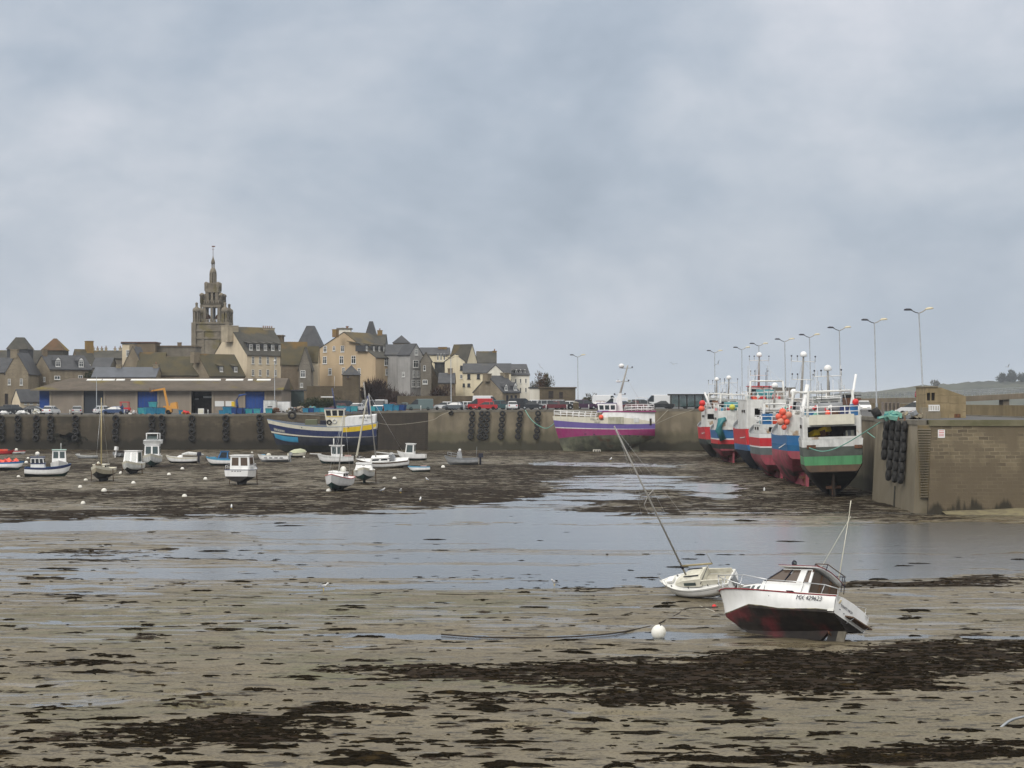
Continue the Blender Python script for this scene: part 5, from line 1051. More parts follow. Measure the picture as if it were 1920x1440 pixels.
q.tube([(1.5, -1.04, 9.6), (1.5, 1.04, 9.6)], .12, NAVY, 7); q.build('gantry', T); MB().box(10, 12, -.8, .8, 4.9, 5.7, mat('winch_green', (.12, .13, .08), rough=.8)).build('winch', T); MB().cbox((8.9, 1.0, 5.3), (1.0, .6, .7), INK).build('net_roller', T)
q = MB(); q.tube([(8.4, .4, 6.4), (17, .2, 6.9)], .05, SPAR, 5); q.build('derrick', T); rails(T, [(5.2, 1.4, 6.5), (4, 1.5, 6.6), (2.5, 1.5, 6.75), (1, 1.5, 6.9)], .5, NAVY, .04)
MB().box(-.15, .1, -.1, .1, .6, 4, ANTI).build('rudder', T); q = MB(); [q.box(4.5 + 2.6 * i, 4.64 + 2.6 * i, H.p(.3, .9).y - .0, H.p(.3, .9).y + .06, 4.45, 4.6, INK) for i in range(4)]; q.build('scupper', T)
# purple boat
D_ = gd(848); L_ = (1229 - 1038) / F * (D_ + 2)
T, H, D = big('purple and magenta trawler with white shelter deck lying along the concrete quay', 1038, 1229, 848, 180, L_, 5.4, 5.05, 5.85, 6.25, r0=.8, rake=1.5, ks=2.5, kb=.9, qc=.42, heel=4, pitch=.0, kx=.42, flare=.12, pw=.7, bs=.5)
H.zbuild(T, [((2.75, 2.85, 2.4), ANTIG), ((3.95, 3.85, 4.2), MAGENTA), ((3.97, 3.97, 4.38), DIRTYW), ((4.85, 4.80, 5.55), PURPLE), (99, OFFW)], WHITE, .95, None)
box = MB(); rings = []
for t in (0.0, .06, .15, .25, .36, .47, .535):
    y = H.p(t, 1).y - .03; zb_ = H.p(t, 1).z - .04; zt = 6.75 + .15 * (.5 - t); rings.append([(t * L_ + .02, -y, zb_), (t * L_ + .02 - (.5 if t > .5 else 0), -y * .97, zt), (t * L_ + .02 - (.5 if t > .5 else 0), y * .97, zt), (t * L_ + .02, y, zb_)])
box.loft(rings, WHITE, cap=True, closed=True); sh = box.build('shelter', T); MB().prism([(0 - .15, 6.82), (9.0, 6.73), (9.0, 6.93), (-.15, 7.02)], 'y', -2.62, 2.62, MAGENTA).build('deck_edge', T)
def sy(t): return H.p(t, 1).y + .0
MB().box(.16 * L_, .21 * L_, sy(.2) - .07, sy(.2) + .01, 5.0, 5.8, DIRTYW).build('door', sh); MB().box(.035 * L_, .055 * L_, sy(.05) - .06, sy(.05) + .02, 4.55, 5.7, DARK).build('doorway', sh); MB().box(.31 * L_, .46 * L_, sy(.36) - .08, sy(.36) + .03, 4.75, 5.95, mat('worn_cream_panel', (.42, .41, .33), (.33, .32, .24), sc=1.5, rough=.8, streak=.4)).build('hauling_hatch', sh)
cabin(T, 6.6, 9.6, 2.7, 6.9, 8.35, WHITE, fr=-.12, wz0=.25, wz1=.78, ns=3, nf=3, roofm=PURPLE, ov=.12); MB().box(7.9, 9.75, -1.4, 1.4, 6.94, 7.12, PURPLE).build('stripe', T)
m_ = MB(); m_.tube([(6.3, 0, 8.4), (4.5, 0, 15.0)], [.22, .12], SPAR, 8); m_.prism([(5.4, 7.0), (7.2, 7.0), (6.1, 10.2), (5.6, 10.2)], 'y', -.25, .25, WHITE)
for z, w_ in ((14.5, .9), (12.2, .7), (9.9, .6)): x = 6.3 - (z - 8.4) * .273; m_.tube([(x + .9, 0, z), (x - .9, 0, z + .05)], .05, SPAR, 5); m_.ball((x + .9, 0, z + .15), .16, INK, 8); m_.ball((x - .9, 0, z + .2), .14, INK, 8)
mo = m_.build('mast', T); MB().ball((5.6, 0, 14.9), .5, WHITE, 12, .8).build('satellite_dome', mo); MB().lathe([(.35, 0), (.5, .1), (.35, .25)], WHITE, 10, (6.1, 0, 12.1)).build('radar_dome', mo); MB().tube([(4.8, 0, 13), (2.5, 0, 9)], .02, STEEL, 4).build('stay', mo)
rails(T, [(.2, 2.2, 7.0), (1.1, 2.3, 7.0), (2, 2.35, 7.0), (3, 2.35, 7.0), (4, 2.35, 6.95), (5, 2.35, 6.9)], 1.1, WHITE, .05, lines=(1, .66, .33)); rails(T, [(.2, -2.2, 7.0), (1.1, -2.3, 7.0), (2, -2.35, 7.0), (3, -2.35, 7.0), (5, -2.35, 6.9)], 1.1, WHITE, .05, lines=(1, .5)); MB().tube([(3.2, 1, 7), (3.2, 1, 9.3), (2.2, 1, 9.4), (1.2, 1, 9.2), (1.2, 1, 7)], .05, WHITE, 5).build('gantry', T)
rails(T, [H.p(t, 1, 1) + Vector((0, -.05, 0)) for t in (.985, .92, .86, .80, .74, .68, .62, .57)], 1.0, WHITE, .05, lines=(1, .66, .33)); rails(T, [H.p(t, 1, -1) + Vector((0, .05, 0)) for t in (.985, .92, .86, .80, .74, .68, .62, .57)], 1.0, WHITE, .05, lines=(1, .5))
q = MB(); 
for i in range(14): q.cbox((random.uniform(.62, .9) * L_, random.uniform(-1.2, 1.2), random.uniform(5.0, 5.6)), (.9, .7, .5), random.choice([WHITE, TEAL, GROPE, DIRTYW]), (0, 0, random.random()))
q.build('net_pile', T); MB().ball((.53 * L_, sy(.53) + .05, 5.9), .42, ORB, 12).build('buoy', T)
text('lettering', 'STILL A MOR', .42, INK, T, frame3((9.9, sy(.58) + .05, 5.5), (-1, 0, 0), (0, 1, 0))); text('lettering', 'MX.27', .36, INK, T, frame3((9.9, sy(.58) + .05, 5.02), (-1, 0, 0), (0, 1, 0)))
MB().hexa([(2.6, -.12, 0), (3.9, -.12, 0), (3.9, .12, 0), (2.6, .12, 0), (2.7, -.12, 2.3), (3.9, -.12, 2.2), (3.9, .12, 2.2), (2.7, .12, 2.3)], ANTIG).build('rudder', T); MB().hexa([(4.6, -.2, 0), (15.5, -.2, 0), (15.5, .2, 0), (4.6, .2, 0), (4.9, -.3, 1.2), (15.8, -.25, .9), (15.8, .25, .9), (4.9, .3, 1.2)], ANTIG).build('keel', T)
q = MB(); [q.box(.33 * L_ + i * 1.5, .33 * L_ + .35 + i * 1.5, H.p(.4, .7).y - .0, H.p(.4, .7).y + .05, 2.72 + (.06 * i), 2.86 + .06 * i, INK) for i in (-2, -1, 0, 3, 4)]; q.build('scupper', T)
q = MB(); q.box(9.3, 10.6, 1.3, 1.36, -.05, .45, OFFW); [q.box(9.42 + i * .28, 9.6 + i * .28, 1.361, 1.37, .05, .35, INK) for i in range(4)]; q.build('keel_cooler', T)
# ------------------------------------------------------ row of stern trawlers along the pier
def trawler(label, xc, D, B, L, cols, qs, zs=5.5, opening=(.2, .92, .25, .8), ztop=7.7, wh=(8.0, 11.2), mastz=13.5, roofc=WHITE, heel=0, yaw=90, housem=TRW, ks=2.7, stripe=None, mx=9.5, mtk='dome', domes=1, whm=None, whw=.52):
    T = thing('stern_trawler', label, 'fishing boat', (xc, D, -.15), (R(heel), 0, R(yaw)), 'fishing boats along the quays')
    H = Hull(L, B, zs, zs * .98, zs * 1.32, r0=.93, rake=1.2, ks=ks, kb=1.2, qc=.5, pw=.62, kx=.5, flare=.1, ent=2.6, srake=.0, bs=1.0)
    H.zbuild(T, list(zip(qs, cols)), GREYP, .93, None)
    y0 = H.p(0, 1).y - .04; y1 = H.p(.25, 1).y - .1; z0 = zs - .03; x1 = L * .5; tz = ztop
    b = MB(); u0, u1, v0, v1 = opening; W_ = y0 * 2; hh = tz - z0
    def bb(xa, xb, ya, yb, za, zb): b.box(xa, xb, ya, yb, za, zb, housem)
    a0, a1 = y0 - u1 * W_, y0 - u0 * W_   # opening in y (u measured from port)
    bb(0, .15, -y0 * .96, a0, z0, tz); bb(0, .15, a1, y0 * .96, z0, tz); bb(0, .15, a0, a1, z0, z0 + v0 * hh); bb(0, .15, a0, a1, z0 + v1 * hh, tz)
    for sd in (1, -1):
        b.prism([(.15, y0 * .96 * sd), (.15, (y0 * .96 - .12) * sd), (x1 * .5, (y1 - .12) * sd), (x1, (y1 - .5) * sd), (x1, (y1 - .38) * sd), (x1 * .5, y1 * sd)], 'z', z0 - .1, tz, housem)
    b.prism([(.0, y0 * .98), (x1 * .5, y1 + .02), (x1, y1 - .36), (x1, -y1 + .36), (x1 * .5, -y1 - .02), (0, -y0 * .98)], 'z', tz, tz + .12, housem); b.box(x1 - .1, x1, -y1 + .4, y1 - .4, z0, tz, housem)
    sh = b.build('shelter', T)
    ib = MB(); ib.box(2.2, 2.3, -y0 * .9, y0 * .9, z0, tz - .02, DARK)  # dark back sheet painted for the shade inside the shelter, gear before it
    for k in range(5): ib.cbox((1.4, random.uniform(a0 + .4, a1 - .4), z0 + .35 + .5 * random.random()), (.9, .7, .5), random.choice([RUST, YEL, RED, GREYP, OFFW]), (0, .3, random.random()))
    ib.build('net_gear_dark_back', sh)
    cabin(T, wh[0] - 1.4, wh[1] - 2.4, B * whw, tz + .1, tz + 1.75, whm or housem, fr=-.1, wz0=.4, wz1=.82, ns=3, nf=4, roofm=roofc, ov=.25)
    # rudder, skeg, propeller
    MB().hexa([(.4, -.1, .1), (1.5, -.1, .1), (1.5, .1, .1), (.4, .1, .1), (.4, -.1, ks), (1.4, -.1, ks), (1.4, .1, ks), (.4, .1, ks)], cols[0]).build('rudder', T)
    MB().hexa([(2.2, -.22, 0), (L * .7, -.22, 0), (L * .7, .22, 0), (2.2, .22, 0), (2.6, -.35, 1.6), (L * .8, -.3, .6), (L * .8, .3, .6), (2.6, .35, 1.6)], cols[0]).build('keel', T)
    q = MB(); [q.cbox((1.95, .4 * math.cos(a), 1.1 + .4 * math.sin(a)), (.08, .55, .28), RUST, (a, .4, 0)) for a in (0, 1.57, 3.14, 4.71)]; q.lathe([(.14, -.15), (.18, 0), (.1, .2)], RUST, 8, (1.95, 0, 1.1)); q.build('propeller', T)
    # masts, rails, aerials
    m_ = MB(); zt = tz + 1.75
    m_.tube([(mx, 0, zt), (mx - .6, 0, mastz)], [.16, .09], SPAR, 7)
    for k, z in enumerate((mastz - .5, mastz - 2.4)):
        wd_ = 1.25 - .15 * k; m_.tube([(mx - .5, -wd_, z), (mx - .5, wd_, z)], .045, WHITE, 5)
        for y in (-wd_, wd_, wd_ * .5): m_.tube([(mx - .5, y, z), (mx - .5, y, z + .5)], .03, SPAR, 4); m_.ball((mx - .5, y, z + .55), .09, INK, 7)
    mo = m_.build('mast', T); MB().lathe([(.3, 0), (.38, .1), (.34, .35), (.18, .52), (.02, .56)], WHITE, 12, (mx - .6, 0, mastz)).build('satellite_dome', mo)
    if domes > 1: MB().ball((mx - .5, .9, zt + .7), .36, WHITE, 12).build('satellite_dome', T)
    rg_ = MB()
    for p0, p1 in (((mx - .55, 0, mastz - .3), (.6, y0 * .6, tz + 2.4)), ((mx - .55, 0, mastz - .3), (.6, -y0 * .6, tz + 2.4)), ((mx - .55, 0, mastz - .3), (L - 1, 0, zs * 1.3)), ((mx - .5, 1.2, mastz - .5), (mx - 2, 1.8, tz)), ((mx - .5, -1.2, mastz - .5), (mx - 2, -1.8, tz))): rg_.tube([p0, p1], .018, STEEL, 4)
    for k in range(7): xa, ya = random.uniform(mx - 2.5, mx + 1.5), random.uniform(-1.7, 1.7); rg_.tube([(xa, ya, zt - .2), (xa, ya, zt + random.uniform(1.0, 3.2))], .022, random.choice([WHITE, SPAR, INK]), 4)
    rg_.build('rigging', mo)
    g_ = MB()
    for sd in (1, -1): g_.tube([(1.0, y0 * .8 * sd, tz), (1.2, y0 * .72 * sd, tz + 2.4)], .13, housem, 6)
    g_.tube([(1.2, -y0 * .72, tz + 2.4), (1.2, y0 * .72, tz + 2.4)], .12, housem, 6); g_.build('gantry', T)
    for sd in (1, -1): rails(T, [(.3, y0 * .93 * sd, tz + .1), (1.6, y0 * .94 * sd, tz + .1), (3, y1 * .95 * sd, tz + .1), (4.6, y1 * .93 * sd, tz + .1)], 1.0, WHITE, .04, lines=(1, .5))
    rails(T, [(.2, -y0 * .9, tz + .1), (.2, -y0 * .45, tz + .1), (.2, 0, tz + .1), (.2, y0 * .45, tz + .1), (.2, y0 * .9, tz + .1)], .9, WHITE, .04, lines=(1, .5))
    q = MB(); [q.cbox((random.uniform(1.5, 4.8), random.uniform(-1.8, 1.8), tz + .35), (.7, .6, .5), random.choice([BLUE, LBLUE, RED, WHITE, GREYP, TEAL, RUST, ORB, DARK, DIRTYW]), (0, 0, random.random())) for _ in range(9)]
    for _ in range(16): q.cbox((random.uniform(.5, 5.2), random.uniform(-2.1, 2.1), tz + random.uniform(.2, 1.1)), (random.uniform(.15, .6), random.uniform(.15, .6), random.uniform(.1, .5)), random.choice([TEAL, RUST, GREYP, DARK, DIRTYW, RED, GROPE, SPAR]), (random.random(), random.random(), random.random() * 3))
    q.build('deck_gear', T)
    MB().tube([(2.6, -1.1, tz + .75), (2.6, 1.1, tz + .75)], [.62, .62], random.choice([TEAL, RUST, GREYP]), 12).build('net_drum', T)
    q = MB(); ys_ = H.p(.16, 1).y - .02; [q.cbox((x_, y1 + (y0 - y1) * max(0, (1 - x_ / (x1 * .5))) - .02, z0 + hh * .62), (.7, .1, .32), DARK) for x_ in (1.6, 3.2)]; q.build('side_window', sh)
    return T, H, y0, tz
# nearest: green
GRG = mat('weathered_grey_green', (.10, .115, .10), (.07, .08, .07), sc=1, rough=.8, streak=.35); BRW = mat('worn_brown_band', (.13, .085, .055), (.09, .065, .045), sc=1, rough=.85, streak=.3); DKB = mat('dark_brown_bottom', (.022, .015, .012), (.03, .022, .016), sc=1, rough=.85, streak=.3)
T, H, y0, tz = trawler('rusty green, black and cream stern trawler nearest to the pier end', 29.05, 173, 5.9, 15, [DKB, BRW, GREEN, GRG, DIRTYW], [2.62, 3.2, 4.0, 4.85, 99], zs=5.55, opening=(.1, .9, .12, .60), ztop=7.45, mastz=11.8, mx=8, heel=-2, ks=2.55, domes=1, yaw=82, whm=mat('dull_grey_house', (.40, .40, .38), (.32, .32, .31), sc=1.5, rough=.6, streak=.3), whw=.36)
MB().box(-.7, 0, -y0 * .74, y0 * .74, 6.85, 7.75, OFFW).build('net_box', T); q = MB(); q.box(-.1, -.01, y0 * .55, y0 * .85, 4.75, 5.05, RUST); q.box(-.1, -.01, -y0 * .98, -y0 * .72, 4.65, 4.95, RUST); q.build('rust_plate', T); MB().tube([(.8, -1.6, 7.5), (2.6, -2.4, 11.3)], .12, WHITE, 6).build('derrick', T)
q = MB(); q.box(.9, 1.8, -2.5, -1.7, 7.6, 8.6, BLUE); q.box(.9, 1.8, -1.6, -.8, 7.6, 8.5, NAVY); q.build('fish_bin', T); MB().ball((.5, -2.2, 8.8), .3, REDB, 10).build('buoy', T); MB().ball((.4, .3, 7.9), .26, ORB, 10).build('buoy', T)
# blue
LOWB = mat('lower_blue_paint', (.015, .10, .24), (.02, .12, .25), sc=1, rough=.5, streak=.2)
T, H, y0, tz = trawler('blue hulled stern trawler with worn pink bottom and white shelter', 30.1, 195, 5.2, 18, [PINKRED, LOWB, BLUE], [3.8, 4.4, 99], zs=5.4, opening=(.55, .9, .05, .85), ztop=7.4, mastz=13.6, mx=7, heel=2, ks=3.0, domes=2)
plate(.03, .25, (.66, .66), (.69, .69), WHITE, off=.05, name='rubbing_strake', par=T, HH=H)
MB().tube([(.5, 1.2, 5.6), (1.6, .2, 10.6)], .22, WHITE, 6).build('net_arm', T); MB().lathe([(.55, -.12), (.6, 0), (.55, .12)], WHITE, 14, (.0, .2, 8.2)).build('net_hauler', T)
for sd in (.75,): MB().prism([(.1, 5.4), (2.6, 5.4), (2.6, 7.2), (1.4, 7.3)], 'y', y0 - .1, y0 + .02, WHITE).build('bulwark', T)
g2 = 'orange buoys hung on the trawlers'
buoys = [(-.3, y0 + .55, 7.75), (-.35, y0 + .95, 7.25), (-.3, y0 + .35, 7.2), (-.45, y0 + .75, 6.75), (-.3, y0 + .1, 6.75), (-.35, y0 + .35, 6.2), (-.3, y0 - .05, 7.45)]
for i, (a, c, z) in enumerate(buoys):
    W_ = T.matrix_basis @ Vector((a, c, z))
    tag(MB().ball((0, 0, 0), .37 - .04 * (i % 3), ORB if i not in (3, 6) else mat('faded_orange_buoy', (.62, .28, .20), (.55, .22, .15), sc=2, rough=.6), 14).lathe([(.05, .28), (.05, .44)], INK, 6).build('mooring_buoy', loc=W_), ['topmost orange buoy of the cluster on the blue trawler', 'orange buoy on the upper left of the cluster', 'orange buoy in the middle of the cluster', 'faded pinkish buoy low in the cluster', 'orange buoy on the right of the cluster', 'lowest big orange buoy of the cluster', 'faded pinkish buoy at the outer side of the cluster'][i], 'buoy', g2)
# small red and white behind blue
T, H, y0, tz = trawler('small red and grey trawler with white band squeezed behind the blue one', 30.3, 215, 5.6, 15, [PINKRED, mat('grey_band', (.12, .14, .14), (.10, .115, .115), sc=1, rough=.7, streak=.2), WHITE, RED, WHITE], [2.9, 3.7, 3.85, 4.8, 99], zs=5.3, ztop=6.2, mastz=10.5, mx=7, ks=1.8); MB().box(.4, 1.5, y0 - 1.5, y0 - .4, 6.3, 7.5, BLUE).build('fish_bin', T)
# big red / navy
T, H, y0, tz = trawler('big red and navy stern trawler with tall white shelter in the middle of the row', 31.6, 237, 6.0, 21, [ANTIB, BLUE, RED], [2.75, 3.5, 99], zs=5.5, opening=(.2, .85, .42, .72), ztop=9.0, mastz=14.6, mx=9, roofc=RED, ks=2.6)
plate(.03, .22, (.66, .72), (.69, .75), WHITE, off=.05, name='rubbing_strake', par=T, HH=H); MB().box(2, 6, -1.8, 1.8, 9.2, 9.55, RED).build('railing_board', T)
# second blue
T, H, y0, tz = trawler('small blue trawler with red bottom and yellow buoy, second in the row from the quay', 31.0, 268, 5.2, 14, [PINKRED, ANTI, RED, WHITE, BLUE], [2.2, 2.9, 3.5, 3.68, 99], zs=4.9, opening=(.62, .92, .3, .75), ztop=7.4, mastz=12.0, mx=7, ks=2.0)
MB().box(-.2, .0, -.3, 1.0, 4.9, 7.6, DIRTYW).build('stern_gallows', T); tag(MB().ball((0, 0, 0), .42, YELB, 12).lathe([(.06, .36), (.06, .5)], INK, 6).build('mooring_buoy', loc=(30.7, 267.6, 7.9)), 'yellow green buoy on the small blue trawler', 'buoy', g2); MB().tube([(-.4, 1.6, 3.5), (-.5, 2.2, 4.8), (-.2, 1.9, 6.2), (0, 1.2, 6.4)], [.5, .55, .5, .3], TEAL, 8).build('net_bag', T)
# first red
T, H, y0, tz = trawler('red and white trawler with dark hull bottom, first in the row beside the quay', 31.6, 290, 5.4, 17, [ANTI, mat('grey_green_band', (.06, .075, .07), (.05, .06, .055), sc=1, rough=.8, streak=.2), RED], [2.3, 3.1, 99], zs=5.0, opening=(.08, .7, .45, .75), ztop=7.6, mastz=12.0, mx=7, ks=2.4); MB().tube([(.6, 1.6, 8), (1.2, 2.4, 10.2)], .16, WHITE, 6).build('derrick', T)
plate(.02, .2, (.66, .72), (.70, .76), WHITE, off=.05, name='rubbing_strake', par=T, HH=H)
for i, (x, z) in enumerate(((28.6, 7.6), (28.7, 8.4))): tag(MB().ball((0, 0, 0), .48, ORB if i == 0 else REDB, 12).lathe([(.06, .4), (.06, .55)], INK, 6).build('mooring_buoy', loc=(x, 289.4, z)), ['orange buoy on the rail of the first red trawler', 'pinkish red buoy above the orange one on the first red trawler'][i], 'buoy', g2)
# ================================================================= foreground boats
FD = 70.2
T = thing('motor_boat', 'white cabin motorboat numbered MX 429623 with dark red underside, heeled over on the sand', 'boat', (wx(1583, FD), FD, .03), (R(26), R(1.6), R(136)))
GEL = mat('aged_white_gelcoat', (.80, .80, .79), (.72, .72, .70), sc=.9, rough=.3, spec=.5, streak=.10, ssc=5); FOUL = mat('red_black_antifoul', (.016, .013, .012), (.028, .022, .018), sc=2.2, rough=.75, c3=(.12, .022, .025), sc3=.8, th3=.5, w3=.25, streak=.25, ssc=4, bump=.2, bsc=14)
ALGAE = mat('algae_line', (.10, .09, .035), (.05, .05, .025), sc=5, rough=.8, c3=(.30, .27, .16), sc3=2.5, th3=.5)
ST = [(0, .42, 1.05, .76, 1.15, 1.40), (.8, .37, 1.09, .75, 1.19, 1.40), (1.6, .30, 1.10, .74, 1.22, 1.40), (2.5, .25, 1.08, .74, 1.24, 1.42), (3.3, .20, 1.0, .78, 1.21, 1.45), (4.1, .18, .85, .85, 1.12, 1.50), (4.8, .19, .58, .80, .95, 1.56), (5.4, .26, .32, .76, .70, 1.63), (5.8, .36, .13, .72, .43, 1.68), (6.0, .44, .04, .70, .22, 1.72)]
STEM = (6.30, .0, 1.76)
def hullmesh():
    b = MB()
    for sd in (1, -1):
        bot, alg, top = [], [], []
        for x, k, cy, cz_, sy_, sz in ST:
            rk = (x / 6.0) ** 4; K = Vector((x - .95 * rk, 0.02 * sd, k)); C = Vector((x - .38 * rk, cy * sd, cz_)); S = Vector((x + .12 * max(0, (x - 4.5) / 1.5), sy_ * sd, sz))
            u = .10 + .05 * math.sin(x * 2.1); A = C.lerp(S, u); A2 = C.lerp(S, u + .035)
            bot.append([K, K.lerp(C, .33) + Vector((0, 0, -.02)), K.lerp(C, .66) + Vector((0, 0, -.02)), C, A]); alg.append([A, A2])
            mids = [A2.lerp(S, j / 5) for j in range(6)]
            for j in (1, 2, 3, 4): mids[j].y += sd * .05 * math.sin(math.pi * j / 5) * (1 if x < 3.5 else -1.1)
            top.append(mids)
        e = Vector((5.06, 0, .42)); bot.append([e, e + Vector((.18, 0, .08)), e + Vector((.36, 0, .16)), Vector((5.64, 0, .70)), Vector((5.69, 0, .76))])
        alg.append([Vector((5.69, 0, .76)), Vector((5.73, 0, .81))]); top.append([Vector((5.73, 0, .81)).lerp(Vector(STEM), j / 5) + Vector((-.04 * math.sin(math.pi * j / 5), 0, 0)) for j in range(6)])
        b.loft(bot, FOUL, cap=False, smooth=False, closed=False); b.loft(alg, ALGAE, cap=False, smooth=True, closed=False); b.loft(top, GEL, cap=False, smooth=True, closed=False)
    x, k, cy, cz_, sy_, sz = ST[0]
    b.poly([(0, 0, k), (0, cy, cz_), (0, -cy, cz_)], FOUL); b.poly([(0, cy, cz_), (0, sy_, sz), (0, sy_ * .6, sz + .08), (0, 0, sz + .11), (0, -sy_ * .6, sz + .08), (0, -sy_, sz), (0, -cy, cz_)], GEL)
    return b
hm = hullmesh().build('hull', T)
MB().hexa([(1.0, -.06, 0), (4.2, -.05, .02), (4.2, .05, .02), (1.0, .06, 0), (.7, -.09, .42), (4.75, -.05, .30), (4.75, .05, .30), (.7, .09, .42)], FOUL).build('keel', T)
DECKW = mat('deck_white', (.72, .72, .70), (.64, .64, .60), sc=2, rough=.5, streak=.05)
d = MB(); rg = [[(x + .12 * max(0, (x - 4.5) / 1.5), sy_, sz + .005), (x, sy_ * .8, sz + .05), (x, 0, sz + .09), (x, -sy_ * .8, sz + .05), (x + .12 * max(0, (x - 4.5) / 1.5), -sy_, sz + .005)] for x, k, cy, cz_, sy_, sz in ST]; rg.append([STEM] * 5)
rg2 = [r for r in rg if r[2][0] > 1.4]; d.loft(rg2, DECKW, cap=False, smooth=True, closed=False)
for sd in (1, -1): d.hexa([(0, 1.0 * sd, 1.2), (1.7, 1.0 * sd, 1.2), (1.7, 1.19 * sd, 1.38), (0, 1.13 * sd, 1.38), (0, .86 * sd, 1.42), (1.7, .92 * sd, 1.44), (1.7, 1.18 * sd, 1.44), (0, 1.14 * sd, 1.42)], DECKW)
d.box(.02, 1.6, -1.05, 1.05, .75, .80, DECKW); d.hexa([(.02, -1.1, .8), (.28, -1.1, .8), (.28, 1.1, .8), (.02, 1.1, .8), (.02, -1.1, 1.42), (.2, -1.1, 1.42), (.2, 1.1, 1.42), (.02, 1.1, 1.42)], DECKW); d.build('deck', T)
rr_ = MB()
for sd in (1, -1): rr_.tube([(x + .12 * max(0, (x - 4.5) / 1.5), sy_ * sd * 1.005, sz - .03) for x, k, cy, cz_, sy_, sz in ST] + [(6.30, 0, 1.73)], .028, mat('dark_red_rubbing_strip', (.20, .02, .025), rough=.5), 6)
rr_.build('rub_rail', T)
# trunk cabin
tk = MB(); tr_ = [(3.3, .93, .40), (4.0, .86, .38), (4.7, .66, .32), (5.15, .42, .14), (5.3, .3, .02)]
def zt_(x): return 1.47 + .13 * max(0, (x - 3.0) / 3)
tk.loft([[(x, w, zt_(x)), (x - .03, w * .9, zt_(x) + h * .85), (x - .03, w * .55, zt_(x) + h * 1.05), (x - .03, 0, zt_(x) + h * 1.1), (x - .03, -w * .55, zt_(x) + h * 1.05), (x - .03, -w * .9, zt_(x) + h * .85), (x, -w, zt_(x))] for x, w, h in tr_], GEL, cap=True, smooth=True, closed=False); tk_o = tk.build('fore_cabin', T)
for sd in (1, -1):
    for (xa, xb) in ((3.45, 4.2), (4.28, 4.85)):
        q = MB(); P4 = []
        for x, v in ((xa, .22), (xb, .22), (xb - .05, .78), (xa, .78)):
            w = np.interp(x, [p[0] for p in tr_], [p[1] for p in tr_]); h = np.interp(x, [p[0] for p in tr_], [p[2] for p in tr_]); P4.append((x, (w * (1 - .1 * v / .85) + .012) * sd, zt_(x) + h * .85 * v))
        q.hexa(P4 + [(a, c + .012 * sd, z) for a, c, z in P4], CGLASS); q.build('window', tk_o)
# wheelhouse: coaming, pillars, glass, roof
wh_ = MB(); z0, z1 = 1.44, 2.48
def side_pts(sd): return dict(A=(1.4, 1.0 * sd, z0), Bq=(3.75, .90 * sd, z0 + .06), E=(1.4, .99 * sd, 1.86), Fq=(3.62, .88 * sd, 1.92), G=(1.48, .86 * sd, z1), Hh=(2.92, .80 * sd, z1))
for sd in (1, -1):
    s_ = side_pts(sd); i_ = -.05 * sd
    def slab(pts, mt=GEL, t=i_): return wh_.hexa([tuple(p) for p in pts] + [(p[0], p[1] + t, p[2]) for p in pts], mt)
    slab([s_['A'], s_['Bq'], s_['Fq'], s_['E']])
    L_ = lambda a, c, t: tuple(Vector(a).lerp(Vector(c), t))
    slab([s_['E'], L_(s_['E'], s_['Fq'], .045), L_(s_['G'], s_['Hh'], .06), s_['G']]); slab([L_(s_['E'], s_['Fq'], .16), L_(s_['E'], s_['Fq'], .30), L_(s_['G'], s_['Hh'], .40), L_(s_['G'], s_['Hh'], .20)]); slab([L_(s_['E'], s_['Fq'], .97), s_['Fq'], s_['Hh'], L_(s_['G'], s_['Hh'], .95)], INK)
    slab([L_(s_['E'], s_['G'], .93), L_(s_['Fq'], s_['Hh'], .93), s_['Hh'], s_['G']])
    slab([L_(s_['E'], s_['Fq'], .57), L_(s_['E'], s_['Fq'], .585), L_(s_['G'], s_['Hh'], .70), L_(s_['G'], s_['Hh'], .68)], INK)
wo = wh_.build('wheelhouse', T)
for sd in (1, -1):
    s_ = side_pts(sd)
    for a, c in ((.30, .57), (.585, .97), (.045, .16)):
        P4 = [L_(s_['E'], s_['Fq'], a), L_(s_['E'], s_['Fq'], c), L_(s_['G'], s_['Hh'], c * .98 + .04 * (a > .2)), L_(s_['G'], s_['Hh'], a + (.10 if a > .2 else .015))]
        MB().hexa([(p[0], p[1] - .03 * sd, p[2]) for p in P4] + [(p[0], p[1] - .022 * sd, p[2]) for p in P4], BGLASS).build('window', wo)
MB().hexa([(3.60, -.86, 1.93), (3.60, .86, 1.93), (3.63, .86, 1.93), (3.63, -.86, 1.93), (2.90, -.78, z1 - .02), (2.90, .78, z1 - .02), (2.93, .78, z1 - .02), (2.93, -.78, z1 - .02)], BGLASS).build('windscreen', wo)
MB().hexa([(3.64, -.9, 1.44), (3.74, -.9, 1.44), (3.74, .9, 1.44), (3.64, .9, 1.44), (3.55, -.88, 1.93), (3.64, -.88, 1.93), (3.64, .88, 1.93), (3.55, .88, 1.93)], GEL).build('front_panel', wo)
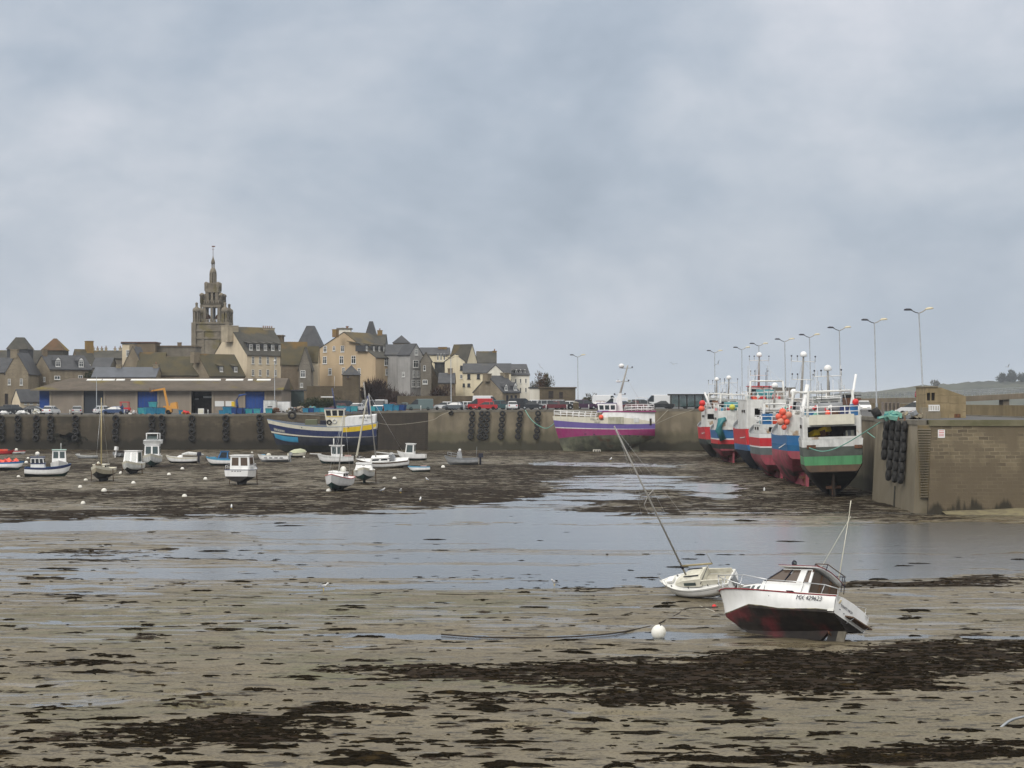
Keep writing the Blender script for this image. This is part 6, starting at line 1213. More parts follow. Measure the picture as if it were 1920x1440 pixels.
# rear bulkhead
q = MB(); q.hexa([(1.44, -.96, .8), (1.48, -.96, .8), (1.48, .96, .8), (1.44, .96, .8), (1.50, -.82, z1), (1.54, -.82, z1), (1.54, .82, z1), (1.50, .82, z1)], BGLASS); q.build('rear_glass', wo)
q = MB(); 
for y0, y1 in ((.93, .85), (.28, .25), (-.4, -.36), (-.95, -.84)): q.hexa([(1.41, y0 - .03, .8), (1.45, y0 - .03, .8), (1.45, y0 + .03, .8), (1.41, y0 + .03, .8), (1.47, y1 - .03, z1), (1.51, y1 - .03, z1), (1.51, y1 + .03, z1), (1.47, y1 + .03, z1)], WOOD)
q.build('door_frame', wo); MB().cbox((1.1, .55, 1.25), (.4, .35, .5), LBLUE, (0, .2, .3)).build('jerrycan', T)
r_ = MB(); r_.loft([[(x, y, z1 + .02 + .13 * (1 - (y / 1.0) ** 2) + dz) for y, dz in ((1.0, 0), (.66, 0), (.33, 0), (0, 0), (-.33, 0), (-.66, 0), (-1.0, 0), (-1.0, .05), (-.66, .06), (-.33, .06), (0, .06), (.33, .06), (.66, .06), (1.0, .05))] for x in (1.32, 1.8, 2.4, 3.02)], GEL, cap=True, smooth=True); ro_ = r_.build('roof', wo)
r_ = MB(); r_.tube([(1.32, y, z1 + .09 + .13 * (1 - y * y)) for y in (1.0, .5, 0, -.5, -1.0)], .02, MATS['dark_red_rubbing_strip'], 5); r_.tube([(1.32, 1.0, z1 + .07), (3.02, 1.0, z1 + .07)], .018, MATS['dark_red_rubbing_strip'], 5); r_.build('roof_trim', wo)
q = MB(); zr = z1 + .2
for x, y in ((1.2, .5), (1.2, -.75), (1.75, .5), (1.75, -.75)): q.tube([(x, y, zr - .1), (x, y, zr + .16)], .018, INK, 5)
q.tube([(1.2, .5, zr + .16), (1.2, -.75, zr + .16)], .02, WOOD, 5); q.tube([(1.75, .5, zr + .16), (1.75, -.75, zr + .16)], .02, WOOD, 5); q.tube([(1.2, .5, zr + .16), (1.75, .5, zr + .16)], .02, WOOD, 5); q.tube([(1.2, -.75, zr + .16), (1.75, -.75, zr + .16)], .02, INK, 5)
q.tube([(1.3, -.75, zr + .16), (1.25, -.78, zr - .45)], .016, INK, 5); q.tube([(1.3, -.95, zr + .1), (1.25, -.98, zr - .45)], .016, INK, 5); q.tube([(1.28, -.76, zr - .15), (1.28, -.96, zr - .15)], .014, INK, 5); q.build('roof_rack', ro_)
MB().tube([(1.35, -.6, zr), (1.25, -.1, zr + 2.6)], [.022, .008], OFFW, 6).build('whip_antenna', ro_); MB().tube([(1.6, .35, zr), (.85, .3, zr + 2.2)], [.012, .006], OFFW, 5).build('whip_antenna', ro_)
sp = MB(); sp.torus((2.75, .45, zr + .16), .10, .035, INK, 'x', 14, 6); sp.tube([(2.75, .45, zr - .1), (2.75, .45, zr + .08)], .015, STEEL, 5); sp.lathe([(.09, -.03), (.09, .03)], CGLASS, 12, (2.75, .45, zr + .16)); sp.build('searchlight', ro_)
q = MB(); P = [(5.9, .38, 1.72), (6.25, .18, 1.78), (6.35, 0, 1.8), (6.25, -.18, 1.78), (5.9, -.38, 1.72)]; top = [(3.3, 1.12, 1.9), (4.6, .98, 2.1), (5.85, .42, 2.26), (6.45, .15, 2.34), (6.5, 0, 2.34), (6.45, -.15, 2.34), (5.85, -.42, 2.26), (4.6, -.98, 2.1), (3.3, -1.12, 1.9)]
q.tube(top, .018, STEEL, 6); q.tube([(1.7, 1.13, 1.85), (3.3, 1.12, 1.9)], .016, STEEL, 6)
for p, t in (((6.22, .12, 1.78), top[3]), ((6.22, -.12, 1.78), top[5]), ((5.75, .5, 1.7), top[2]), ((5.75, -.5, 1.7), top[6]), ((4.55, 1.02, 1.56), top[1]), ((4.55, -1.02, 1.56), top[7]), ((3.3, 1.14, 1.48), top[0]), ((3.3, -1.14, 1.48), top[8])): q.tube([p, t], .016, STEEL, 6)
q.tube([(5.8, .46, 1.98), (6.35, .14, 2.05), (6.38, 0, 2.05), (6.35, -.14, 2.05), (5.8, -.46, 1.98)], .014, STEEL, 5); q.build('bow_rail', T)
q = MB()
for sd in (1, -1):
    q.tube([(1.65, 1.08 * sd, 1.45), (1.6, 1.08 * sd, 1.86), (.7, 1.05 * sd, 1.82), (.12, .98 * sd, 1.72), (.08, .98 * sd, 1.44)], .018, STEEL, 6); q.tube([(.75, 1.06 * sd, 1.43), (.7, 1.05 * sd, 1.82)], .015, STEEL, 6)
q.build('stern_rail', T); 
q = MB(); q.hexa([(-.36, -1.0, .88), (-.01, -1.0, .88), (-.01, .35, .88), (-.30, .25, .88), (-.36, -1.0, .93), (-.01, -1.0, .93), (-.01, .35, .93), (-.30, .25, .93)], WOOD); q.build('bathing_platform', T)
q = MB(); [q.tube([(-.30, y, .88), (-.02, y, .66)], .014, GALV, 5) for y in (-.8, .2)]; q.tube([(-.03, .9, 1.18), (-.06, .88, 1.32)], .03, mat('yellowed_fitting', (.42, .36, .22), rough=.6), 6); q.build('bracket', T)
MB().box(.35, .75, -.05, .05, .0, .42, ANTI).build('skeg', T); q = MB(); q.hexa([(.02, -.035, .02), (.48, -.05, -.02), (.48, .05, -.02), (.02, .035, .02), (.02, -.035, .62), (.40, -.05, .46), (.40, .05, .46), (.02, .035, .62)], mat('mud_grey_rudder', (.15, .135, .105), (.11, .10, .08), sc=4, rough=.9)); q.build('rudder', T); q = MB(); [q.cbox((.62, .13 * math.cos(a), .22 + .13 * math.sin(a)), (.04, .18, .12), RUST, (a, .5, 0)) for a in (.3, 2.4, 4.5)]; q.build('propeller', T)
a, c = Vector((1.75, 1.205, 1.19)), Vector((.45, 1.15, 1.19)); o = a.lerp(c, .5) + Vector((0, .085, 0)); text('lettering', 'MX 429623', .235, INK, T, frame3(o, c - a, (.03, 1, -.13)), shear=.2)
text('lettering', 'TONTY MICH', .13, mat('grey_lettering', (.18, .18, .2), rough=.6), T, frame3((-.012, .35, 1.16), (0, -1, 0), (-1, 0, 0)))
q = MB(); [q.lathe([(.03, -.01), (.03, .01)], INK, 8, p) for p in ((2.95, 1.19, 1.22), (2.4, 1.17, 1.05), (-.0, .75, 1.0), (-.0, .45, .95), (-.0, -.6, 1.05))]; q.build('skin_fitting', T)
MB().box(1.95, 2.25, 1.02, 1.2, 1.455, 1.475, INK).build('vent', T)
# ---- fallen sailing boat
SD_ = 85.6; bvec = Vector((-.80, .57, -.13)).normalized(); mvec = Vector((-.37, -.42, .82)); mvec = (mvec - bvec * mvec.dot(bvec)).normalized(); lvec = mvec.cross(bvec)
S = thing('sailing_boat', 'small white sailing boat lying tilted on the sand with its mast leaning left', 'boat'); S.rotation_mode = 'QUATERNION'
Mx = Matrix((bvec, lvec, mvec)).transposed(); S.rotation_quaternion = Mx.to_quaternion(); S.location = (wx(1384, SD_), SD_ - .5, .34); S.scale = (.75, .75, .95)
Hs = Hull(4.9, 1.95, 1.0, .94, 1.12, r0=.72, rake=.45, qc=.62, pw=.62, ks=.22, kb=.45, flare=.05)
Hs.build(S, [(.30, .26, mat('grey_antifoul', (.08, .075, .065), (.05, .05, .045), sc=2, rough=.8)), (.33, .29, ALGAE), (.88, .90, GEL), (.91, .93, GREYP), (1, 1, GEL)], DECKW, .97, None, n=26)
OW = mat('aged_cream_deck', (.66, .64, .55), (.56, .54, .45), sc=2.5, rough=.6, streak=.15)
q = MB(); q.loft([[(x, w, .98), (x, w * .82, .98 + h), (x, w * .4, 1.02 + h * 1.08), (x, -w * .4, 1.02 + h * 1.08), (x, -w * .82, .98 + h), (x, -w, .98)] for x, w, h in ((1.75, .72, .36), (2.2, .72, .36), (3.0, .62, .28), (3.5, .48, .14), (3.75, .35, .03))], OW, cap=True, smooth=False, closed=False); cr_ = q.build('coachroof', S)
for sd in (1, -1):
    q = MB(); q.hexa([(2.1, .70 * sd, 1.06), (2.95, .61 * sd, 1.05), (2.95, .56 * sd, 1.17), (2.1, .64 * sd, 1.2), (2.1, .72 * sd, 1.06), (2.95, .63 * sd, 1.05), (2.95, .585 * sd, 1.17), (2.1, .665 * sd, 1.2)], CGLASS); q.build('window', cr_)
MB().box(3.9, 4.3, -.24, .24, 1.07, 1.17, GEL).build('fore_hatch', S); q = MB(); q.box(1.85, 2.6, -.28, .28, 1.37, 1.43, OW); q.build('sliding_hatch', cr_); q = MB(); [q.box(1.9, 2.9, y - .02, y + .02, 1.4, 1.45, INK) for y in (-.36, .36)]; q.tube([(1.74, .75, 1.15), (1.74, -.75, 1.3)], .02, INK, 5); q.build('hatch_rail', cr_)
q = MB(); q.box(.15, 1.74, -.45, .45, .95, .975, mat('cockpit_sole', (.42, .40, .33), (.36, .34, .28), sc=3, rough=.7))
for sd in (1, -1): q.hexa([(.1, .48 * sd, .97), (1.74, .52 * sd, .97), (1.74, .60 * sd, .97), (.1, .54 * sd, .97), (.1, .5 * sd, 1.18), (1.74, .54 * sd, 1.25), (1.74, .6 * sd, 1.25), (.1, .54 * sd, 1.18)], OW)
q.build('cockpit', S)
mo = MB(); mo.tube([(2.95, 0, 1.2), (2.95, 0, 9.9)], [.06, .045], SPAR, 8); mo.tube([(2.9, -.72, 5.9), (2.95, 0, 5.96), (2.9, .72, 5.9)], .02, SPAR, 5); mo.lathe([(.09, -.05), (.09, .1)], INK, 8, (2.95, 0, 1.75)); mo = mo.build('mast', S)
w_ = MB()
for p0, p1 in (((4.85, 0, 1.12), (2.98, 0, 9.0)), ((2.8, .88, .98), (2.95, .7, 5.92)), ((2.95, .7, 5.92), (2.95, 0, 9.6)), ((2.8, -.88, .98), (2.95, -.7, 5.92)), ((2.95, -.7, 5.92), (2.95, 0, 9.6)), ((.1, 0, 1.05), (2.93, 0, 9.85))): w_.tube([p0, p1], .004, STEEL, 4)
w_.build('stay', mo); bo = MB(); bo.tube([(2.9, 0, 1.85), (.9, -.05, 1.8)], .05, GSPAR, 8); bo.tube([(.9, -.05, 1.8), (1.0, -.1, 2.45)], .02, SPAR, 5); bo.tube([(1.25, 0, 1.75), (1.25, -.02, 1.3)], .03, OW, 5); bo.build('boom', S)
MB().box(-.12, .02, -.22, .22, .55, 1.0, GREYP).build('outboard_bracket', S); text('lettering', 'TYNAN', .15, INK, S, frame3(Hs.p(.14, .72, 1) + Vector((0, .02, 0)), (-1, 0, 0), (0, 1, .1)))
q = MB(); [q.lathe([(.03, -.02), (.035, .06)], INK, 7, (x, y, 1.02)) for x, y in ((1.3, .74), (1.3, -.74), (.6, .7), (.6, -.7), (3.9, .5), (3.9, -.5), (2.6, .82), (2.6, -.82))]; q.build('cleat', S)
rails(S, [Hs.p(.99, 1, 1) + Vector((-.05, 0, 0)), Hs.p(.93, 1, 1), Hs.p(.86, 1, 1)], .35, STEEL, .012, lines=(1.0,), name='pulpit')
# ---- ropes, chains, buoys
def rope(name, label, pts, r, mt, sub=14, n=5, cat='rope'):
    P = [Vector(p) for p in pts]; out = []
    for i in range(len(P) - 1):
        p0, p1, p2, p3 = P[max(i - 1, 0)], P[i], P[i + 1], P[min(i + 2, len(P) - 1)]
        for k in range(sub):
            t = k / sub; out.append(.5 * ((2 * p1) + (p2 - p0) * t + (2 * p0 - 5 * p1 + 4 * p2 - p3) * t * t + (3 * p1 - p0 - 3 * p2 + p3) * t ** 3))
    out.append(P[-1]); return tag(MB().tube(out, r, mt, n).build(name), label, cat), out
def gp(px, py, z=.05): D = gd(py); return (wx(px, D), D, z)
CHM = mat('rusty_wet_chain', (.045, .032, .022), (.025, .02, .016), sc=8, rough=.7)
def chain(label, pts):
    o, path = rope('mooring_chain', label, pts, .022, CHM, 40, 4, 'chain'); b = MB(); 
    for i, p in enumerate(path):
        if i % 2 == 0 and i + 1 < len(path):
            dq = (path[i + 1] - path[i]).normalized(); rings = []
            b.cbox(p, (.11, .05, .05), CHM, (0, -math.asin(max(-1, min(1, dq.z))), math.atan2(dq.y, dq.x)))
    b.build('chain_links', o); return o
chain('long rusty mooring chain curving over the sand to the big white buoy', [gp(830, 1192), gp(900, 1197), gp(1000, 1198), gp(1080, 1196), gp(1150, 1190), gp(1205, 1180), gp(1224, 1176)])
rope('mooring_rope', 'dark mooring rope from the big buoy up to the motorboat bow', [gp(1236, 1174, .12), gp(1270, 1156, .1), gp(1290, 1146, .12), (wx(1346, 74.2), 74.2, .9)], .025, CHM)
rope('mooring_rope', 'pale thin mooring line from the sand to the motorboat bow', [gp(1312, 1138, .05), (wx(1340, 74.0), 74.0, .75)], .014, OFFW)
chain('thin dark chain lying straight across the sand left of the tilted sailing boat', [gp(820, 1116), gp(930, 1118), gp(1080, 1119), gp(1200, 1119), gp(1262, 1118)]); chain('short dark chain in the near sand at the bottom of the scene', [gp(1000, 1413), gp(1080, 1414), gp(1180, 1410), gp(1275, 1405)])
def buoy(px, py, rpx, label, mt=BUOYM, group='white mooring buoys on the sand'):
    D = gd(py); r = rpx / F * D; b = MB().ball((0, 0, r * .85), r, mt, 18); b.torus((0, 0, r * 1.87), r * .13, r * .05, INK, 'x', 10, 5); b.lathe([(r * .2, r * 1.78), (r * .16, r * 1.86)], mt, 8)
    return tag(b.build('mooring_buoy', loc=(wx(px, D), D, -.02), rot=(random.uniform(-.5, .5), random.uniform(-.5, .5), random.random() * 6)), label, 'buoy', group)
buoy(1232, 1195, 14, 'big white ball buoy on the sand left of the motorboat'); buoy(1338, 1140, 4.5, 'small red ball buoy hanging by the motorboat bow', REDB, 'red buoys')
BL = [(35, 897, 3.5, 'left of the navy edged fishing boat at the frame edge'), (48, 870, 3.5, 'behind the navy edged fishing boat bow'), (53, 862, 2.8, 'farther behind the navy edged fishing boat'), (149, 916, 4, 'left of and nearer than the beige sailing boat'), (161, 904, 4, 'close beside the beige sailing boat'), (193, 924, 5.2, 'directly in front of the beige sailing boat'), (226, 890, 3.6, 'between the beige sailing boat and the white cabin boat'), (250, 909, 4, 'in front of the white cabin boat on legs'), (317, 893, 3.8, 'right of and nearer than the flybridge cruiser'), (342, 882, 3.5, 'in front of the white runabout'), (385, 901, 3.8, 'left of the brown windowed cabin boat'), (345, 934, 4.8, 'alone on the wet sand right of centre left'), (157, 947, 4.4, 'nearest of all to the dark weed belt at the left'), (466, 857, 2.6, 'between the blue cuddy boat and the open boat, left one'), (473, 850, 2, 'small and far, close to the stone quay'), (471, 861, 2.4, 'below the small far one beside the open boat'), (569, 859, 2.4, 'at the foot of the covered dinghy'), (610, 870, 3, 'left of the wheelhouse fishing boat'), (740, 900, 3.8, 'right of the hull on long legs'), (831, 879, 3.8, 'left of the grey aluminium workboat'), (614, 924, 5, 'at the foot of the red trimmed sailing boat'), (600, 864, 2.2, 'tiny one behind the wheelhouse fishing boat bow')]
for px, py, r, tx in BL: buoy(px, py, r, 'white ball buoy ' + tx)
rope('mooring_rope', 'green mooring rope sagging from the quay top to the purple bow', [(wx(985, 336.5), 336.5, 7.1), (wx(992, 335), 335, 6.0), (wx(1003, 334), 334, 4.9), (wx(1022, 333), 333, 4.0), (wx(1036, 332), 332, 4.6), (wx(1046, 331), 331, 5.9)], .07, GROPE)
rope('mooring_rope', 'grey mooring rope rising from the purple stern to the quay', [(wx(1226, 329), 329, 4.6), (wx(1260, 333), 333, 6.0), (wx(1300, 336), 336, 7.2)], .05, ROPE); rope('mooring_rope', 'steeper grey mooring rope at the purple stern', [(wx(1226, 329), 329, 4.7), (wx(1240, 334), 334, 6.0), (wx(1252, 336.5), 336.5, 7.1)], .05, ROPE)
rope('mooring_rope', 'green mooring rope sagging across the green trawler stern to the pier', [(26.7, 172.6, 4.6), (28.0, 172.2, 4.3), (29.8, 171.5, 5.0), (32.2, 165, 7.35)], .05, GROPE); rope('mooring_rope', 'second pale green rope hanging between green trawler and pier', [(32.0, 173, 6.0), (32.6, 170, 5.5), (32.6, 166, 7.35)], .045, GROPE)
rope('mooring_rope', 'pale rope from the quay down behind the leaning sloop', [(wx(846, 336.5), 336.5, 7.0), (wx(826, 335.3), 335.3, 6.2), (wx(806, 334.8), 334.8, 5.3), (wx(740, 333), 333, 4.6), (wx(705, 331), 331, 5.0)], .04, ROPE)
stk = thing('wooden_stake', 'thin pale stake leaning in the mud below the green trawler', 'stake', (wx(1592, 151), 151, -.1), (0, R(8), 0)); MB().tube([(0, 0, 0), (0, 0, 1.1)], .04, OFFW, 5).build('pole', stk)
rope('bent_pipe', 'bent grey pipe sticking out of the sand at the right edge', [gp(1868, 1372, .0), gp(1895, 1366, .22), gp(1925, 1362, .28)], .04, GALV, cat='pipe')
# ================================================================= lamps
GL = 'double arm lamp posts along the pier'
LD, LC = mat('lamp_head_shade_tone', (.05, .05, .06), rough=.6), mat('lamp_head_lit_tone', (.62, .55, .38), rough=.5)  # same head twice: left painted in a shade tone, right in a lit tone
def lamp(D, px, lean, label, h=10.2, group=GL, arms=True, z=None, r=.085):
    X = wx(px, D); z = deck_z(X) if z is None else z; T = thing('street_lamp', label, 'street lamp', (X, D, z), (0, -R(lean), 0), group)
    MB().tube([(0, 0, 0), (0, 0, 1.2), (0, 0, 1.25), (0, 0, h)], [r * 1.6, r * 1.6, r, r * .75], GALV, 8).build('pole', T)
    if arms:
        for sd, mt in ((-1, LD), (1, LC)):  # left arm and head in the painted shade tone, right in the lit tone
            MB().tube([(0, 0, h - .05), (sd * .35, 0, h + .06), (sd * .75, 0, h + .3)], .05, LD if sd < 0 else mat('lamp_arm', (.30, .26, .2), rough=.6), 6).build('lamp_arm', T)
            MB().loft([[(sd * x, -w, h + z0), (sd * x, w, h + z0), (sd * x, w * .6, h + z1), (sd * x, -w * .6, h + z1)] for x, w, z0, z1 in ((.65, .06, .24, .36), (.85, .16, .26, .46), (1.25, .19, .27, .48), (1.45, .08, .30, .40))], mt, smooth=True).build('lamp_head', T)
    return T
for i, (ytop, px, lean) in enumerate([(586, 1733, 3.0), (605, 1644, 1.5), (619, 1577, 1.2), (632, 1521, 1.3), (640, 1474, 1.2), (648, 1424, .6), (655, 1392, .6), (661, 1341, .5)]):
    D = F * 8.6 / (HOR - ytop); lamp(D, px, lean, ['tallest and nearest double arm lamp post on the pier by the hut', 'second lamp post from the hut, its right head painted in a lit cream tone', 'third lamp post from the hut above the green trawler', 'fourth lamp post from the hut', 'fifth lamp post from the hut, behind the trawler masts', 'sixth lamp post from the hut', 'seventh lamp post from the hut, above the big red trawler', 'farthest pier lamp post beside the glass shelter'][i])
lamp(352, 1084, .5, 'lone double arm lamp post at the car park behind the purple bow', 9.6, 'lamp posts on the far quay'); lamp(346, 846, .4, 'double arm lamp post in front of the pale yellow houses', 9.4, 'lamp posts on the far quay', z=7.05)
T = lamp(345, 515, 0, 'slim lamp post with a small round head in front of the warehouse end', 9.3, 'lamp posts on the far quay', arms=False, r=.06); MB().ball((0, 0, 9.45), .22, WHITE, 10, .7).build('lamp_head', T)
lamp(345, 181, 0, 'plain grey pole standing before the dark warehouse door', 6.8, 'lamp posts on the far quay', arms=False, r=.06)
# ================================================================= vehicles
CARM = {k: mat('car_paint_' + k, c, rough=.3, spec=.5, coat=.3) for k, c in dict(white=(.66, .67, .68), silver=(.36, .37, .38), black=(.012, .013, .016), grey=(.09, .10, .11), red=(.38, .012, .015), darkred=(.10, .012, .018), blue=(.03, .06, .14), green=(.10, .14, .14), purple=(.05, .02, .05), teal=(.03, .08, .09)).items()}
TYRE = mat('car_tyre', (.012, .012, .012), rough=.9); LIGHT = mat('headlight_glass', (.6, .6, .58), rough=.1); TAIL = mat('tail_light', (.35, .01, .01), rough=.2); CARG = mat('car_glass', (.015, .02, .025), rough=.05, spec=.7)
PRO = {}
def proto_mesh(kind):
    if kind in PRO: return PRO[kind]
    if kind == 'van': L, W, H, hood, a, b_, sill = 5.0, 1.9, 2.05, .55, 1.2, -2.45, 1.05
    elif kind == 'bigvan': L, W, H, hood, a, b_, sill = 5.6, 2.0, 2.55, .5, 1.6, -2.75, 1.25
    elif kind == 'mpv': L, W, H, hood, a, b_, sill = 4.4, 1.8, 1.72, .5, .95, -2.1, 1.0
    elif kind == 'saloon': L, W, H, hood, a, b_, sill = 4.5, 1.76, 1.45, .5, .85, -1.35, .92
    else: L, W, H, hood, a, b_, sill = 4.0, 1.72, 1.50, .5, .85, -1.85, .93
    PRO[kind] = (L, W, H, a, b_, sill); return PRO[kind]
CARMESH = {}
def car(kind, colr, px, D, ang, label, group='cars parked on the quay', z=None):
    L, W, H, a, b_, sill = proto_mesh(kind); key = (kind, colr); P = CARM[colr]; h2 = W / 2
    X = wx(px, D); T = thing('parked_van' if 'van' in kind else 'parked_car', label, 'van' if 'van' in kind else 'car', (X, D, (deck_z(X) if z is None else z) + .005), R(ang), group)
    if key not in CARMESH:
        m = MB(); x0, x1 = -L / 2, L / 2
        body = [(x0 + .05, .28), (x0, .5), (x0 + .03, sill - .1), (x0 + .12, sill), (a + .55, sill), (x1 - .25, sill - .2), (x1, sill - .4), (x1 + .02, .45), (x1 - .05, .28)]
        n = len(body); rings = [[(p[0] * (1 if abs(y) < h2 - .02 else .985), y, p[1]) for p in body] for y in (-h2, -h2 + .06, h2 - .06, h2)]; m.loft(rings, P, cap=True)
        van = 'van' in kind; tb = h2 - (.06 if van else .18)
        rf = [(b_ + (.1 if van or kind == 'mpv' else .45), H - .10), (b_ + (.2 if van or kind == 'mpv' else .6), H), (a - .75, H), (a - .55, H - .06)]
        m.hexa([(rf[0][0], -tb, H - .1), (rf[3][0], -tb, H - .1), (rf[3][0], tb, H - .1), (rf[0][0], tb, H - .1), (rf[1][0], -tb + .06, H), (rf[2][0], -tb + .06, H), (rf[2][0], tb - .06, H), (rf[1][0], tb - .06, H)], P)
        if van: m.hexa([(x0 + .02, -h2 + .02, sill - .02), (a - 1.0, -h2 + .02, sill - .02), (a - 1.0, h2 - .02, sill - .02), (x0 + .02, h2 - .02, sill - .02), (x0 + .1, -tb, H - .08), (a - 1.0, -tb, H - .08), (a - 1.0, tb, H - .08), (x0 + .1, tb, H - .08)], P)
        for xx in ((a - 1.45 if not van else a - 1.0), b_ + .55):
            for sd in (1, -1): m.hexa([(xx - .05, (h2 - .07) * sd, sill), (xx + .05, (h2 - .07) * sd, sill), (xx + .05, (h2 - .03) * sd, sill), (xx - .05, (h2 - .03) * sd, sill), (xx - .04, (tb - .02) * sd, H - .05), (xx + .04, (tb - .02) * sd, H - .05), (xx + .04, (tb + .03) * sd, H - .05), (xx - .04, (tb + .03) * sd, H - .05)], P)
        bm = m.mesh('body'); g = MB(); tg = tb - .02
        g.hexa([(b_ + .02 if not van else a - 1.05, -h2 + .06, sill - .02), (a + .5, -h2 + .06, sill - .02), (a + .5, h2 - .06, sill - .02), (b_ + .02 if not van else a - 1.05, h2 - .06, sill - .02), (rf[0][0] if not van else a - 1.05, -tg, H - .09), (a - .55, -tg, H - .09), (a - .55, tg, H - .09), (rf[0][0] if not van else a - 1.05, tg, H - .09)], CARG); gm_ = g.mesh('window')
        wm_ = MB(); wm_.lathe([(.2, -.1), (.31, -.1), (.31, .1), (.2, .1)], TYRE, 12); wm_.lathe([(.19, -.08), (.19, .105)], GALV, 10); wm_ = wm_.mesh('wheel')
        lm = MB(); [lm.box(x1 - .06, x1 + .03, sd * (h2 - .35) - .18, sd * (h2 - .35) + .18, sill - .42, sill - .25, LIGHT) for sd in (1, -1)]; [lm.box(x0 - .02, x0 + .06, sd * (h2 - .2) - .12, sd * (h2 - .2) + .12, sill - .3, sill - .08, TAIL) for sd in (1, -1)]
        pm = MB(); [pm.box(x - .012, x + .012, -.26, .26, .42, .53, OFFW) for x in (x0 - .005, x1 + .02)]; CARMESH[key] = (bm, gm_, wm_, lm.mesh('light'), pm.mesh('number_plate'), L)
    bm, gm_, wm_, lm, pm, L = CARMESH[key]
    link('body', bm, T); link('window', gm_, T); link('light', lm, T); link('number_plate', pm, T)
    for sx in (1, -1):
        for sd in (1, -1): link('wheel', wm_, T, (sx * L * .305, sd * (h2 - .10), .31), (R(90), 0, 0))
    return T
CARS = [('saloon', 'black', 4, 342, 20, 'black saloon cut by the left frame edge'), ('mpv', 'purple', 14, 349, 200, 'dark purple car behind the black saloon'), ('mpv', 'black', 28, 343, 10, 'black people carrier with pale roof near the cream cottage'), ('saloon', 'grey', 54, 349, 190, 'dark grey saloon in front of the cream cottage'), ('hatch', 'black', 66, 344, 0, 'black hatchback beside the white hatchback'), ('hatch', 'white', 96, 341, 78, 'white hatchback showing its rear before the warehouse'), ('hatch', 'silver', 145, 341, 100, 'silver hatchback with red lights before the warehouse wall'), ('hatch', 'white', 197, 346, 30, 'white hatchback right of the plain grey pole'), ('saloon', 'blue', 215, 341, 175, 'dark blue saloon with open boot near the red tractor'),
 ('hatch', 'darkred', 634, 352, 185, 'dark red car behind the quay nets'), ('van', 'black', 651, 355, 5, 'black van behind the blue trawler'), ('hatch', 'white', 668, 348, 250, 'white car behind the blue trawler stern'), ('van', 'grey', 690, 353, 250, 'grey van facing the harbour above the trawler stern'), ('van', 'white', 713, 354, 262, 'white van facing the harbour beside the leaning mast'), ('saloon', 'darkred', 740, 352, 10, 'dark red saloon behind the blue bins'), ('saloon', 'green', 756, 356, 185, 'dull green saloon behind the green van'), ('van', 'green', 787, 346, 180, 'long grey green van with dark sign on its side'), ('hatch', 'white', 832, 348, 185, 'small white hatchback right of the green van'), ('saloon', 'grey', 853, 345, 170, 'dark grey saloon beside the lamp post'), ('saloon', 'black', 866, 352, 20, 'black saloon half hidden behind the grey one'), ('hatch', 'white', 881, 352, 10, 'white car half hidden by the red van'), ('van', 'red', 899, 347, 175, 'red van in the car park row'), ('hatch', 'red', 912, 343, 180, 'red hatchback in front of the red van'), ('bigvan', 'white', 914, 357, 0, 'tall white delivery van behind the red ones'), ('mpv', 'teal', 941, 347, 15, 'dark teal car right of the white delivery van'), ('saloon', 'grey', 957, 353, 190, 'grey saloon behind the dark teal car'), ('hatch', 'white', 960, 344, 95, 'white hatchback between teal car and black van'),
 ('van', 'black', 980, 345, 0, 'black van close to the green mooring rope'), ('saloon', 'black', 998, 343, 0, 'black saloon with silver bonnet right of the black van'), ('mpv', 'white', 1012, 355, 0, 'white people carrier in the rear row'), ('mpv', 'silver', 1030, 348, 5, 'silver people carrier in the middle of the row'), ('mpv', 'silver', 1038, 354, 180, 'second silver people carrier farther back'), ('saloon', 'darkred', 1040, 343, 180, 'dark maroon saloon in front of the silver people carriers'), ('hatch', 'black', 1056, 344, 5, 'black hatchback left of the tall lone lamp'), ('hatch', 'white', 1074, 350, 0, 'white hatchback by the tall lone lamp'), ('mpv', 'purple', 1098, 345, 5, 'dark plum people carrier right of the tall lone lamp'), ('hatch', 'darkred', 1120, 346, 170, 'maroon hatchback behind the purple boat bow'), ('bigvan', 'white', 1138, 356, 0, 'white delivery van behind the purple boat wheelhouse'), ('van', 'white', 1152, 353, 180, 'white van right of the white delivery van'), ('saloon', 'blue', 1172, 350, 0, 'dark blue saloon behind the purple boat mast'), ('saloon', 'darkred', 1188, 345, 180, 'maroon saloon behind the purple boat stern railing'), ('mpv', 'grey', 1205, 350, 0, 'grey people carrier behind the purple boat stern'), ('saloon', 'black', 1240, 344, 180, 'black saloon right of the purple boat stern'), ('bigvan', 'white', 1232, 356, 180, 'white delivery van behind the black saloon left of the shelter'), ('mpv', 'silver', 1272, 356, 0, 'silver car seen through the glass shelter'), ('saloon', 'teal', 1298, 355, 180, 'dark teal car seen through the glass shelter'), ('hatch', 'grey', 1318, 357, 0, 'grey car at the far end of the glass shelter')]
for c in CARS: car(*c)
car('hatch', 'white', 1620, 262, -97, 'white hatchback facing the viewer on the pier', 'cars on the pier'); car('hatch', 'white', 1722, 178, 150, 'white hatchback half hidden by the nearest lamp post and hut', 'cars on the pier')
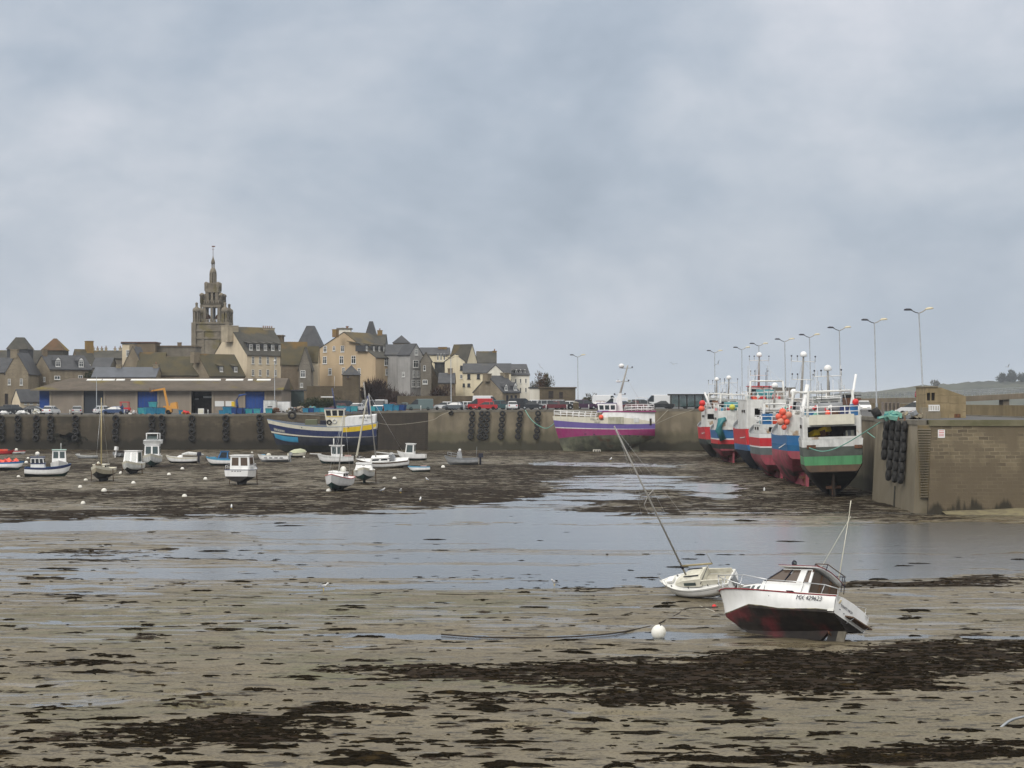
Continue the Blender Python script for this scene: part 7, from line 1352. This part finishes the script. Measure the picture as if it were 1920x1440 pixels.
# ================================================================= quay clutter
def put(px, D, dz=0): X = wx(px, D); return (X, D, deck_z(X) + dz)
BINB = mat('blue_plastic_bin', (.02, .16, .28), (.03, .2, .32), sc=2, rough=.5); BINT = mat('teal_plastic_bin', (.04, .25, .30), (.05, .3, .33), sc=2, rough=.5); BIND = mat('dark_blue_plastic', (.015, .05, .18), rough=.5)
def fbin(px, D, mt, label, sc=1.0, dz=0, tilt=0):
    T = thing('fish_bin', label, 'bin', put(px, D, dz), (0, R(tilt), random.uniform(-.4, .4)), 'plastic fish bins on the quay'); b = MB(); s = sc
    b.hexa([(-.5 * s, -.4 * s, .1 * s), (.5 * s, -.4 * s, .1 * s), (.5 * s, .4 * s, .1 * s), (-.5 * s, .4 * s, .1 * s), (-.6 * s, -.5 * s, .8 * s), (.6 * s, -.5 * s, .8 * s), (.6 * s, .5 * s, .8 * s), (-.6 * s, .5 * s, .8 * s)], mt)
    b.box(-.64 * s, .64 * s, -.54 * s, .54 * s, .8 * s, .88 * s, mt)
    for x in (-.4, .4): b.box((x - .08) * s, (x + .08) * s, -.4 * s, .4 * s, 0, .1 * s, mt)
    b.build('tub', T); MB().box(-.55 * s, .55 * s, -.45 * s, .45 * s, .89 * s, .94 * s, DARK).build('lid', T); return T
nb = ['leftmost', 'second', 'third', 'fourth', 'fifth', 'sixth', 'seventh']
for i, (px, mt, sc, dz) in enumerate([(268, BINT, 1.3, 0), (279, BINB, 1.4, 0), (292, BINB, 1.3, 0), (287, BINT, 1.2, 1.15), (301, BINB, 1.3, 0), (341, BINB, .8, 0)]): fbin(px, 343, mt, f'{nb[i]} blue bin of the heap before the blue warehouse door', sc, dz)
for i, (px, mt, sc) in enumerate([(416, BINB, .8), (427, BINB, 1.5), (437, BIND, 1.3), (448, BIND, 1.2), (466, BINT, 1.0), (482, BINT, 1.0), (504, BINT, 1.0)]): fbin(px, 341, mt, f'{nb[i]} bin in the row before the right warehouse doors', sc)
for i, (px, mt, sc) in enumerate([(574, BINB, .9), (584, BIND, .9), (594, BINB, .9), (604, BINT, .9), (640, BINT, 1.2), (652, BINB, 1.1), (664, BINT, 1.1)]): fbin(px, 341, mt, f'{nb[i]} bin in the row above the navy trawler', sc)
for i, (px, mt, sc) in enumerate([(700, BINT, 1.0), (711, BINB, 1.0), (729, BINB, 1.4), (742, BINB, 1.1), (753, BIND, 1.2)]): fbin(px, 341, mt, f'{nb[i]} bin in the row right of the trawler stern', sc)
def heap(px, D, w, h, cols, label, n=40, dz=0, name='net_pile'):
    b = MB(); rnd = random.Random(px)
    for i in range(n):
        x = rnd.gauss(0, w * .33); y = rnd.gauss(0, .4); hh = h * max(.1, 1 - (x / w) ** 2) * rnd.random(); b.cbox((x, y, hh * .8 + .1), (rnd.uniform(.2, .7), rnd.uniform(.3, .6), rnd.uniform(.12, .35)), rnd.choice(cols), (rnd.uniform(-.5, .5), rnd.uniform(-.5, .5), rnd.random() * 3))
    return tag(b.build(name, loc=put(px, D, dz)), label, 'net pile', 'nets heaped on the quay')
PINKN = mat('pale_pink_net', (.32, .22, .19), (.25, .22, .2), sc=3, rough=.95); BEIGN = mat('beige_net', (.25, .22, .16), (.2, .17, .12), sc=3, rough=.95)
heap(545, 343, 1.3, 1.1, [BEIGN, GREYP, DARK], 'grey brown net heap right of the white containers'); heap(562, 343, 1.5, 1.2, [PINKN, BEIGN], 'pale pink net heap left of the blue bins'); heap(517, 342, .8, 1.0, [RUST, WOOD], 'rusty gear heap before the white containers'); heap(585, 345, 1.3, 1.2, [BEIGN, DIRTYW, TEAL], 'pale net heap behind the blue bins'); heap(348, 342, 1.0, .5, [ORANGE, REDB, RUST], 'orange red gear heap beside the lift'); heap(40, 341, 1.1, .55, [DIRTYW, WHITE], 'white covered gear heap left of the white hatchback'); heap(8, 340.5, .7, .4, [DIRTYW, WHITE], 'small white heap at the left frame edge'); heap(68, 341, .5, .9, [DIRTYW, OFFW], 'white drums heap beside the white hatchback'); heap(250, 342, .5, .6, [PINKN, DIRTYW], 'pale float heap left of the blue bins')
heap(1672, 160, .9, .55, [GROPE, GROPE, TEAL], 'teal rope heap on the pier edge', 50); heap(1708, 160, 1.3, .5, [BEIGN, RUST, GREYP], 'brown net heap beside the nearest lamp post', 50)
def cont(px0, px1, D, y0, label, mt, stripe):
    X0, X1 = wx(px0, D), wx(px1, D); z = deck_z(X0); h = wz(y0, D) - z; T = thing('storage_container', label, 'container', (X0, D, z)); b = MB(); w = X1 - X0; b.box(0, w, 0, 2, .12, h, mt)
    for k in range(int(w / .25)): b.box(.06 + k * .25, .14 + k * .25, -.03, 0, .2, h - .1, mt)
    b.box(-.02, w + .02, -.04, 2.02, h, h + .08, GREYP); b.box(.1, .4, .1, 1.9, 0, .12, DARK); b.box(w - .4, w - .1, .1, 1.9, 0, .12, DARK); b.build('box', T)
    if stripe: MB().box(w * .35, w * .75, -.05, -.035, h * .48, h * .56, INK).build('logo', T)
cont(494, 516, 344, 751, 'white storage container with dark mark beside the blue warehouse door', DIRTYW, True); cont(520, 543, 347, 753, 'white curtain sided container left of the hedge', WHITE, False)
# orange lift
T = thing('boom_lift', 'orange boom lift with folded arm before the warehouse', 'boom lift', put(322, 344)); q = MB(); k = 344 / F
q.box(-3.0, .1, -.8, .8, .35, .95, ORANGE); q.box(-1.4, -.2, -.7, .7, .95, 1.5, ORANGE); q.hexa([(-.2, -.8, 1.0), (1.1, -.8, 1.0), (1.1, .8, 1.0), (-.2, .8, 1.0), (-.1, -.7, 2.0), (.9, -.7, 2.2), (.9, .7, 2.2), (-.1, .7, 2.0)], ORANGE); q.build('chassis', T)
q = MB(); q.hexa([(-.9, -.18, 1.5), (-.5, -.18, 1.5), (-.5, .18, 1.5), (-.9, .18, 1.5), (-1.55, -.15, 4.6), (-1.2, -.15, 4.6), (-1.2, .15, 4.6), (-1.55, .15, 4.6)], ORANGE); q.hexa([(-3.6, -.12, 4.1), (-1.2, -.12, 4.4), (-1.2, .12, 4.4), (-3.6, .12, 4.1), (-3.6, -.12, 4.3), (-1.2, -.12, 4.75), (-1.2, .12, 4.75), (-3.6, .12, 4.3)], ORANGE); q.build('arm', T)
q = MB(); q.box(-3.9, -3.2, -.4, .4, 3.95, 4.05, RUST); [q.tube([(x, y, 4.0), (x, y, 4.7)], .03, RUST, 4) for x in (-3.9, -3.2) for y in (-.4, .4)]; q.tube([(-3.9, -.4, 4.7), (-3.2, -.4, 4.7), (-3.2, .4, 4.7), (-3.9, .4, 4.7), (-3.9, -.4, 4.7)], .03, RUST, 4); q.build('basket', T)
for x in (-2.5, -.5): 
    for y in (-.8, .8): MB().lathe([(.2, -.15), (.4, -.15), (.4, .15), (.2, .15)], TYRE, 12).build('wheel', T, (x, y, .4), (R(90), 0, 0))
T = thing('blue_crane', 'blue loading crane with bent arm before the right blue door', 'crane', put(452, 343)); q = MB(); q.box(-.9, 1.2, -.6, .6, 0, 1.1, BIND); q.tube([(-.6, 0, 1.0), (-.8, 0, 2.4), (-.3, 0, 3.3), (.9, 0, 3.5)], [.22, .2, .18, .12], BIND, 8); q.build('arm', T)
T = thing('red_tractor', 'small red forklift tractor by the warehouse wall', 'tractor', put(235, 346)); q = MB(); q.box(-.9, .9, -.6, .6, .4, 1.2, RED); q.box(-.9, .7, -.62, .62, 2.1, 2.25, RED); [q.box(x, x + .1, y, y + .1, 1.2, 2.1, RED) for x in (-.85, .55) for y in (-.6, .5)]; q.build('cab', T)
for x in (-.6, .6):
    for y in (-.65, .65): MB().lathe([(.2, -.15), (.42, -.15), (.42, .15), (.2, .15)], TYRE, 12).build('wheel', T, (x, y, .42), (R(90), 0, 0))
tag(MB().box(-.5, .5, -.3, .3, 0, 1.0, WHITE).box(-.45, .45, -.31, -.3, .1, .9, OFFW).build('white_cabinet', loc=put(377, 350)), 'white cabinet standing in the dark warehouse doorway', 'cabinet')
for i, px in enumerate([60, 131, 233, 390, 789, 870, 949, 1024, 1063, 1104]):
    tag(MB().lathe([(.08, 0), (.08, .75), (.06, .85), (.01, .88)], DIRTYW, 8).build('bollard', loc=put(px, 338.2)), ['white bollard at the left edge beside the heaped gear', 'white bollard left of the silver hatchback', 'white bollard by the red tractor', 'white bollard before the dark warehouse doorway', 'white bollard before the grey green van', 'white bollard right of the grey saloon', 'white bollard left of the black van', 'white bollard before the silver people carriers', 'white bollard left of the tall lone lamp', 'white bollard right of the tall lone lamp'][i], 'bollard', 'white bollards on the quay edge')
T = thing('wooden_bin', 'square brown wooden bin beside the tall lone lamp', 'bin', put(1080, 341)); MB().box(-.5, .5, -.5, .5, 0, 1.15, mat('bin_wood', (.12, .095, .06), (.08, .065, .04), sc=3, rough=.9)).build('box', T); MB().prism([(-.6, 1.15), (.6, 1.15), (0, 1.45)], 'y', -.6, .6, mat('bin_roof', (.3, .27, .22), rough=.8)).build('lid', T)
# glass shelter
sd_ = 348.; T = thing('glass_shelter', 'long glass waiting shelter with flat dark roof on the far quay', 'shelter', put(1258, sd_)); w = (1333 - 1258) / F * sd_; z = deck_z(wx(1290, sd_)); h = wz(740.5, sd_) - z
SHG = mat('shelter_glass', (.10, .15, .15), rough=.08, spec=.5, alpha=.45)
MB().hexa([(-.3, -.6, h - .02), (w + .3, -.6, h - .02), (w + .3, 3.2, h - .1), (-.3, 3.2, h - .1), (-.4, -.8, h + .16), (w + .4, -.8, h + .16), (w + .4, 3.4, h + .16), (-.4, 3.4, h + .16)], mat('shelter_roof', (.07, .065, .05), rough=.8)).build('roof', T)
for i in range(6): MB().box(i * w / 5 - .09, i * w / 5 + .09, 0, .18, 0, h - .03, DARK).build('post', T)
for i in range(5): MB().box(i * w / 5 + .1, (i + 1) * w / 5 - .1, .06, .09, .5, h - .1, SHG).build('glass_panel', T)
MB().box(0, w, 2.6, 2.64, .3, h - .15, SHG).build('back_glass', T)
# grey building and truck beyond the trawlers
T = thing('harbour_office', 'pale concrete harbour building behind the trawler masts', 'building', (wx(1418, 352), 352, 7.3)); w = 72 / F * 352; h = wz(729, 352) - 7.3; q = MB(); q.box(1.9, w, 0, 5, 0, h, mat('pinkish_concrete', (.30, .26, .22), (.25, .22, .19), sc=.5, rough=.9, streak=.2)); q.box(0, .3, 0, 5, 0, h, MATS['pinkish_concrete']); q.box(.3, 1.9, .8, 5, 0, h, DARK); q.build('wall', T); MB().box(-.15, w + .15, -.2, 5.2, h, h + .25, ST3).build('roof', T)  # dark block in the opening stands in for the shade inside
T = thing('parked_truck', 'dark truck with rust brown load on the pier', 'truck', (wx(1596, 275), 275, 7.3), R(90)); q = MB(); q.box(-2.5, 1.6, -.95, .95, .6, 1.9, RUST); q.build('load', T); q = MB(); q.hexa([(1.65, -.95, .5), (3.0, -.95, .5), (3.0, .95, .5), (1.65, .95, .5), (1.65, -.9, 2.4), (2.7, -.9, 2.4), (2.7, .9, 2.4), (1.65, .9, 2.4)], CARM['black']); q.box(-2.6, 2.9, -.6, .6, .4, .6, DARK); q.build('cab', T); MB().box(-2.5, 1.5, -1, 1, 2.2, 2.35, DARK).build('canopy', T)
for x in (-1.6, 2.2):
    for y in (-.9, .9): MB().lathe([(.2, -.15), (.42, -.15), (.42, .15), (.2, .15)], TYRE, 12).build('wheel', T, (x, y, .42), (R(90), 0, 0))
# stack of grey pallets, tyre roll on the pier
T = thing('pallet_stack', 'stack of weathered grey pallets on the pier', 'pallet stack', (wx(1656, 225), 225, 7.3)); w = 31 / F * 225; q = MB(); PAL = mat('grey_pallet_wood', (.21, .18, .16), (.15, .13, .115), sc=3, rough=.9)
for k in range(9):
    q.box(0, w, 0, 1.2, .02 + k * .15, .06 + k * .15, PAL)
    for i in range(5): q.box(i * (w - .1) / 4, i * (w - .1) / 4 + .1, 0.02, 1.18, .06 + k * .15, .15 + k * .15, PAL)
q.build('pallets', T)
T = thing('loose_tyre', 'black tyre roll leaning on the pier edge above the green trawler', 'tyre', (wx(1643, 164), 164, 7.8), (0, R(60), 0)); MB().lathe([(.2, -.3), (.42, -.3), (.45, 0), (.42, .3), (.2, .3)], RUBBER, 14).build('tread', T)
# ================================================================= people and gulls
def person(label, loc, rz, coat, leg, h=1.74):
    T = thing('person', label, 'person', loc, rz); J = {'hip': (0, 0, .92), 'chest': (0, 0, 1.25), 'neck': (0, 0, 1.46), 'head': (.02, 0, 1.60), 'top': (.02, 0, 1.70), 'ls': (0, .18, 1.40), 'le': (.03, .24, 1.14), 'lh': (.14, .22, .92), 'rs': (0, -.18, 1.40), 're': (-.03, -.24, 1.14), 'rh': (.05, -.23, .90), 'lk': (.05, .1, .5), 'lf': (-.02, .11, .06), 'lt': (.14, .12, .04), 'rk': (.02, -.1, .5), 'rf': (-.10, -.11, .08), 'rt': (.06, -.12, .04)}
    Rr = dict(hip=.15, chest=.17, neck=.06, head=.10, top=.07, ls=.075, le=.055, lh=.04, rs=.075, re=.055, rh=.04, lk=.075, lf=.05, lt=.035, rk=.075, rf=.05, rt=.035); K = list(J)
    E = [('hip', 'chest'), ('chest', 'neck'), ('neck', 'head'), ('head', 'top'), ('neck', 'ls'), ('ls', 'le'), ('le', 'lh'), ('neck', 'rs'), ('rs', 're'), ('re', 'rh'), ('hip', 'lk'), ('lk', 'lf'), ('lf', 'lt'), ('hip', 'rk'), ('rk', 'rf'), ('rf', 'rt')]
    me = bpy.data.meshes.new('body'); me.from_pydata([J[k] for k in K], [(K.index(a), K.index(c)) for a, c in E], []); me.materials.append(leg); o = link('body', me, T); sk = o.modifiers.new('skin', 'SKIN')
    for i, k in enumerate(K): me.skin_vertices[0].data[i].radius = (Rr[k], Rr[k]); me.skin_vertices[0].data[i].use_root = (k == 'hip')
    ss_ = o.modifiers.new('sub', 'SUBSURF'); ss_.levels = 1; ss_.render_levels = 1
    q = MB(); q.loft([[(r * .8 * math.cos(a * .6283), r * 1.15 * math.sin(a * .6283), z) for a in range(10)] for r, z in ((.22, .72), (.21, .95), (.20, 1.2), (.19, 1.4), (.10, 1.5))], coat, smooth=True)
    for sd in (1, -1): q.tube([(0, .19 * sd, 1.42), (.03 * sd, .25 * sd, 1.14), (.10 if sd > 0 else .04, .235 * sd, .97)], [.085, .07, .06], coat, 7)
    q.build('coat', T); MB().ball((.02, 0, 1.64), .118, coat, 10).build('hood', T); return T
SKIN_D = mat('dark_trousers', (.03, .03, .04), rough=.9); person('person in a long red hooded coat walking on the footbridge', (wx(1717, BD + 1.5), BD + 1.5, wz(751.6, BD)), 0, mat('red_coat', (.38, .012, .03), rough=.8), SKIN_D)
person('person in dark blue work clothes standing by the red tractor', put(229, 342), 1.2, mat('blue_work_coat', (.02, .05, .14), rough=.9), SKIN_D)
GW = mat('gull_white', (.62, .62, .62), rough=.8); GG = mat('gull_grey', (.20, .21, .23), rough=.8); 
def gull_fly(px, py, D, label, bank, head, sc=1.0, flap=.3):
    T = thing('flying_gull', label, 'gull', (wx(px, D), D, wz(py, D)), (bank, 0, head), 'gulls in the air'); b = MB(); b.loft([[(x, r * math.cos(a * 1.047), r * math.sin(a * 1.047)) for a in range(6)] for x, r in ((-.26, .015), (-.15, .05), (.03, .075), (.17, .06), (.25, .05), (.32, .012))], GW, smooth=True)
    b.build('body', T)
    for sd in (1, -1):
        q = MB(); z1 = math.sin(flap) * .32; z2 = z1 + math.sin(flap * .2) * .4; q.hexa([(-.1, .04 * sd, .02), (.1, .04 * sd, .02), (.12, .33 * sd, z1), (-.06, .33 * sd, z1), (-.1, .04 * sd, .05), (.1, .04 * sd, .05), (.12, .33 * sd, z1 + .025), (-.06, .33 * sd, z1 + .025)], GG); q.hexa([(-.06, .33 * sd, z1), (.12, .33 * sd, z1), (.0, .70 * sd, z2), (-.04, .70 * sd, z2), (-.06, .33 * sd, z1 + .025), (.12, .33 * sd, z1 + .025), (.0, .70 * sd, z2 + .012), (-.04, .70 * sd, z2 + .012)], GG); q.build('wing', T)
    T.scale = (sc,) * 3
gull_fly(1013, 688, 300, 'gull gliding in the sky above the town edge, wings tilted steeply', .9, 1.4, 1.0); gull_fly(1263, 683, 330, 'pale gull gliding in the sky right of the purple boat mast', .15, 1.5, 1.1, .5); gull_fly(1346, 683, 250, 'gull with raised wings beside the farthest pier lamp', -.7, .9, .8, .9); gull_fly(1890, 688, 300, 'gull flying above the island pines', -.5, .6, .8, .8)
def gull_stand(px, py, label, sc=1.0):
    D = gd(py); T = thing('standing_gull', label, 'gull', (wx(px, D), D, .03), random.random() * 6, 'gulls standing on the mud'); b = MB(); b.loft([[(x, r * math.cos(a * 1.047), z + r * math.sin(a * 1.047)) for a in range(6)] for x, z, r in ((-.28, .2, .012), (-.14, .22, .06), (.03, .25, .09), (.14, .30, .06), (.19, .38, .05), (.25, .40, .04), (.30, .39, .008))], GW, smooth=True); b.build('body', T)
    q = MB(); [q.hexa([(-.3, .05 * s, .2), (.08, .07 * s, .22), (.08, .095 * s, .22), (-.3, .06 * s, .2), (-.25, .03 * s, .28), (.06, .06 * s, .31), (.06, .085 * s, .31), (-.25, .04 * s, .28)], GG) for s in (1, -1)]; q.build('wing', T); q = MB(); [q.tube([(.02, y, 0), (.02, y, .18)], .012, YEL, 4) for y in (-.03, .03)]; q.build('leg', T); T.scale = (sc * .72,) * 3
for px, py, tx, s in ((717, 925, 'right of the red trimmed sailing boat', 1.6), (751, 927, 'near the weed belt right of the hull on legs', 1.8), (801, 904, 'below the tiny blue dinghy', 1.6), (788, 943, 'alone on the dark weed left of the channel', 1.6), (1145, 866, 'on the mud below the purple trawler', 2.0), (434, 957, 'on the weed belt left of the channel', 1.5), (1433, 925, 'on the dark mud left of the green trawler', 1.7), (606, 1110, 'on wet sand near the middle of the beach', 1.3), (1040, 1101, 'on the sand just below the channel', 1.2)): gull_stand(px, py, 'white gull standing ' + tx, s)
# ================================================================= air: far land fades in the haze
hzm = bpy.data.materials.new('haze_air'); hzm.use_nodes = True; nt = hzm.node_tree; nt.nodes.remove(nt.nodes['Principled BSDF'])
pv = nt.nodes.new('ShaderNodeVolumePrincipled'); pv.inputs['Color'].default_value = (.86, .92, 1, 1); pv.inputs['Density'].default_value = .00011; pv.inputs['Anisotropy'].default_value = 0
nt.links.new(pv.outputs[0], nt.nodes['Material Output'].inputs['Volume'])
o = MB().box(-32000, 32000, -600, 32000, -3, 75, hzm).build('haze'); o['kind'] = 'stuff'
